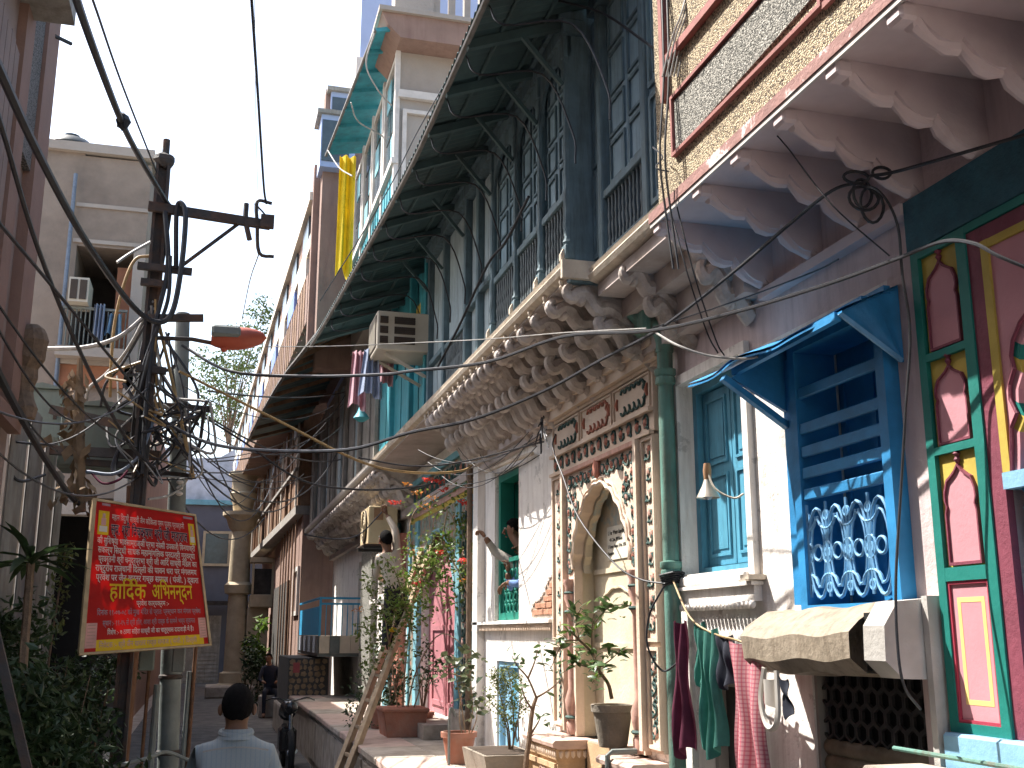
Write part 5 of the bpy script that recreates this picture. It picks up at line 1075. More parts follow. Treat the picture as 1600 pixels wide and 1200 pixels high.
# ------------------------------------------------------------------ apartment block behind
lf = thing('concrete_apartment', 'stained concrete apartment block with a recessed balcony behind the poles', 'building', (-2.5, 14, 0))
RX0, RX1, RZ0, RZ1 = -1.85, -1.16, 5.32, 6.68
m = MB()
for b_ in ((-5, RX0, 0, 8.0), (RX0, RX1, RZ1, 7.9), (RX1, -1.03, 3.5, 7.86), (RX0, RX1, 3.5, RZ0), (RX0 - .1, -1.35, 3.35, 3.5)):
    m.box(b_[0], b_[1] - .0005, 14.0, 15.8 if b_[1] != -1.35 else 14.3, b_[2], b_[3])
m.build('wall', 'old_concrete', lf)
m = MB(); m.box(-1.99, RX1, 15.3, 15.4, 0, 6.9); m.build('recess_back', 'dark_room', lf)
m = MB(); m.box(-5.0, -1.0, 13.92, 15.9, 7.93, 8.05); m.build('roof_slab', 'old_concrete_pale', lf)
for z in (6.72, 7.2): m = MB(); m.box(-1.9, -1.03, 13.975, 13.999, z, z + .05); m.build('string_course', 'old_concrete_pale', lf)
m = MB(); m.box(RX1 + .001, -1.02, 13.93, 13.999, 3.4, 6.7); m.build('pale_pier', 'old_concrete_pale', lf)
m = MB(); m.box(RX0 - .1, RX1, 13.7, 13.999, 5.18, 5.30); m.build('balcony_floor', 'old_concrete_pale', lf)
for k in range(14): m = MB(); m.tube([(RX0 + k * .052, 13.74, 5.3), (RX0 + k * .052, 13.74, 5.78)], .008, 4); m.build('railing_bar', 'pole_grey', lf)
m = MB(); m.bar((RX0 - .05, 13.74, 5.79), (RX1, 13.74, 5.79), .03, .03); m.build('railing_top', 'pole_grey', lf)
m = MB(); m.box(RX0 - .05, -1.05, 13.93, 13.999, 4.86, 5.12); m.build('orange_fascia', 'orange_board', lf)
m = MB(); m.box(RX0 - .1, -1.03, 13.90, 13.999, 5.121, 5.179); m.build('fascia_ledge', 'old_concrete_pale', lf)
m = MB(); m.tube([(-1.93, 13.9, 3.6), (-1.93, 13.9, 7.6)], .025, 8); m.build('blue_pipe', 'cable_blue', lf)
m = MB(); m.box(-5, -1.35, 14.8, 14.9, 0, 3.4); m.build('dark_ground_floor', 'black_void', lf)
m = MB(); m.box(-1.9, -.9, 13.85, 14.1, 3.28, 3.42); m.build('lintel', 'old_concrete_pale', lf)
m = MB(); m.box(RX1 - .2, RX1 - .001, 14.2, 14.25, 5.4, 6.5); m.build('inner_door', 'orange_board', lf)
a = at(108, 430, 13.5); c = at(136, 470, 13.5)
wa = thing('balcony_air_conditioner', 'small white air conditioner beside the recessed balcony', 'air conditioner', (a.x, 13.5, c.z))
m = MB(); m.box(a.x, c.x, 13.55, 14.0, c.z, a.z); m.build('case', 'ac_beige', wa)
for k in range(2): m = MB(); m.box(a.x + .02 + k * (c.x - a.x) * .47, a.x + (c.x - a.x) * (.44 + k * .47), 13.535, 13.549, c.z + .03, a.z - .03); m.build('grille', 'ac_dark', wa)
drape('balcony_shirt', 'cloth_blue', 165, 190, 490, 525, 13.72, 'light blue shirt drying on the left balcony railing', taper=.3)
drape('balcony_sheet', 'pale_blue_cloth', 148, 160, 475, 530, 13.7, 'narrow grey blue cloth drying on the left balcony')
for px, r_, lab in ((108, .30, 'larger black plastic water tank on the left roof'), (140, .22, 'smaller black plastic water tank on the left roof')):
    q = at(px, 243, 14.6); t_ = thing('water_tank', lab, 'water tank', (q.x, 14.6, 8.05), 'roof water tanks')
    m = MB(); m.lathe((q.x, 14.7, 8.0), [(r_, 0), (r_, r_ * .9), (r_ * 1.03, r_ * .95), (r_, r_), (r_ * .8, r_ * 1.25), (r_ * .4, r_ * 1.4)], 18); m.build('tank_body', 'tank_black', t_, True)
    m = MB(); m.lathe((q.x, 14.7, 8.0 + r_ * 1.38), [(r_ * .35, 0), (r_ * .35, .05), (.02, .07)], 12); m.build('lid', 'tank_black', t_, True)
fl = thing('pale_rail_building', 'pale building with a roof railing far behind the left pole', 'building', (-1.2, 24, 0))
a = at(222, 300, 24); c = at(243, 300, 24); m = MB(); m.box(-4, c.x, 24, 27, 0, a.z); m.build('wall', 'old_concrete_pale', fl)
for k in range(4): m = MB(); m.bar((a.x - .8, 24.02, a.z + .2 * (k + 1)), (c.x, 24.02, a.z + .2 * (k + 1)), .04, .04); m.build('rail', 'pale_panel', fl)
m = MB(); m.bar((c.x, 24.02, a.z), (c.x, 24.02, a.z + .9), .05, .05); m.build('rail_post', 'pale_panel', fl)
# dividing wall and row of house fronts further on the left, mostly behind plants and poles
lw = thing('left_shop_front', 'dark shuttered shop front behind the plants on the left', 'building', (-2, 20, 0))
m = MB(); m.box(-4.5, -1.5, 16, 44, 0, 7.4); m.build('wall', 'rust_wall', lw)
m = MB(); m.box(-1.55, -1.499, 16.5, 24, 0, 2.6); m.build('shutter', 'dark_room', lw)
gwl = thing('garden_wall', 'low wall coloured as dark as shade behind the left garden plants', 'wall', (-1.7, 10, 0))
m = MB(); m.box(-2.2, -1.75, 7.82, 13.8, 0, 2.3); m.build('masonry', 'dark_room', gwl)  # near-black masonry colour stands in for the deep shade of the garden
# ------------------------------------------------------------------ poles
sp_ = thing('steel_pole', 'rusty black steel joist pole carrying cross arms and cables', 'utility pole', (-.57, 9, 0))
for dx in (-.045, .045): m = MB(); m.box(-.57 + dx - .012, -.57 + dx + .012, 8.95, 9.05, 0, 5.75); m.build('flange', 'pole_steel', sp_)
m = MB(); m.box(-.612, -.528, 8.992, 9.008, 0, 5.75); m.build('web', 'pole_steel', sp_)
m = MB(); m.tube([(-.56, 9, 5.72), (-.56, 9, 5.98)], .03, 8); m.build('top_tube', 'pole_steel', sp_)
m = MB(); m.blob((-.56, 8.98, 5.78), (.09, .07, .07), 9, 6, .15); m.build('top_clamp', 'pole_steel', sp_)
A0, A1 = at(232, 322, 8.93), at(422, 352, 8.93)
m = MB(); m.bar(A0, A1, .05, .075); m.build('cross_arm', 'pole_steel', sp_)
m = MB(); m.bar(at(282, 417, 8.95), at(372, 350, 8.95), .025, .025); m.build('arm_brace', 'pole_steel', sp_)
for px0, py0, px1, py1 in ((215, 415, 300, 425), (220, 440, 262, 445), (232, 497, 318, 497), (212, 575, 260, 580)):
    m = MB(); m.bar(at(px0, py0, 8.92), at(px1, py1, 8.92), .05, .055); m.build('short_arm', 'pole_steel', sp_)
b1 = at(300, 360, 8.95)
m = MB(); m.bar(at(266, 330, 9), at(240, 500, 9), .03, .03); m.build('strut', 'pole_steel', sp_)
def shackle(pts, r=.018): m = MB(); m.tube(smoothpts([at(*p, 8.92) for p in pts], 4), r, 6); m.build('shackle', 'pole_steel', sp_, True)
shackle(((385, 318), (384, 345), (390, 375)), .022); shackle(((425, 318), (402, 315), (402, 350), (405, 395), (428, 401)), .016); shackle(((398, 318), (416, 340), (398, 352)), .008)
m = MB(); m.box(A1.x - .08, A1.x + .03, 8.86, 8.92, A1.z - .04, A1.z + .07); m.build('insulator_clamp', 'pole_steel', sp_)
gp = thing('grey_pole', 'round grey lamp pole standing behind the red banner', 'lamp pole', (-.34, 9.8, 0))
t0, t1 = at(286, 490, 9.8), at(262, 1200, 9.8)
d_ = (t1 - t0) / (t0.z - t1.z); f0 = t1 + d_ * t1.z
m = MB(); m.tube([f0, f0.lerp(t0, .4), t0], [.085, .085, .06], 14); m.build('shaft', 'pole_grey', gp, True)
for z in (.95, 1.55): q = f0.lerp(t0, z / t0.z); m = MB(); m.lathe(q, [(.088, -.02), (.097, -.01), (.097, .01), (.088, .02)], 14); m.build('band', 'pole_steel', gp, True)
q = f0.lerp(t0, 3.05 / t0.z)
m = MB()
for k in range(4): m.lathe(q + Vector((0.02, -.08, k * .05)), [(.012, 0), (.03, .012), (.03, .025), (.012, .04)], 10)
m.build('insulator', 'window_white', gp, True)
sl_ = thing('street_lamp', 'dusty red cobra-head street lamp sticking out from the pole', 'street lamp', (.1, 9, 4.2))
m = MB(); m.tube([at(245, 528, 9), at(300, 530, 9), at(352, 540, 9)], .018, 8); m.build('arm', 'pole_steel', sl_)
ax0, ax1 = at(330, 530, 9), at(417, 528, 9); L_ = (ax1 - ax0).length
def shell(u, v):
    a_ = 2 * math.pi * v; w_ = math.sin(math.pi * min(1, .08 + u * .92)) ** .5
    top_ = .085 * w_ * (1.1 if u > .35 else .75); p = ax0.lerp(ax1, u); return (p.x, p.y + .12 * w_ * math.cos(a_), p.z + (top_ if math.sin(a_) > 0 else .095) * math.sin(a_) * (1 if math.sin(a_) > 0 else w_))
m = MB(); m.grid(shell, 14, 16); m.build('housing', 'lamp_red', sl_, True)
m = MB(); p_, q_ = at(331, 512, 8.98), at(375, 532, 8.98); m.box(p_.x, q_.x, 8.85, 9.1, q_.z, p_.z, .02); m.build('ballast_cover', 'pole_grey', sl_)
m = MB(); m.blob(at(350, 545, 8.98), (.03, .03, .03)); m.build('knob', 'lamp_red', sl_, True)
# thin standing pipes under the banner
for k, (px, r_, mt, lab, zt) in enumerate(((219, .014, 'pole_rust', 'thin rusty pipe left of the grey lamp pole', 1.75), (233, .026, 'pole_grey', 'grey conduit rising into the meter box', 1.5), (283, .02, 'pole_grey', 'slim grey conduit right of the lamp pole', 1.6), (291, .016, 'pole_rust', 'thin orange rusty pipe at the right end of the banner', 2.0))):
    b_ = at(px, 1190, 9.5); m = MB(); m.tube([(b_.x, 9.5, 0), (b_.x + .01, 9.5, zt * .5), (b_.x + .02, 9.5, zt)], r_, 8); tag(m.build('standing_pipe', mt, None, True), lab, 'pipe', 'pipes under the banner')
m = MB(); a, c = at(218, 1015, 9.4), at(240, 1048, 9.4); m.box(a.x, c.x, 9.4, 9.5, c.z, a.z + .1, .01); tag(m.build('meter_box', 'box_green'), 'pale grey meter box hanging just below the banner', 'box')
m = MB(); a, c = at(270, 1015, 9.4), at(288, 1050, 9.4); m.box(a.x, c.x, 9.4, 9.5, c.z, a.z + .1, .01); tag(m.build('meter_box', 'pole_grey'), 'dark grey meter box right of the lamp pole', 'box')
m = MB(); a = at(195, 1100, 9.25); m.tube([(a.x - .03, 9.25, 0), at(205, 1000, 9.25), at(212, 760, 9.25)], .07, 10); tag(m.build('rusty_pole', 'pole_rust', None, True), 'thick rusty pole directly behind the left half of the banner', 'pole')
m = MB(); m.tube(smoothpts([at(170, 1200, 8.6), at(230, 1185, 8.8), at(260, 1175, 9.2), at(295, 1188, 9.3)], 4), .015, 6); tag(m.build('handrail', 'pole_grey', None, True), 'low grey bar crossing in front of the lamp pole foot', 'bar')
# ------------------------------------------------------------------ distribution cabinets on channel irons
def cab(px0, py0, px1, py1, Y, label, mt='box_green', dep=.35):
    a, c = at(px0, py0, Y), at(px1, py1, Y); t_ = thing('distribution_cabinet', label, 'cabinet', (a.x, Y, c.z), 'cabinets beside the steel pole')
    m = MB(); m.box(a.x, c.x, Y, Y + dep, c.z, a.z, .01); m.build('case', mt, t_)
    m = MB(); m.box(a.x + .02, c.x - .02, Y - .012, Y - .0005, c.z + .03, a.z - .03); dd = m.build('door', mt, t_); m = MB(); m.box(c.x - .08, c.x - .05, Y - .03, Y - .0125, (a.z + c.z) / 2 - .04, (a.z + c.z) / 2 + .04); m.build('handle', 'pole_steel', dd)
    m = MB(); m.prism([(a.x - .02, a.z), (c.x + .02, a.z), ((a.x + c.x) / 2, a.z + .05)], Y - .03, Y + dep, 'y'); m.build('rain_cap', mt, t_)
cab(97, 632, 212, 735, 9.6, 'larger grey-green switch cabinet left of the steel pole'); cab(30, 605, 95, 690, 10.2, 'darker green switch cabinet beside the left house')
for k, (p, q, lab) in enumerate((((80, 640), (225, 672), 'upper black channel iron crossing the grey cabinet'), ((78, 703), (250, 712), 'middle black channel iron under the grey cabinet'), ((130, 722), (245, 730), 'short black channel iron below the cabinet'), ((235, 738), (298, 745), 'black channel iron at the top of the red banner'), ((232, 632), (330, 640), 'black cross bar with knotted wires right of the pole'))):
    m = MB(); m.bar(at(*p, 9.5), at(*q, 9.2), .05, .075 if k < 2 else .05); tag(m.build('channel_iron', 'pole_steel'), lab, 'steel bar', 'channel irons on the pole')
dl = thing('dried_creeper', 'hanging brown bundle of dead leaves and rag in front of the cabinet', 'dead plant', at(118, 790, 9.0))
m = MB()
for k in range(90):
    t = random.random(); c = at(118 + random.gauss(0, 9 + 9 * t), 575 + 225 * t, 9.05 + random.uniform(-.1, .05)); d = Vector((random.uniform(-1, 1), random.uniform(-1, 1), random.uniform(-2.5, -.6))).normalized(); s_ = Vector((random.uniform(-1, 1), random.uniform(-1, 1), 0)).normalized()
    l_ = random.uniform(.06, .16); w_ = random.uniform(.02, .05); m.add([c, c + d * l_ * .5 + s_ * w_, c + d * l_, c + d * l_ * .5 - s_ * w_], [(0, 1, 2, 3)])
tag(m.build('dead_leaves', 'dead_leaf', dl), kind='stuff')
m = MB(); m.tube([at(125, 560, 9.05), at(122, 680, 9.05), at(128, 800, 9.05)], [.02, .05, .03], 7); m.build('twisted_rag', 'dead_leaf', dl)
# ------------------------------------------------------------------ the red banner
TL, BL, BR = at(150, 783, 8.75), at(130, 1020, 8.5), at(326, 1006, 9.0)
nrm = (TL - BL).cross(BR - BL).normalized(); dd_ = sight(303, 807); cp = Vector((0, 0, CAM_H)); TR = cp + dd_ * ((BL - cp).dot(nrm) / dd_.dot(nrm))
if nrm.y > 0: nrm = -nrm
def sg(u, v, d=0.0): return (TL.lerp(TR, u)).lerp(BL.lerp(BR, u), v) + nrm * d
bn = thing('red_banner', 'red and yellow printed welcome banner in a wooden frame on the poles', 'sign', BL)
def quad(u0, u1, v0, v1, d, th=.004):
    m = MB(); P = [sg(u0, v0, d), sg(u1, v0, d), sg(u1, v1, d), sg(u0, v1, d)]; Q = [p - nrm * th for p in P]; m.add(P + Q, [(0, 1, 2, 3), (7, 6, 5, 4), (0, 4, 5, 1), (1, 5, 6, 2), (2, 6, 7, 3), (3, 7, 4, 0)]); return m
quad(0, 1, 0, 1, 0, .003).build('banner_sheet', 'sign_red', bn)
for u0, u1, v0, v1 in ((-.035, .0, -.01, 1.0), (1.0, 1.02, 0, 1)): quad(u0, u1, v0, v1, .012, .03).build('frame_batten', 'frame_wood', bn)
quad(-.03, 1.02, -.018, -.001, .010, .028).build('frame_batten', 'frame_wood', bn); quad(-.03, 1.02, 1.0005, 1.015, .010, .028).build('frame_batten', 'frame_wood', bn)
quad(.09, .96, .925, .998, .002, .0015).build('yellow_strip', 'sign_yellow', bn)
for u0, u1, v0, v1 in ((.005, .09, .815, .975), (.93, .995, .80, .95)):
    pk_ = quad(u0, u1, v0, v1, .0024, .0015).build('pink_block', 'sign_pink', bn)
    for k in range(7): quad(u0 + .012, u1 - .012, v0 + .012 + k * (v1 - v0) / 7.4, v0 + .017 + k * (v1 - v0) / 7.4, .0036, .0008).build('print_line', 'relief_pink', pk_)
for u0, u1, v0, v1 in ((.035, .135, .06, .225), (.925, .985, .065, .235)):
    pk_ = quad(u0, u1, v0, v1, .0024, .0015).build('picture_panel', 'sign_yellow', bn); cu_u = (u0 + u1) / 2; w_ = (u1 - u0)
    quad(cu_u - w_ * .36, cu_u + w_ * .36, v0 + .105, v1 - .02, .0036, .0008).build('printed_figure', 'sign_white', pk_); quad(cu_u - w_ * .22, cu_u + w_ * .22, v0 + .05, v0 + .10, .0036, .0008).build('printed_figure', 'sign_pink', pk_); quad(cu_u - w_ * .13, cu_u + w_ * .13, v0 + .018, v0 + .048, .0036, .0008).build('printed_figure', 'relief_pink', pk_)
quad(.06, .14, .005, .022, .002, .001).build('print_line', 'sign_grey', bn); quad(.88, .98, .012, .03, .002, .001).build('print_line', 'sign_grey', bn)
def sign_text(s_, u0, u1, vb, h, mt, d=.004, bold=0.0):     # text fitted between u0 and u1 on baseline vb, letter height h
    cu = bpy.data.curves.new('t', 'FONT'); cu.body = s_; cu.size = 1; cu.resolution_u = 2; cu.extrude = 0.0; cu.offset = bold
    ob = bpy.data.objects.new('t', cu); C.objects.link(ob); dg = bpy.context.evaluated_depsgraph_get(); me = bpy.data.meshes.new_from_object(ob.evaluated_get(dg)); bpy.data.objects.remove(ob)
    xs = [v.co.x for v in me.vertices]
    if not xs: return
    x0, x1 = min(xs), max(xs)
    for v in me.vertices: v.co = sg(u0 + (u1 - u0) * (v.co.x - x0) / (x1 - x0), vb - v.co.y * h, d) - origin(bn)
    me.materials.clear(); me.materials.append(MATS[mt]); put('lettering', me, bn, origin(bn))
def dv(s_):                                     # the short i is written before its consonant cluster
    o = list(s_); i = 0
    while i < len(o):
        if o[i] == '\u093f':
            j = i - 1
            while j - 2 >= 0 and o[j - 1] == '\u094d': j -= 2
            o.insert(j, o.pop(i))
        i += 1
    return ''.join(o)
sign_text(dv('महान विदुषी साध्वी जैन कोकिला परम पूज्य प्रवर्तनी'), .16, .88, .115, .060, 'sign_white')
sign_text(dv('स्व. श्री विचक्षण श्री जी महाराज'), .155, .905, .215, .105, 'sign_white', .0035, .035); sign_text(dv('स्व. श्री विचक्षण श्री जी महाराज'), .155, .905, .215, .105, 'sign_black', .0048, .012)
for k, s_ in enumerate(('की सुशिष्या भावसाम्राज्ञी प्रभा नवसी उपकारी विनयाश्री', 'सकल्प सिद्धी साधक महामांगलिक प्रदात्री गुरुवर्या', 'प्रवर्तनी श्री चन्द्रप्रभा श्री जी आदि साध्वी मंडल का', 'राष्ट्रीय राजधानी दिल्ली की पावन धरा पर मंगलमय', 'प्रवेश पर जैन खरतर गच्छ समाज ( पंजी. ) द्वारा')):
    sign_text(dv(s_), .04 + .01 * (k % 3), .97 - .01 * (k % 2), .285 + k * .0625, .062, 'sign_white', bold=.012)
sign_text('हाि' + 'दक', .17, .485, .655, .155, 'sign_yellow', .005, .012); m = MB(); m.tube([sg(.372 + .026 * math.cos(3.3 - t * .42), .548 - .030 * math.sin(3.3 - t * .42) + .004, .006) for t in range(10)], .007, 6); m.build('lettering', 'sign_yellow', bn); sign_text(dv('अभिनन्दन'), .535, .90, .655, .155, 'sign_yellow', .005, .012)
sign_text(dv('प्रवेश कार्यक्रम :-'), .40, .68, .705, .05, 'sign_white', bold=.01)
sign_text(dv('दिनांक ११-०७-०८ को मुख मंदिर से प्रातः प्रस्थान कर मंगल प्रवेश'), .08, .96, .765, .050, 'sign_grey', bold=.012); sign_text(dv('स्थान :- ११-१५ से श्री हाॅल, आशा श्री पार्क के सामने भव्य स्वागत'), .13, .90, .835, .050, 'sign_grey', bold=.012)
sign_text(dv('विशेष :- ७ ठाणा सहित साध्वी जी का चातुर्मास दादावाड़ी में है।'), .17, .88, .895, .046, 'sign_white', bold=.012)
sign_text(dv('निवेदक :- श्री जैन खरतर गच्छ समाज ( पंजी. ) दिल्ली'), .11, .90, .978, .05, 'relief_pink', bold=.008)

# ------------------------------------------------------------------ cables
def cable(pts, r, label, mt='cable_black', name='cable', group=None, n=6, sides=6):
    P_ = smoothpts([at(*p) for p in pts], n); rr = [r[0] + (r[1] - r[0]) * i / (len(P_) - 1) for i in range(len(P_))] if isinstance(r, tuple) else r; m = MB(); m.tube(P_, rr, sides); return tag(m.build(name, mt, None, True), label, 'cable', group)
cable(((105, -60, 4.4), (120, 0, 5.0), (155, 100, 6.0), (190, 190, 7.2), (215, 240, 8.0), (258, 312, 8.9), (272, 330, 9.0)), .021, 'thickest cable swooping from the top edge to the steel pole')
m = MB(); m.blob(at(193, 190, 7.2), (.045, .045, .06), 9, 6, .2); tag(m.build('cable_joint', 'cable_black'), 'taped joint lump on the thickest overhead cable', 'cable joint')
cable(((-40, 20, 4.2), (0, 110, 4.8), (60, 240, 5.8), (130, 370, 7.2), (200, 470, 8.4), (240, 502, 8.8), (268, 490, 8.85), (283, 420, 8.85), (290, 340, 8.85), (284, 318, 8.88), (276, 330, 8.9), (275, 420, 8.9)), .022, 'thick black cable from the left edge looping up over the cross arm')
cable(((-30, 120, 4.5), (0, 190, 5), (60, 390, 6.2), (130, 560, 7.5), (200, 690, 8.7), (245, 735, 9)), .013, 'black cable from the left house down to the banner pole')
cable(((-20, 330, 5), (0, 350, 5.3), (100, 470, 6.8), (240, 640, 8.9)), .010, 'thin black cable slanting across the apartment block')
cable(((-20, 540, 6), (0, 590, 6.2), (60, 700, 7.4), (110, 775, 8.8), (130, 790, 9.1)), .021, 'thick black cable dropping past the tin sheets')
cable(((130, -30, 5), (145, 0, 5.3), (190, 130, 7), (245, 270, 8.9)), .007, 'thin wire beside the thickest overhead cable')
cable(((391, -30, 5.5), (393, 0, 5.8), (403, 150, 7), (412, 290, 8.6), (416, 318, 8.9)), .010, 'twin wire dropping from the sky to the cross arm end', sides=5)
cable(((398, 0, 5.8), (400, 200, 7.6), (404, 330, 8.9)), .002, 'hair thin wire beside the twin wire', 'cable_pale')
cable(((404, 398, 8.95), (390, 440, 11), (378, 500, 14)), .006, 'thin pair of wires running away over the alley', 'cable_pale')
cable(((60, 548, 9.4), (65, 545, 9.2), (130, 543, 9.1), (185, 527, 9.0), (225, 495, 9), (245, 480, 9)), .018, 'pale thick cable curving from the left house to the pole', 'cable_pale')
cable(((50, 600, 9.5), (55, 570, 9.4), (62, 548, 9.3)), .02, 'short black tail hanging beside the rough pier')
cable(((135, 625, 9.5), (140, 605, 9.4), (165, 585, 9.3), (200, 545, 9.1), (240, 470, 9)), .014, 'pale cable rising from the cabinet to the pole', 'cable_pale')
cable(((157, 635, 9.5), (165, 600, 9.4), (190, 570, 9.3), (225, 510, 9.1), (245, 470, 9)), .012, 'dark cable rising beside the pale one from the cabinet')
cable(((235, 400, 9), (212, 405, 9), (195, 440, 9), (180, 500, 9.1), (174, 560, 9.2), (172, 620, 9.4)), .013, 'tan cable bowing out left of the steel pole', 'cable_tan')
cable(((183, 410, 8.8), (205, 395, 8.85), (235, 378, 8.9)), .012, 'short pale bar sticking out left of the pole', 'cable_pale')
cable(((135, 737, 9.1), (180, 740, 9), (215, 715, 8.95), (232, 680, 8.95), (245, 640, 9)), .014, 'blue-grey hose curving above the banner', 'cable_blue')
cable(((140, 735, 9.1), (160, 755, 9), (185, 750, 9), (200, 735, 9)), .010, 'dark red hose sagging under the cabinet', 'maroon_cloth')
cable(((20, 715, 8), (18, 740, 8), (35, 752, 8.1), (70, 742, 8.4)), .011, 'black hose looped on the tin sheets')
cable(((15, 690, 8), (40, 692, 8), (85, 695, 8.6)), .008, 'straight black wire crossing the tin sheets')
# cables from the pole across to the house fronts
cable(((250, 655, 9), (320, 690, 8.7), (400, 703, 8.2), (540, 703, 7.5), (640, 676, 6.9), (740, 655, 6.4), (850, 611, 5.9), (940, 562, 5.4), (1030, 514, 4.9), (1140, 430, 4.3), (1240, 345, 3.9), (1300, 298, 3.65), (1340, 285, 3.55)), (.014, .007), 'black cable sweeping across the corbels to the coil under the pink balcony')
cable(((285, 540, 9), (360, 580, 8.6), (480, 588, 8.2), (600, 585, 7.6), (640, 580, 7.3), (760, 566, 6.6), (880, 526, 5.7), (1015, 517, 4.9), (1140, 490, 4.3), (1290, 445, 3.7), (1400, 405, 3.35), (1470, 378, 3.1), (1520, 380, 2.9), (1560, 400, 2.8), (1620, 425, 2.7)), (.013, .006), 'black cable running below the pink brackets to the right edge')
cable(((415, 542, 9), (520, 541, 8.5), (640, 536, 8), (760, 530, 7), (880, 520, 6), (1010, 513, 4.95)), .004, 'thin pale wire crossing in front of the window air conditioner', 'cable_pale')
cable(((1020, 517, 4.9), (1060, 540, 4.6), (1110, 556, 4.5), (1170, 560, 4.4), (1210, 548, 4.4)), .006, 'pale wire curving down to the blue canopy', 'cable_pale')
cable(((1020, 512, 4.9), (1150, 470, 4.5), (1270, 425, 4.0), (1310, 405, 3.8)), .004, 'fine dark wire rising beside the pink wall')
cable(((280, 580, 9.2), (340, 610, 9.4), (440, 660, 9.6), (560, 720, 9.6), (640, 738, 9.6), (720, 736, 10), (745, 720, 10.6)), .012, 'tan cable slanting from the pole to the pink door house', 'cable_tan')
cable(((300, 640, 9.3), (380, 690, 9.6), (470, 750, 9.8), (560, 765, 10), (640, 762, 10.5), (680, 755, 11)), .010, 'thin dark wire sagging over the far corbels')
cable(((560, 715, 9), (640, 728, 9), (720, 722, 8.8), (850, 690, 8.2)), .007, 'thin dark wire along the plain soffit')
cable(((475, 835, 13), (520, 842, 13), (560, 836, 12.8), (597, 800, 12.7)), .008, 'dark wire held by the man on the ladder')
cable(((868, 678, 7.9), (864, 700, 7.9), (880, 745, 7.6), (905, 810, 7.1), (960, 880, 6.6), (1000, 905, 6.2), (1040, 912, 5.95)), .006, 'wire slanting across the carved doorway to the drainpipe')
cable(((1038, 915, 5.9), (1015, 960, 5.95), (1012, 1010, 5.95), (1035, 1048, 5.9), (1060, 1035, 5.75)), .006, 'black loop of wire beside the drainpipe')
cable(((1338, 287, 3.55), (1375, 300, 3.4), (1402, 350, 3.35), (1410, 430, 3.35), (1422, 520, 3.4), (1415, 640, 3.45), (1408, 760, 3.5), (1400, 900, 3.5), (1402, 1000, 3.5), (1412, 1070, 3.5), (1438, 1108, 3.55)), .0055, 'black cable hanging down beside the barred window')
cable(((1360, 275, 3.5), (1400, 268, 3.4), (1500, 240, 3.1), (1620, 205, 2.8)), .0075, 'black cable leaving the coil towards the right edge')
for k, (px, py, rx, rz) in enumerate(((1350, 300, .035, .06), (1365, 318, .045, .075), (1340, 275, .05, .025), (1380, 268, .035, .025), (1352, 308, .06, .05))):
    c = at(px, py, 3.5); m = MB(); m.tube([(c.x + rx * math.cos(t / 16 * 6.283), c.y + .02 * math.sin(t / 5), c.z + rz * math.sin(t / 16 * 6.283)) for t in range(17)], .0065, 5); tag(m.build('cable_coil', 'cable_black', None, True), 'one loop of the black cable coil under the pink brackets', 'cable', 'loops of the cable coil')
cable(((1048, 330, 4.6), (1075, 430, 4.5), (1105, 520, 4.5), (1122, 552, 4.5)), .004, 'left one of two thin wires falling from the pebble-dash corner')
cable(((1052, 300, 4.6), (1085, 430, 4.5), (1118, 530, 4.5), (1132, 556, 4.5)), .004, 'right one of two thin wires falling from the pebble-dash corner')
for k, (px, lab) in enumerate(((1034, 'first thin black wire hanging on the pebble-dash corner'), (1042, 'second thin black wire hanging on the pebble-dash corner'))):
    cable(((px, -20, 4.6), (px + 3, 120, 4.55), (px - 3, 240, 4.55), (px + 6, 330, 4.55), (px + 18, 420, 4.5)), .006, lab)
cable(((1140, 40, 4.2), (1165, 150, 4.0), (1230, 230, 3.7), (1300, 320, 3.5), (1390, 400, 3.4)), .003, 'hair thin wire falling past the pink balcony edge')
cable(((870, 0, 6.0), (940, 20, 5.6), (1000, 60, 5.2), (1040, 90, 4.8)), .008, 'dark wire curling onto the pebble-dash corner')
cable(((745, 20, 8), (700, 120, 8.6), (650, 210, 9.4), (610, 290, 10.4), (560, 375, 11.5), (500, 470, 13)), .006, 'straight black wire stretched along the awning edge')
for k, pts in enumerate((((585, 52, 12), (572, 100, 12.1), (590, 140, 12.2), (612, 165, 12.3)), ((548, 160, 13), (560, 190, 13.2), (600, 215, 13.4), (618, 250, 13)), ((512, 235, 14.5), (530, 262, 14), (550, 275, 13.6)))):
    cable(pts, .01, 'loose pale wire dangling from the teal hipped awning', 'cable_pale', 'wire', 'loose wires on the teal awning')
# tangle of wires round the pole
random.seed(5)
knots = [(190, 600), (170, 660), (238, 470), (245, 520), (235, 560), (232, 600), (250, 640), (240, 680), (245, 735), (285, 640), (300, 742), (325, 640), (262, 520), (215, 735), (275, 690), (220, 640)]
for k in range(64):
    a, b_ = random.sample(knots, 2); ya = random.uniform(8.8, 9.5); yb = random.uniform(8.8, 9.5); P, Q = at(a[0] + random.uniform(-8, 8), a[1] + random.uniform(-15, 15), ya), at(b_[0] + random.uniform(-8, 8), b_[1] + random.uniform(-15, 15), yb)
    mid = (P + Q) / 2 + Vector((random.uniform(-.28, .28), random.uniform(-.1, .1), -random.uniform(0, .35)))
    m = MB(); m.tube(smoothpts([P, mid, Q], 7), random.choice((.006, .009, .012, .015)), 5); tag(m.build('tangled_wire', random.choice(('cable_black', 'cable_black', 'cable_black', 'cable_pale', 'cable_tan')), None, True), 'one of the wires tangled around the steel pole', 'wire', 'tangled wires at the pole')
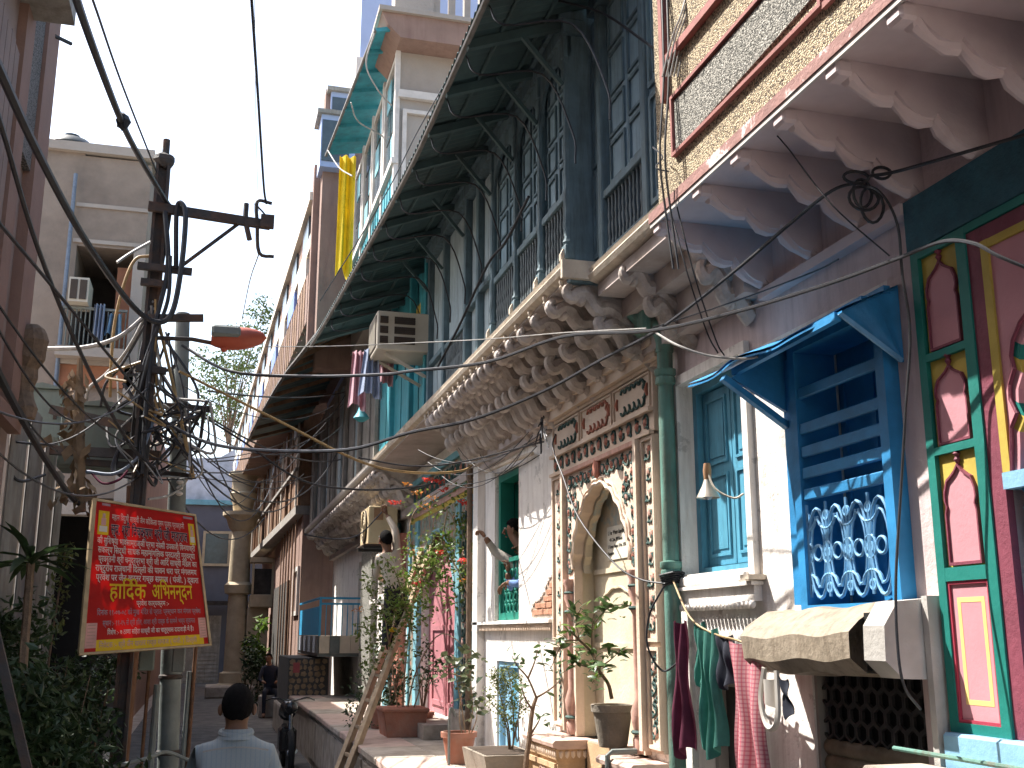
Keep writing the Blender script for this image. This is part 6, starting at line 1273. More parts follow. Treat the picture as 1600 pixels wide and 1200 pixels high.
for k in range(16):                              # service wires fanning out to the far houses
    P = at(random.choice((245, 285, 325)), random.uniform(600, 740), 9.2); px = random.uniform(390, 560); Q = at(px, 640 + (560 - px) * .9 + random.uniform(-60, 60), random.uniform(13, 22))
    m = MB(); m.tube(bez(P, Q, random.uniform(.1, .7), 16), random.choice((.005, .007, .010)), 5); tag(m.build('service_wire', 'cable_black', None, True), 'thin service wire fanning from the pole to the far houses', 'wire', 'service wires to the far houses')
for k in range(7):
    P = at(random.uniform(650, 760), random.uniform(690, 760), 10.5); Q = at(random.uniform(820, 900), random.uniform(660, 700), 8.4); m = MB(); m.tube(bez(P, Q, random.uniform(.05, .25), 12), .004, 5); tag(m.build('wall_wire', 'cable_black', None, True), 'slack wire under the corbels above the green window', 'wire', 'wires above the green window')
c = at(848, 665, 8.0); m = MB()
for k in range(22): d = Vector((random.uniform(-1, 1) * .04, random.uniform(-1, 1) * .12, random.uniform(-.22, .08))); m.tube([c, c + d * .5 + Vector((0, .02, .02)), c + d], .006, 4)
tag(m.build('wire_knot', 'cable_black'), 'bristling knot of wire ends left of the carved frieze', 'wire')
c = at(1045, 912, 5.9); m = MB()
for k in range(6): m.tube([(2.615 + (.055 + .004 * k) * math.cos(t / 10 * 6.283), 5.98 + (.055 + .004 * k) * math.sin(t / 10 * 6.283), c.z + .012 * k + .01 * math.sin(t)) for t in range(11)], .006, 4)
tag(m.build('wire_binding', 'cable_black'), 'wire wound several times round the green drainpipe', 'wire')

random.seed(9)
for k, (p, q, sag, lab) in enumerate((((-10, 465, 5.5), (215, 700, 9), .12, 'thin black wire crossing the left house to the middle channel iron'), ((-10, 640, 6), (238, 600, 9), .18, 'slack black wire from the left edge to the pole middle'), ((-10, 500, 5.6), (120, 660, 9), .1, 'thin wire dropping onto the grey cabinet'), ((-10, 555, 6), (90, 705, 8.8), .08, 'thin wire dropping past the rough pier'), ((30, 690, 8.5), (236, 560, 9), .25, 'drooping wire between the tin fence and the pole'), ((-10, 700, 6.2), (215, 745, 9), .2, 'lowest slack wire over the left garden'))):
    m = MB(); m.tube(bez(at(*p), at(*q), sag, 16), .007, 5); tag(m.build('left_wire', 'cable_black', None, True), lab, 'wire')
cable(((232, 780, 9), (262, 775, 9.2), (285, 760, 9.3), (300, 735, 9.3)), .01, 'pale hose curving from the banner top to the lamp pole', 'cable_pale')
cable(((258, 330, 8.9), (262, 420, 8.9), (240, 520, 8.9), (228, 640, 8.9), (222, 740, 8.95)), .02, 'thick black cable strapped down the steel pole')
cable(((266, 400, 8.88), (262, 470, 8.88), (235, 540, 8.9), (215, 610, 9), (205, 700, 9.2)), .016, 'second black cable strapped beside the steel pole')

for k in range(5): cable(((1035 + 6 * k, 120, 4.5), (1050 + 5 * k, 60, 4.45), (1065 + 4 * k, 20, 4.4), (1075 + 3 * k, -20, 4.4)), .005, 'one strand of the grey wire bundle tied at the pebble-dash corner', 'cable_pale', 'wire', 'strands of the wire bundle')
cable(((1020, 230, 4.7), (1035, 245, 4.6), (1025, 262, 4.6), (1045, 268, 4.55)), .004, 'curled stiff wire sticking out of the pebble-dash corner')

# ------------------------------------------------------------------ people
def figure(name, label, joints, edges, root, cat='person', mats=('skin',), zone=None, sub=2, parent=None, loc=None):
    """one continuous skinned body: joints {name: (pos, (rx, ry))}; zone(co, nearest edge) -> material index"""
    names = list(joints); idx = {n_: i for i, n_ in enumerate(names)}
    me = bpy.data.meshes.new(name); me.from_pydata([tuple(Vector(joints[n_][0])) for n_ in names], [(idx[a], idx[b]) for a, b in edges], [])
    ob = bpy.data.objects.new(name, me); C.objects.link(ob)
    sk = ob.modifiers.new('skin', 'SKIN'); sk.use_smooth_shade = True
    for n_ in names:
        sv = me.skin_vertices[0].data[idx[n_]]; r_ = joints[n_][1]; sv.radius = r_ if hasattr(r_, '__len__') else (r_, r_); sv.use_root = (n_ == root)
    ss = ob.modifiers.new('sub', 'SUBSURF'); ss.levels = sub; ss.render_levels = sub
    dg = bpy.context.evaluated_depsgraph_get(); out = bpy.data.meshes.new_from_object(ob.evaluated_get(dg)); bpy.data.objects.remove(ob)
    out.materials.clear()
    for m_ in mats: out.materials.append(MATS[m_])
    if zone:
        segs = [(Vector(joints[a][0]), Vector(joints[b][0]), a, b) for a, b in edges]
        for p in out.polygons:
            best = None
            for A_, B_, a, b in segs:
                d = B_ - A_; t = max(0, min(1, (p.center - A_).dot(d) / max(d.length_squared, 1e-9))); q = (p.center - A_ - d * t).length
                if best is None or q < best[0]: best = (q, a, b, t)
            p.material_index = zone(p.center, best[1], best[2], best[3])
    out.polygons.foreach_set('use_smooth', [True] * len(out.polygons))
    o = thing(name, label, cat, loc or tuple(Vector(joints[root][0]))) if parent is None else parent
    out.transform(Matrix.Translation(-origin(o)))
    put('body', out, o, origin(o)); return o
def hand(par, wrist, d, up, side, size=1.0, curl_=.9, mt='skin'):
    """palm with four curled fingers and a thumb leaving its side, one continuous mesh"""
    d = Vector(d).normalized(); up = Vector(up); up = (up - d * up.dot(d)).normalized(); sd2 = d.cross(up) * side; s_ = size; w0 = Vector(wrist)
    J = {'w': (w0, .024 * s_), 'p': (w0 + d * .05 * s_, (.032 * s_, .016 * s_))}; E_ = [('w', 'p')]
    for k, (o_, ln) in enumerate(((.030, .072), (.010, .080), (-.010, .075), (-.028, .058))):
        b_ = w0 + d * .085 * s_ + sd2 * o_ * s_; J[f'k{k}'] = (b_, .0095 * s_); dd2 = (d * math.cos(curl_) - up * math.sin(curl_)); J[f'm{k}'] = (b_ + dd2 * ln * .55 * s_, .0085 * s_); d3 = d * math.cos(curl_ * 2.1) - up * math.sin(curl_ * 2.1); J[f't{k}'] = (b_ + dd2 * ln * .55 * s_ + d3 * ln * .5 * s_, .007 * s_); E_ += [('p', f'k{k}'), (f'k{k}', f'm{k}'), (f'm{k}', f't{k}')]
    tb = w0 + d * .035 * s_ + sd2 * .032 * s_; J['th'] = (tb, .011 * s_); J['th2'] = (tb + (d * .6 + sd2 * .5 - up * .5).normalized() * .04 * s_, .009 * s_); J['th3'] = (tb + (d * .6 + sd2 * .5 - up * .5).normalized() * .04 * s_ + (d * .8 - up * .5 - sd2 * .3).normalized() * .03 * s_, .0075 * s_); E_ += [('p', 'th'), ('th', 'th2'), ('th2', 'th3')]
    names = list(J); idx = {n_: i for i, n_ in enumerate(names)}; me = bpy.data.meshes.new('h'); me.from_pydata([tuple(J[n_][0]) for n_ in names], [(idx[a], idx[b]) for a, b in E_], []); ob = bpy.data.objects.new('h', me); C.objects.link(ob); ob.modifiers.new('s', 'SKIN')
    for n_ in names: sv = me.skin_vertices[0].data[idx[n_]]; r_ = J[n_][1]; sv.radius = r_ if hasattr(r_, '__len__') else (r_, r_); sv.use_root = n_ == 'w'
    ss = ob.modifiers.new('b', 'SUBSURF'); ss.levels = ss.render_levels = 1
    out = bpy.data.meshes.new_from_object(ob.evaluated_get(bpy.context.evaluated_depsgraph_get())); bpy.data.objects.remove(ob); out.materials.clear(); out.materials.append(MATS[mt]); out.polygons.foreach_set('use_smooth', [True] * len(out.polygons))
    out.transform(Matrix.Translation(-origin(par))); return put('hand', out, par, origin(par))
def head_parts(par, c, fwd, r_=.1, hair_mt='hair', sk_='skin', nape=.75):
    """hair cap, ears, nose, eyes and mouth on a head centred at c looking along fwd"""
    c = Vector(c); f = Vector(fwd).normalized(); sd2 = f.cross(Vector((0, 0, 1))).normalized(); up = sd2.cross(f)
    def P(a, b_, cc): return c + sd2 * a + f * b_ + up * cc
    m = MB(); n1, n2 = 28, 12
    def hf(u, v):
        ph_ = u * 2 * math.pi; y0 = math.sin(ph_)                     # y0 = 1 is the face side
        vm = R(58) if y0 > .75 else (R(58) + (R(96) - R(58)) * (.75 - y0) / .75 if y0 > 0 else R(96) + (R(126 if nape > .8 else 120) - R(96)) * min(1, -y0 * 1.3))
        th = v * (vm + .05 * math.sin(ph_ * 9)); k = 1.0 + .018 * math.sin(ph_ * 11 + th * 6) - .05 * max(0, v - .8) / .2
        return tuple(P(math.sin(th) * math.cos(ph_) * r_ * .84 * k, math.sin(th) * y0 * r_ * 1.02 * k - .006, math.cos(th) * r_ * 1.16 * k + .006))
    m.grid(hf, n1, n2); m.build('hair', hair_mt, par, True)
    for s_ in (-1, 1): m = MB(); m.blob(P(s_ * r_ * .86, -.005, -.012), (.014, .018, .03), 8, 6); m.build('ear', sk_, par, True)
    m = MB(); m.tube([P(0, r_ * .93, .025), P(0, r_ * 1.16, -.02), P(0, r_ * .95, -.032)], [.008, .016, .008], 7); m.build('nose', sk_, par, True)
    for s_ in (-1, 1): m = MB(); m.blob(P(s_ * .033, r_ * .88, .022), (.012, .008, .007), 8, 5); m.build('eye', 'window_white', par, True)
    m = MB(); m.tube([P(-.025, r_ * .88, -.058), P(0, r_ * .94, -.055), P(.025, r_ * .88, -.058)], .006, 6); m.build('mouth', 'relief_red', par, True)
# walking man seen from behind
mx, my = .185, 6.0; H_ = lambda x, y, z: (mx + x, my + y, z)
J = dict(pelvis=(H_(0, 0, .88), (.16, .12)), waist=(H_(0, 0, 1.02), (.165, .115)), chest=(H_(0, -.005, 1.22), (.175, .12)), neckb=(H_(0, 0, 1.375), (.105, .08)), neck=(H_(0, .01, 1.43), (.05, .052)), jaw=(H_(0, .025, 1.475), (.068, .072)), skull=(H_(0, .012, 1.545), (.076, .09)), crown=(H_(0, .005, 1.59), (.055, .065)),
         sl=(H_(-.165, 0, 1.295), (.07, .068)), el=(H_(-.235, .02, 1.06), (.056, .056)), wl=(H_(-.205, .10, .86), .03), sr=(H_(.165, 0, 1.295), (.07, .068)), er=(H_(.235, -.03, 1.06), (.056, .056)), wr=(H_(.21, .02, .86), .03),
         hl=(H_(-.09, 0, .82), (.095, .10)), kl=(H_(-.095, .09, .46), .062), al=(H_(-.095, -.02, .09), .042), fl=(H_(-.10, .12, .045), .035), hr=(H_(.09, 0, .82), (.095, .10)), kr=(H_(.095, -.02, .46), .062), ar=(H_(.095, -.20, .12), .042), fr=(H_(.10, -.08, .045), .035))
E_ = [('pelvis', 'waist'), ('waist', 'chest'), ('chest', 'neckb'), ('neckb', 'neck'), ('neck', 'jaw'), ('jaw', 'skull'), ('skull', 'crown'), ('chest', 'sl'), ('sl', 'el'), ('el', 'wl'), ('chest', 'sr'), ('sr', 'er'), ('er', 'wr'), ('pelvis', 'hl'), ('hl', 'kl'), ('kl', 'al'), ('al', 'fl'), ('pelvis', 'hr'), ('hr', 'kr'), ('kr', 'ar'), ('ar', 'fr')]
def zone1(c, a, b, t):
    k = {a, b}
    if k & {'jaw', 'skull', 'crown'} or (k == {'neckb', 'neck'} and c.z > 1.405): return 0
    if k & {'fl', 'fr'}: return 3
    if k & {'kl', 'kr', 'hl', 'hr', 'al', 'ar'} and not k & {'waist'}: return 2 if c.z < .80 else 1
    return 0 if (k & {'wl', 'wr'} and t > .93) else 1
man = figure('person', 'man in a pale striped shirt walking away down the alley', J, E_, 'pelvis', mats=('skin', 'shirt_stripe', 'trousers_dark', 'tyre'), zone=zone1, loc=(mx, my, 0))
head_parts(man, H_(0, .012, 1.53), (0.05, 1, 0), .098, nape=.85)
hand(man, H_(-.205, .10, .86), (0, .15, -1), (0, 1, 0), 1, 1, .4); hand(man, H_(.21, .02, .86), (0, .1, -1), (0, 1, 0), -1, 1, .4)
m = MB(); m.tube([H_(.075 * math.cos(t / 16 * 6.283), .012 + .07 * math.sin(t / 16 * 6.283), 1.405 + .012 * math.sin(t / 16 * 6.283)) for t in range(17)], .017, 8, flat=1); m.grid(lambda u, v: H_((.070 + .028 * v) * math.cos(u * 6.283), .012 + (.066 + .028 * v) * math.sin(u * 6.283), 1.425 - .05 * v), 24, 3); m.build('collar', 'shirt_stripe', man, True)
m = MB(); m.grid(lambda u, v: H_(-.16 + .32 * u, -.128 + .03 * abs(u - .5) * 2 - .004, 1.33 + .02 * math.sin(3.14 * u) - v * .008), 12, 1); m.build('yoke_seam', 'shirt_grey', man)
# man on the ladder, arm raised to the condenser
Y1 = 12.75
def Q1(px, py, dy=0.0): return tuple(at(px, py, Y1 + dy))
J = dict(pelvis=(Q1(619, 925), (.15, .11)), waist=(Q1(617, 905), (.145, .105)), chest=(Q1(607, 880), (.165, .115)), neckb=(Q1(606, 864), (.07, .065)), neck=(Q1(605, 858), (.05, .05)), jaw=(Q1(603, 850, .02), (.062, .066)), skull=(Q1(602, 841, .02), (.073, .085)), crown=(Q1(602, 834, .02), (.055, .06)),
         sr=(Q1(619, 862, .05), (.062, .06)), er=(Q1(618, 828, .08), (.046, .046)), wr=(Q1(604, 804, .18), .028), sl=(Q1(591, 873, .0), (.064, .06)), el=(Q1(588, 898, .1), (.046, .046)), wl=(Q1(600, 908, .3), .028),
         hl=(Q1(611, 938), (.09, .09)), kl=(Q1(605, 975, .10), .062), al=(Q1(601, 1012, .02), .042), fl=(Q1(603, 1018, .16), .034), hr=(Q1(628, 938), (.09, .09)), kr=(Q1(626, 968, .16), .062), ar=(Q1(615, 1006, .08), .042), fr=(Q1(617, 1012, .22), .034))
zw = at(617, 918, Y1).z
def zone2(c, a, b, t):
    k = {a, b}
    if k & {'jaw', 'skull', 'crown', 'neck'}: return 0
    if k & {'fl', 'fr'}: return 3
    if k & {'kl', 'kr', 'al', 'ar'}: return 2
    if k & {'wl', 'wr'} and t > .8: return 0
    return 2 if (k & {'hl', 'hr', 'pelvis'} and c.z < zw) else 1
lmn = figure('person', 'man in a cream shirt on the ladder reaching up to the condenser', J, E_, 'pelvis', mats=('skin', 'shirt_cream', 'trousers_dark', 'tyre'), zone=zone2)
head_parts(lmn, Q1(602, 843, .02), (-.5, 1, .25), .092)
hand(lmn, J['wr'][0], (-.3, .3, 1), (0, 1, -.3), 1, .95, .9); hand(lmn, J['wl'][0], (.5, 1, .1), (0, 0, 1), 1, .95, .8)
m = MB(); m.blob(Q1(614, 984, -.05), (.05, .012, .028), 12, 6); m.build('yellow_tag', 'sign_yellow', lmn)
ld_ = thing('wooden_ladder', 'weathered wooden ladder leaning against the house front', 'ladder', (1.16, 10.9, 0))
F0, T0 = Vector((1.16, 10.9, 0.01)), Vector((2.66, 13.45, 2.94)); off = Vector((-.04, .38, 0))
for o_ in (Vector((0, 0, 0)), off): m = MB(); m.bar(F0 + o_, T0 + o_, .045, .095, up=(1, 1.5, -1.9)); m.build('rail', 'ladder_wood', ld_)
for k in range(11): p = F0.lerp(T0, (k + .7) / 11.6); m = MB(); m.bar(p - off * .08, p + off * 1.08, .03, .03); m.build('rung', 'ladder_wood', ld_)
# two people at the green window
def Q2(px, py, X=2.75): return tuple(atx(px, py, X))
J = dict(pelvis=((3.0, 9.95, 1.95), (.14, .11)), chest=((2.93, 9.96, 2.42), (.16, .115)), neckb=((2.93, 9.95, 2.62), (.07, .065)), neck=((2.93, 9.95, 2.68), .05), jaw=((2.91, 9.95, 2.74), (.06, .065)), skull=((2.91, 9.95, 2.82), (.073, .085)), crown=((2.91, 9.95, 2.88), (.055, .06)),
         sl=((2.80, 10.02, 2.53), (.062, .06)), el=(Q2(773, 862, 2.62), (.046, .046)), wl=(Q2(758, 839, 2.52), .027), sr=((2.95, 9.80, 2.5), (.06, .06)), er=((2.85, 9.75, 2.40), .045), wr=((2.80, 9.85, 2.6), .027), hl=((3.05, 10.05, 1.9), (.08, .08)), hr=((3.05, 9.85, 1.9), (.08, .08)))
E2 = [('pelvis', 'chest'), ('chest', 'neckb'), ('neckb', 'neck'), ('neck', 'jaw'), ('jaw', 'skull'), ('skull', 'crown'), ('chest', 'sl'), ('sl', 'el'), ('el', 'wl'), ('chest', 'sr'), ('sr', 'er'), ('er', 'wr'), ('pelvis', 'hl'), ('pelvis', 'hr')]
zone3 = lambda c, a, b, t: 0 if ({a, b} & {'jaw', 'skull', 'crown', 'neck'} or ({a, b} & {'wl', 'wr'} and t > .62)) else 1
wm = figure('person', 'person in a grey shirt stretching one arm out of the green window', J, E2, 'pelvis', mats=('skin', 'shirt_grey'), zone=zone3)
head_parts(wm, (2.91, 9.95, 2.81), (-1, -.1, 0), .092); hand(wm, J['wl'][0], Vector(Q2(746, 824, 2.46)) - Vector(J['wl'][0]), (0, 0, 1), 1, .95, 1.0); hand(wm, J['wr'][0], (-.3, .2, 1), (1, 0, 0), 1, .9, .8)
hc = Vector(Q2(803, 826, 2.76))
J = dict(pelvis=((2.98, 9.78, 1.95), (.14, .11)), chest=((2.90, 9.76, 2.34), (.15, .11)), neckb=((2.86, 9.78, 2.52), (.065, .06)), neck=((2.85, 9.79, 2.57), .048), jaw=((hc.x, hc.y, hc.z - .06), (.06, .064)), skull=(tuple(hc), (.072, .083)), crown=((hc.x, hc.y, hc.z + .06), (.055, .06)),
         sl=((2.80, 9.88, 2.44), (.058, .056)), el=((2.73, 9.98, 2.30), .043), wl=((2.69, 9.93, 2.46), .026), sr=((2.84, 9.66, 2.42), (.058, .056)), er=((2.74, 9.70, 2.34), .043), wr=((2.66, 9.86, 2.36), .026), hl=((3.03, 9.88, 1.9), (.08, .08)), hr=((3.03, 9.68, 1.9), (.08, .08)))
wm2 = figure('person', 'person in a blue shirt leaning on the green window grille, chin on hand', J, E2, 'pelvis', mats=('skin', 'shirt_blue'), zone=zone3)
head_parts(wm2, hc - Vector((0, 0, .01)), (-.9, .45, -.1), .09); hand(wm2, J['wl'][0], (.1, -.1, 1), (1, 0, 0), 1, .9, .9); hand(wm2, J['wr'][0], (-.5, .6, -.5), (0, 0, 1), 1, .9, .5)
# someone sitting in the shade by the pillar; clothes darkened to stand for it
J = dict(pelvis=((1.55, 27, .62), (.15, .12)), chest=((1.52, 26.95, 1.0), (.16, .11)), neckb=((1.5, 26.93, 1.18), (.065, .06)), neck=((1.5, 26.92, 1.22), .05), jaw=((1.48, 26.9, 1.27), (.06, .064)), skull=((1.48, 26.9, 1.36), (.073, .083)), crown=((1.48, 26.9, 1.42), (.055, .06)), sl=((1.36, 26.95, 1.1), (.06, .06)), el=((1.28, 26.8, .85), .045), wl=((1.42, 26.6, .78), .028), sr=((1.68, 26.95, 1.1), (.06, .06)), er=((1.75, 26.8, .85), .045), wr=((1.62, 26.6, .78), .028), hl=((1.45, 26.9, .58), (.085, .085)), kl=((1.4, 26.5, .60), .06), al=((1.4, 26.5, .1), .042), fl=((1.4, 26.35, .05), .035), hr=((1.65, 26.9, .58), (.085, .085)), kr=((1.68, 26.5, .60), .06), ar=((1.68, 26.5, .1), .042), fr=((1.68, 26.35, .05), .035))
E3 = [e for e in E_ if 'waist' not in e] + [('pelvis', 'chest')]
sm = figure('person', 'person sitting in deep shade at the far right, the shade put into dark clothes', J, E3, 'pelvis', mats=('skin', 'navy_cloth'), zone=lambda c, a, b, t: 0 if {a, b} & {'jaw', 'skull', 'crown', 'neck', 'fl', 'fr'} or ({a, b} & {'wl', 'wr'} and t > .5) else 1)
head_parts(sm, (1.48, 26.9, 1.35), (-.4, -1, 0), .092); m = MB(); m.box(1.3, 1.8, 26.75, 27.2, .01, .5, .02); tag(m.build('stone_bollard', 'kerbstone'), 'stone block under the person in shade-dark clothes', 'stone block')
# parked motorbike, mostly hidden
mb = thing('motorbike', 'black motorbike parked in the shade beside the terrace', 'motorbike', (1.25, 16.5, 0))
def wheel(y): 
    m = MB(); m.tube([(1.22, y + .27 * math.cos(t / 20 * 6.283), .30 + .27 * math.sin(t / 20 * 6.283)) for t in range(21)], .045, 7); wl_ = m.build('wheel', 'tyre', mb, True); m = MB(); m.lathe((1.18, y, .3), [(.05, 0), (.05, .08)], 10, 'x'); m.build('hub', 'chrome', wl_)
wheel(15.9); wheel(17.15)
m = MB(); m.tube([(1.22, 16.25, .80), (1.22, 16.45, .86), (1.22, 16.7, .78)], [.08, .13, .09], 10); m.build('tank', 'bike_black', mb, True)
m = MB(); m.tube([(1.22, 16.7, .76), (1.22, 17.0, .77), (1.22, 17.35, .82)], [.09, .11, .06], 10); m.build('seat', 'tyre', mb, True)
m = MB(); m.tube([(1.22, 15.9, .3), (1.22, 16.15, .95)], .03, 8); m.build('fork', 'bike_black', mb); m = MB(); m.tube(smoothpts([(.88, 16.28, .98), (1.0, 16.15, 1.02), (1.22, 16.12, .98), (1.44, 16.15, 1.02), (1.56, 16.28, .98)], 4), .012, 6); m.build('handlebar', 'bike_black', mb)
m = MB(); m.blob((1.22, 16.02, .90), (.09, .07, .09), 12, 8); m.build('headlamp', 'bike_black', mb, True); m = MB(); m.box(1.10, 1.34, 16.35, 16.8, .25, .6, .04); m.build('engine', 'bike_black', mb)
m = MB(); m.tube([(1.33, 16.4, .28), (1.36, 16.8, .26), (1.36, 17.3, .34)], .035, 8); m.build('exhaust', 'chrome', mb, True)

# ------------------------------------------------------------------ plants
random.seed(11)
def leaf_mesh(name, mt, l, w_, bend=.25, fold=.3):  # leaf lying along +x, folded on its midrib
    m = MB(); st = [0, .25, .55, .85, 1.0]; wd = [.05, .8, 1.0, .5, .02]; vs = []
    for s_, k in zip(st, wd):
        z = -bend * l * s_ * s_; vs += [(l * s_, -w_ * k / 2, z + fold * w_ * k * .5), (l * s_, 0, z), (l * s_, w_ * k / 2, z + fold * w_ * k * .5)]
    m.add(vs, [(i * 3 + j, i * 3 + j + 1, i * 3 + j + 4, i * 3 + j + 3) for i in range(4) for j in range(2)]); return m.mesh(name, mt, smooth=True)
def rand_rot(up=.3): return (random.uniform(-.9, .9), random.uniform(-.9, .5) - up, random.uniform(0, 6.283))
def pot(t_, c, r_, h, mt, rim=.02):
    m = MB(); c = Vector(c); m.lathe(c, [(r_ * .68, 0), (r_ * .72, .02), (r_ * .95, h * .8), (r_ * .96, h * .82), (r_ * 1.06, h * .83), (r_ * 1.08, h), (r_ * .94, h), (r_ * .9, h * .88)], 20, close=False); m.build('pot', mt, t_, True)
    m = MB(); m.lathe(c + Vector((0, 0, h * .88)), [(r_ * .92, 0), (.01, .015)], 16); m.build('soil', 'soil', t_)
def branch(t_, pts, r0, r1, mt='bark', name='branch'):
    p = smoothpts(pts, 5); m = MB(); m.tube(p, [r0 + (r1 - r0) * i / (len(p) - 1) for i in range(len(p))], 6); m.build(name, mt, t_, True); return p
def leaf_cloud(m, c, rad, n_, l, w_, droop=.3):     # many leaf faces inside an ellipsoid, joined
    c = Vector(c); rad = Vector(rad) if hasattr(rad, '__len__') else Vector((rad,) * 3)
    for k in range(n_):
        while True:
            v = Vector((random.uniform(-1, 1), random.uniform(-1, 1), random.uniform(-1, 1)))
            if v.length < 1: break
        p = c + Vector((v.x * rad.x, v.y * rad.y, v.z * rad.z)); d = Vector((random.uniform(-1, 1), random.uniform(-1, 1), random.uniform(-1, .6) - droop)).normalized(); s_ = d.cross(Vector((random.uniform(-1, 1), random.uniform(-1, 1), 1))).normalized(); L_ = l * random.uniform(.6, 1.25); u = d.cross(s_)
        W_ = w_ * random.uniform(.7, 1.2); m.add([p, p + d * L_ * .45 + s_ * W_ / 2 + u * .1 * L_, p + d * L_, p + d * L_ * .45 - s_ * W_ / 2 + u * .1 * L_], [(0, 1, 2, 3)])
    return m
# citrus-like bush in the cement pot in front of the niche
cp_ = thing('potted_bush', 'glossy leafy bush in a grey cement pot before the carved niche', 'potted plant', (2.655, 7.12, 1.168))
pot(cp_, (2.655, 7.12, 1.169), .135, .27, 'cement_pot')
def T(px, py, Y=7.1): return at(px, py, Y)
trunk = branch(cp_, [T(956, 1092), T(950, 1068), T(934, 1045), T(925, 1020), T(905, 1000), T(890, 985)], .014, .006, name='trunk')
brs = [[T(925, 1020), T(925, 990, 7.0), T(928, 960, 6.95), T(940, 945, 6.9)], [T(928, 975, 7), T(950, 950, 6.9), T(975, 945, 6.85), T(988, 950, 6.8)], [T(934, 1045), T(955, 1030, 7), T(970, 1015, 6.95)], [T(905, 1000), T(880, 1005, 7.1), T(860, 1045, 7.2)], [T(935, 1045), T(910, 1040, 7.1), T(890, 1030, 7.2)], [T(905, 1000), T(900, 970, 7.15), T(908, 950, 7.1)], [T(925, 1020), T(935, 1050, 6.9), T(925, 1068, 6.85)]]
lc = [leaf_mesh('leaf', 'leaf_citrus', .085, .036), leaf_mesh('leaf', 'leaf_citrus', .068, .03, .35), leaf_mesh('leaf', 'leaf_fresh_sunlit', .07, .03, .2)]
for b_ in brs:
    p = branch(cp_, b_, .006, .0025)
    for k in range(24):
        q = p[min(len(p) - 1, int(len(p) * (.2 + .8 * random.random())))] + Vector((random.gauss(0, .028), random.gauss(0, .028), random.gauss(0, .028))); put('leaf', random.choice(lc[:2] if k % 5 else lc), cp_, q, rand_rot(), random.uniform(.75, 1.25))
for k in range(40): q = trunk[random.randrange(8, len(trunk))] + Vector((random.gauss(0, .05), random.gauss(0, .05), random.gauss(.02, .05))); put('leaf', random.choice(lc), cp_, q, rand_rot(), random.uniform(.75, 1.2))
# round-leaved plant in the red pot
rp = thing('potted_bush', 'round-leaved grey-green plant in a terracotta pot by the pink door', 'potted plant', (2.2, 9.75, .80))
pot(rp, (2.20, 9.75, .801), .15, .26, 'terracotta')
def T2(px, py, Y=9.75): return at(px, py, Y)
stems = [[T2(728, 1150), T2(722, 1110), T2(715, 1070), T2(712, 1040)], [T2(732, 1150), T2(738, 1110), T2(735, 1060), T2(728, 1025)], [T2(722, 1150), T2(718, 1120), T2(722, 1080), T2(738, 1045)], [T2(735, 1150), T2(745, 1120), T2(742, 1090)], [T2(728, 1060), T2(700, 1050), T2(690, 1042)]]
lr = [leaf_mesh('leaf', 'leaf_round', .07, .055, .2), leaf_mesh('leaf', 'leaf_round', .055, .045, .3)]
for b_ in stems:
    p = branch(rp, b_, .007, .003, 'twig_pale')
    for k in range(30): q = p[min(len(p) - 1, int(len(p) * (.55 + .45 * random.random())))] + Vector((random.gauss(0, .05), random.gauss(0, .06), random.gauss(.03, .06))); put('leaf', random.choice(lr), rp, q, rand_rot(.1), random.uniform(.8, 1.3))
m = MB(); m.tube(smoothpts([(2.08, 9.6, .8), (2.08, 9.6, 1.2), (2.1, 9.6, 1.27), (2.13, 9.6, 1.2)], 4), .012, 6); tag(m.build('bent_hose', 'pole_grey', None, True), 'bent grey pipe standing behind the terracotta pot', 'pipe')
# cement trough with a fine-leaved shrub and a bare twisted stem
tr = thing('planted_trough', 'grey cement trough with a fine-leaved shrub under the blue door', 'potted plant', (2.3, 8.75, .8))
m = MB(); m.prism([(2.12, .801), (2.48, .801), (2.52, 1.0), (2.08, 1.0)], 8.35, 9.1, 'y'); m.build('trough', 'cement_pot', tr); m = MB(); m.box(2.11, 2.49, 8.4, 9.05, .99, 1.004); m.build('soil', 'soil', tr)
def T3(px, py, Y=8.75): return at(px, py, Y)
for b_ in ([T3(798, 1180), T3(795, 1140), T3(785, 1100), T3(775, 1060)], [T3(800, 1180), T3(803, 1140), T3(800, 1090), T3(795, 1050)], [T3(796, 1180), T3(790, 1130), T3(770, 1100)], [T3(800, 1170), T3(810, 1120), T3(815, 1080)]): branch(tr, b_, .008, .003)
m = MB()
for px, py, r_, n_ in ((790, 1060, .12, 230), (780, 1090, .14, 260), (800, 1110, .12, 220), (805, 1070, .11, 180), (775, 1055, .08, 110), (790, 1130, .09, 110), (812, 1100, .08, 90)): leaf_cloud(m, T3(px, py), r_, n_, .032, .016, .0)
tag(m.build('fine_leaves', 'leaf_light', tr), kind='stuff')
tt = thing('twisted_shrub', 'bare twisted stem with a few fresh leaves beside the carved pedestal', 'shrub', (2.2, 8.3, .8))
def T4(px, py, Y=8.2): return at(px, py, Y)
bb_ = T4(822, 1200); branch(tt, [(bb_.x, 8.2, .80), T4(822, 1190), T4(826, 1160), T4(832, 1110), T4(838, 1090)], .024, .014, name='stem')
tw_ = [[T4(838, 1090), T4(825, 1060), T4(808, 1040), T4(800, 1025)], [T4(838, 1090), T4(855, 1080), T4(870, 1068), T4(885, 1050)], [T4(828, 1150), T4(840, 1130), T4(845, 1120)], [T4(832, 1110), T4(820, 1090), T4(815, 1075)], [T4(825, 1060), T4(835, 1035), T4(840, 1015)]]
l4 = leaf_mesh('leaf', 'leaf_citrus', .075, .035)
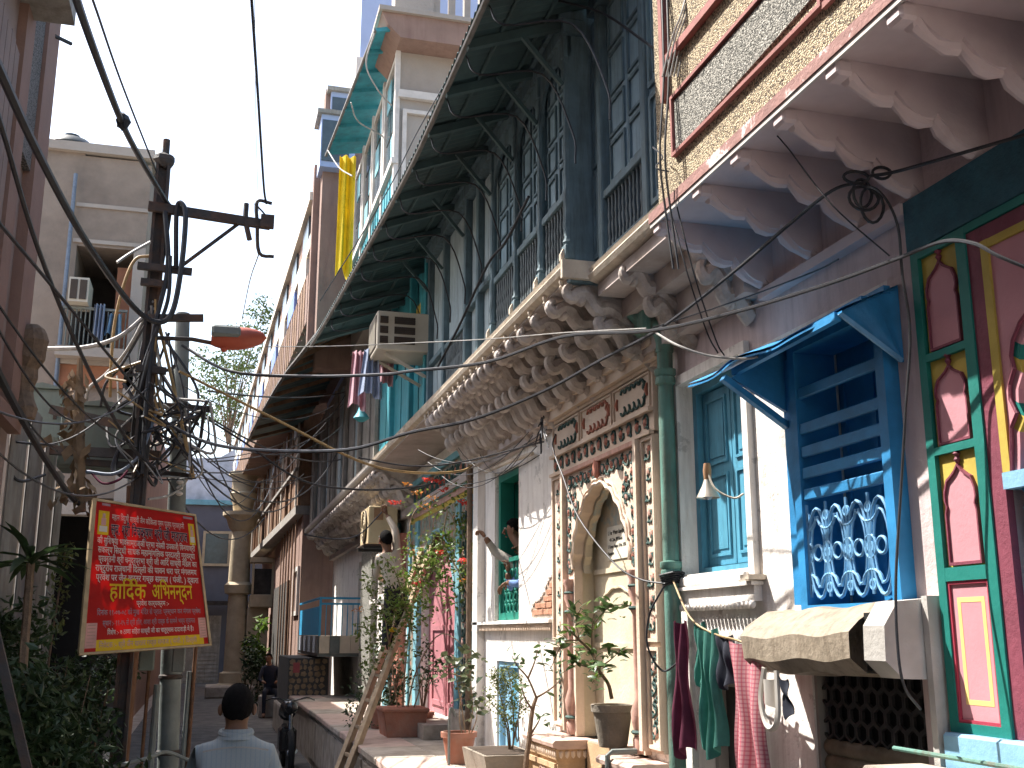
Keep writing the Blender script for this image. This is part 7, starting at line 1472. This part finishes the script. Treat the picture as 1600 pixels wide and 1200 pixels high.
for b_ in tw_:
    p = branch(tt, b_, .009, .003)
    for k in range(9): put('leaf', l4, tt, p[random.randrange(len(p) // 2, len(p))] + Vector((random.gauss(0, .03), random.gauss(0, .04), random.gauss(0, .03))), rand_rot(), random.uniform(.7, 1.2))
# bougainvillea over the ladder
bg_ = thing('bougainvillea', 'thin sprawling bougainvillea with red flowers in front of the ladder man', 'bougainvillea', (2.3, 12.3, .8))
def T5(px, py, Y=12.0): return at(px, py, Y)
mains = [[T5(628, 1135, 12.6), T5(632, 1060, 12.5), T5(640, 980, 12.3), T5(655, 900, 12), T5(690, 850, 11.7), T5(735, 830, 11.4)], [T5(632, 1135, 12.6), T5(650, 1050, 12.3), T5(690, 990, 11.8), T5(740, 1030, 11.2), T5(745, 1080, 11)], [T5(625, 1135, 12.6), T5(612, 1040, 12.5), T5(600, 960, 12.4), T5(585, 930, 12.3)], [T5(640, 980, 12.3), T5(620, 900, 12.2), T5(600, 870, 12.1)], [T5(655, 900, 12), T5(640, 830, 12), T5(655, 790, 12), T5(700, 760, 11.8), T5(745, 730, 11.4)], [T5(690, 850, 11.7), T5(720, 900, 11.4), T5(740, 960, 11.2), T5(755, 1010, 11)], [T5(690, 850, 11.7), T5(700, 800, 11.6), T5(715, 830, 11.5)], [T5(655, 900), T5(690, 920, 11.7), T5(720, 950, 11.4)], [T5(638, 1130, 12.5), T5(655, 1080, 12.3), T5(668, 1030, 12.1)]]
mlist = []
for b_ in mains: mlist.append(branch(bg_, b_, .010, .003, 'twig_pale'))
m = MB()
for px, py, Y, r_, n_ in ((700, 870, 11.7, .24, 90), (660, 900, 12, .28, 120), (630, 925, 12.2, .24, 90), (690, 845, 11.7, .18, 60), (725, 815, 11.5, .14, 36), (605, 885, 12.1, .16, 34), (600, 965, 12.3, .24, 90), (625, 960, 12.2, .2, 70), (590, 920, 12.3, .18, 40), (575, 985, 12.4, .18, 50), (640, 1000, 12.2, .2, 60), (735, 900, 11.3, .18, 40), (650, 850, 12, .18, 40), (585, 1020, 12.3, .2, 60), (710, 935, 11.5, .18, 40), (680, 885, 11.8, .22, 60), (655, 955, 12, .2, 60), (700, 800, 11.6, .2, 30), (660, 790, 11.9, .22, 26), (720, 760, 11.4, .2, 22), (745, 850, 11.2, .15, 24), (575, 900, 12.3, .12, 18)): leaf_cloud(m, T5(px, py, Y), r_, int(n_ * 1.5), .058, .040, .2)
tag(m.build('foliage', 'leaf_boug', bg_), kind='stuff')
m = MB()
for px, py, Y, r_, n_ in ((690, 855, 11.6, .22, 90), (740, 885, 11.3, .14, 40), (665, 920, 11.9, .24, 80), (727, 830, 11.5, .12, 26), (620, 950, 12.1, .22, 60), (650, 880, 11.9, .2, 50), (705, 900, 11.5, .2, 50)): leaf_cloud(m, T5(px, py, Y), r_, n_, .06, .036, .2)
tag(m.build('sun_tinted_foliage', 'leaf_fresh_sunlit', bg_), kind='stuff')  # brighter leaf colour puts the sunlight into these leaves
def blossom(px, py, Y, n_, mt, sz=.05):
    m = MB(); leaf_cloud(m, T5(px, py, Y), (sz * 1.3, sz, sz * .55), n_, .032, .026, .0); m.build('blossom', mt, bg_)
for px, py, Y in ((617, 784, 12), (668, 748, 11.7), (683, 752, 11.6), (694, 763, 11.5), (722, 784, 11.3), (733, 785, 11.2), (686, 863, 11.5), (725, 875, 11.2), (653, 910, 12)): blossom(px, py, Y, 34, 'petal_red')
for px, py, Y in ((635, 757, 12), (650, 770, 11.9), (663, 790, 11.8), (675, 776, 11.7), (562, 952, 12.3), (730, 905, 11.2), (645, 862, 12)): blossom(px, py, Y, 20, 'petal_orange', .06)
def clump(name, label, cx, cy, z, rad, n_, mt, l=.07, w_=.035, stems=5, group=None, pot_=None, h=.5):
    t_ = thing(name, label, 'shrub' if not pot_ else 'potted plant', (cx, cy, z), group)
    if pot_: pot(t_, (cx, cy, z), pot_[0], pot_[1], pot_[2]); z += pot_[1] * .85
    for k in range(stems):
        a_ = random.uniform(0, 6.28); q = Vector((cx + math.cos(a_) * rad[0] * .6, cy + math.sin(a_) * rad[1] * .6, z + h + rad[2] * random.uniform(-.3, .6))); branch(t_, [(cx, cy, z), (Vector((cx, cy, z)).lerp(q, .5) + Vector((0, 0, .06))), q], .010, .003, name='stem')
    m = MB(); nb = 7
    for k in range(nb):
        v = Vector((random.gauss(0, .45) * rad[0], random.gauss(0, .45) * rad[1], random.gauss(0, .42) * rad[2])); leaf_cloud(m, Vector((cx, cy, z + h)) + v, Vector(rad) * .55, n_ // nb, l, w_, .15)
    tag(m.build('foliage', mt, t_), kind='stuff'); return t_
for k, (px, Y, lab) in enumerate(((592, 13.5, 'left terracotta pot shrub under the ladder man'), (612, 13.0, 'middle terracotta pot shrub behind the ladder'), (660, 12.9, 'dark leafy shrub growing at the pink door jamb'))):
    q = at(px, 1130, Y); clump('potted_shrub', lab, min(q.x, 2.5), Y, .801, (.16, .2, .3), 260, 'leaf_dark', .06, .03, 6, 'pots on the terrace', (.13, .22, 'terracotta'), .45)
m = MB(); q = at(628, 1135, 12.5); tpp = thing('terracotta_trough', 'large terracotta box pot at the foot of the bougainvillea', 'pot', (q.x, 12.5, .8)); m.prism([(q.x - .2, .801), (q.x + .2, .801), (q.x + .24, 1.06), (q.x - .24, 1.06)], 12.25, 12.8, 'y'); m.build('box', 'terracotta', tpp); m = MB(); m.box(q.x - .26, q.x + .26, 12.23, 12.82, 1.061, 1.10, .01); m.build('rim', 'terracotta', tpp)
clump('climbing_shrub', 'dark climbing foliage hanging left of the ladder', at(585, 1050, 13.6).x, 13.6, .8, (.3, .3, .75), 900, 'leaf_dark', .07, .035, 7, None, None, .55)
clump('far_plant', 'sunlit bright green plant beside the stone pillar', 1.55, 33, .0, (.35, .4, .55), 420, 'leaf_fresh_sunlit', .22, .10, 6, None, None, 1.55); clump('far_plant', 'dark green shrub below the sunlit plant at the pillar', 1.15, 30, 0, (.35, .5, .6), 500, 'leaf_dark', .16, .07, 6, None, None, .9)
# dark garden on the left
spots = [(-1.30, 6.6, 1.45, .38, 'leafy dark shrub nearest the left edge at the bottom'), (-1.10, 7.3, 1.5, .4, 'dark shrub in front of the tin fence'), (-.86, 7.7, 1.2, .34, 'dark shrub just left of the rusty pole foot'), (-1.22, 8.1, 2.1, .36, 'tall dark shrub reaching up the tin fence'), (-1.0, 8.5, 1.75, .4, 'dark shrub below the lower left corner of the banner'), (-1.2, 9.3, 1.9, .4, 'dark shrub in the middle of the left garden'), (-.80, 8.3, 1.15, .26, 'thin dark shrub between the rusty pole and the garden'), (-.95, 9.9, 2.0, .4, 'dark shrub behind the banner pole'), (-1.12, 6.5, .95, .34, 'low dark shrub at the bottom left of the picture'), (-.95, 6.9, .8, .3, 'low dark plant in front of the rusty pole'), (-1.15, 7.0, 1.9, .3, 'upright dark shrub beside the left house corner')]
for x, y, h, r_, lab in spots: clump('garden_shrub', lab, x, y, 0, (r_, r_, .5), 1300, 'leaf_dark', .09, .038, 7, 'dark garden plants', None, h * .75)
q0 = at(48, 880, 7.6); yc = thing('spiky_palm', 'dark spiky palm-like plant above the left garden', 'palm', (q0.x, 7.6, 0))
branch(yc, [(q0.x, 7.6, 0), (q0.x + .02, 7.6, q0.z * .5), (q0.x, 7.6, q0.z)], .035, .025, name='stalk')
pl_ = leaf_mesh('frond', 'leaf_dark', .36, .07, .45, .4)
for k in range(22): put('frond', pl_, yc, q0 + Vector((0, 0, random.uniform(-.03, .05))), (0, random.uniform(-1.2, .1), k * 2.4), random.uniform(.7, 1.1))
cr = thing('garden_climber', 'thin yellowish climber beside the left edge of the banner', 'climber', (-1.02, 8.9, 0)); q = at(98, 860, 8.9); branch(cr, [(q.x, 8.9, 0), (q.x - .03, 8.9, q.z * .6), (q.x + .02, 8.9, q.z)], .012, .006, name='stem'); m = MB()
for k in range(7): leaf_cloud(m, Vector((q.x + random.gauss(0, .04), 8.9, q.z - .1 * k)), (.07, .07, .08), 26, .05, .03, .2)
tag(m.build('foliage', 'leaf_light', cr), kind='stuff')
# tree over the far roofs
ft = thing('far_tree', 'feathery pale green tree rising beyond the end of the alley', 'tree', (.5, 58, 0))
branch(ft, [(.6, 58, 0), (.4, 58, 6), (.7, 58, 11), (.5, 58, 14)], .10, .05, name='trunk')
tops = [(318, 575), (335, 600), (350, 560), (372, 520), (395, 490), (415, 480), (405, 540), (380, 570), (360, 620), (345, 640), (385, 640), (370, 660), (330, 640), (410, 600), (395, 520), (355, 590), (375, 600), (400, 570)]
m = MB()
for px, py in tops:
    c = at(px + random.uniform(-8, 8), py + random.uniform(-8, 8), 58 + random.uniform(-2, 2)); branch(ft, [(.55, 58, 11.5), Vector((.55, 58, 12)).lerp(c, .5) + Vector((0, 0, .4)), c], .04, .015, name='limb'); leaf_cloud(m, c, (.85, 1.0, .75), 110, .26, .13, .1)
    for q in range(3): leaf_cloud(m, c + Vector((random.gauss(0, .7), random.gauss(0, .7), random.gauss(0, .6))), (.35, .4, .3), 30, .22, .11, .1)
tag(m.build('crown', 'leaf_far', ft), kind='stuff')

m = MB(); m.bar(at(-8, 985, 5.0), at(46, 1215, 5.0), .03, .035); tag(m.build('leaning_bar', 'pole_steel'), 'dark bar leaning across the bottom left corner', 'bar')
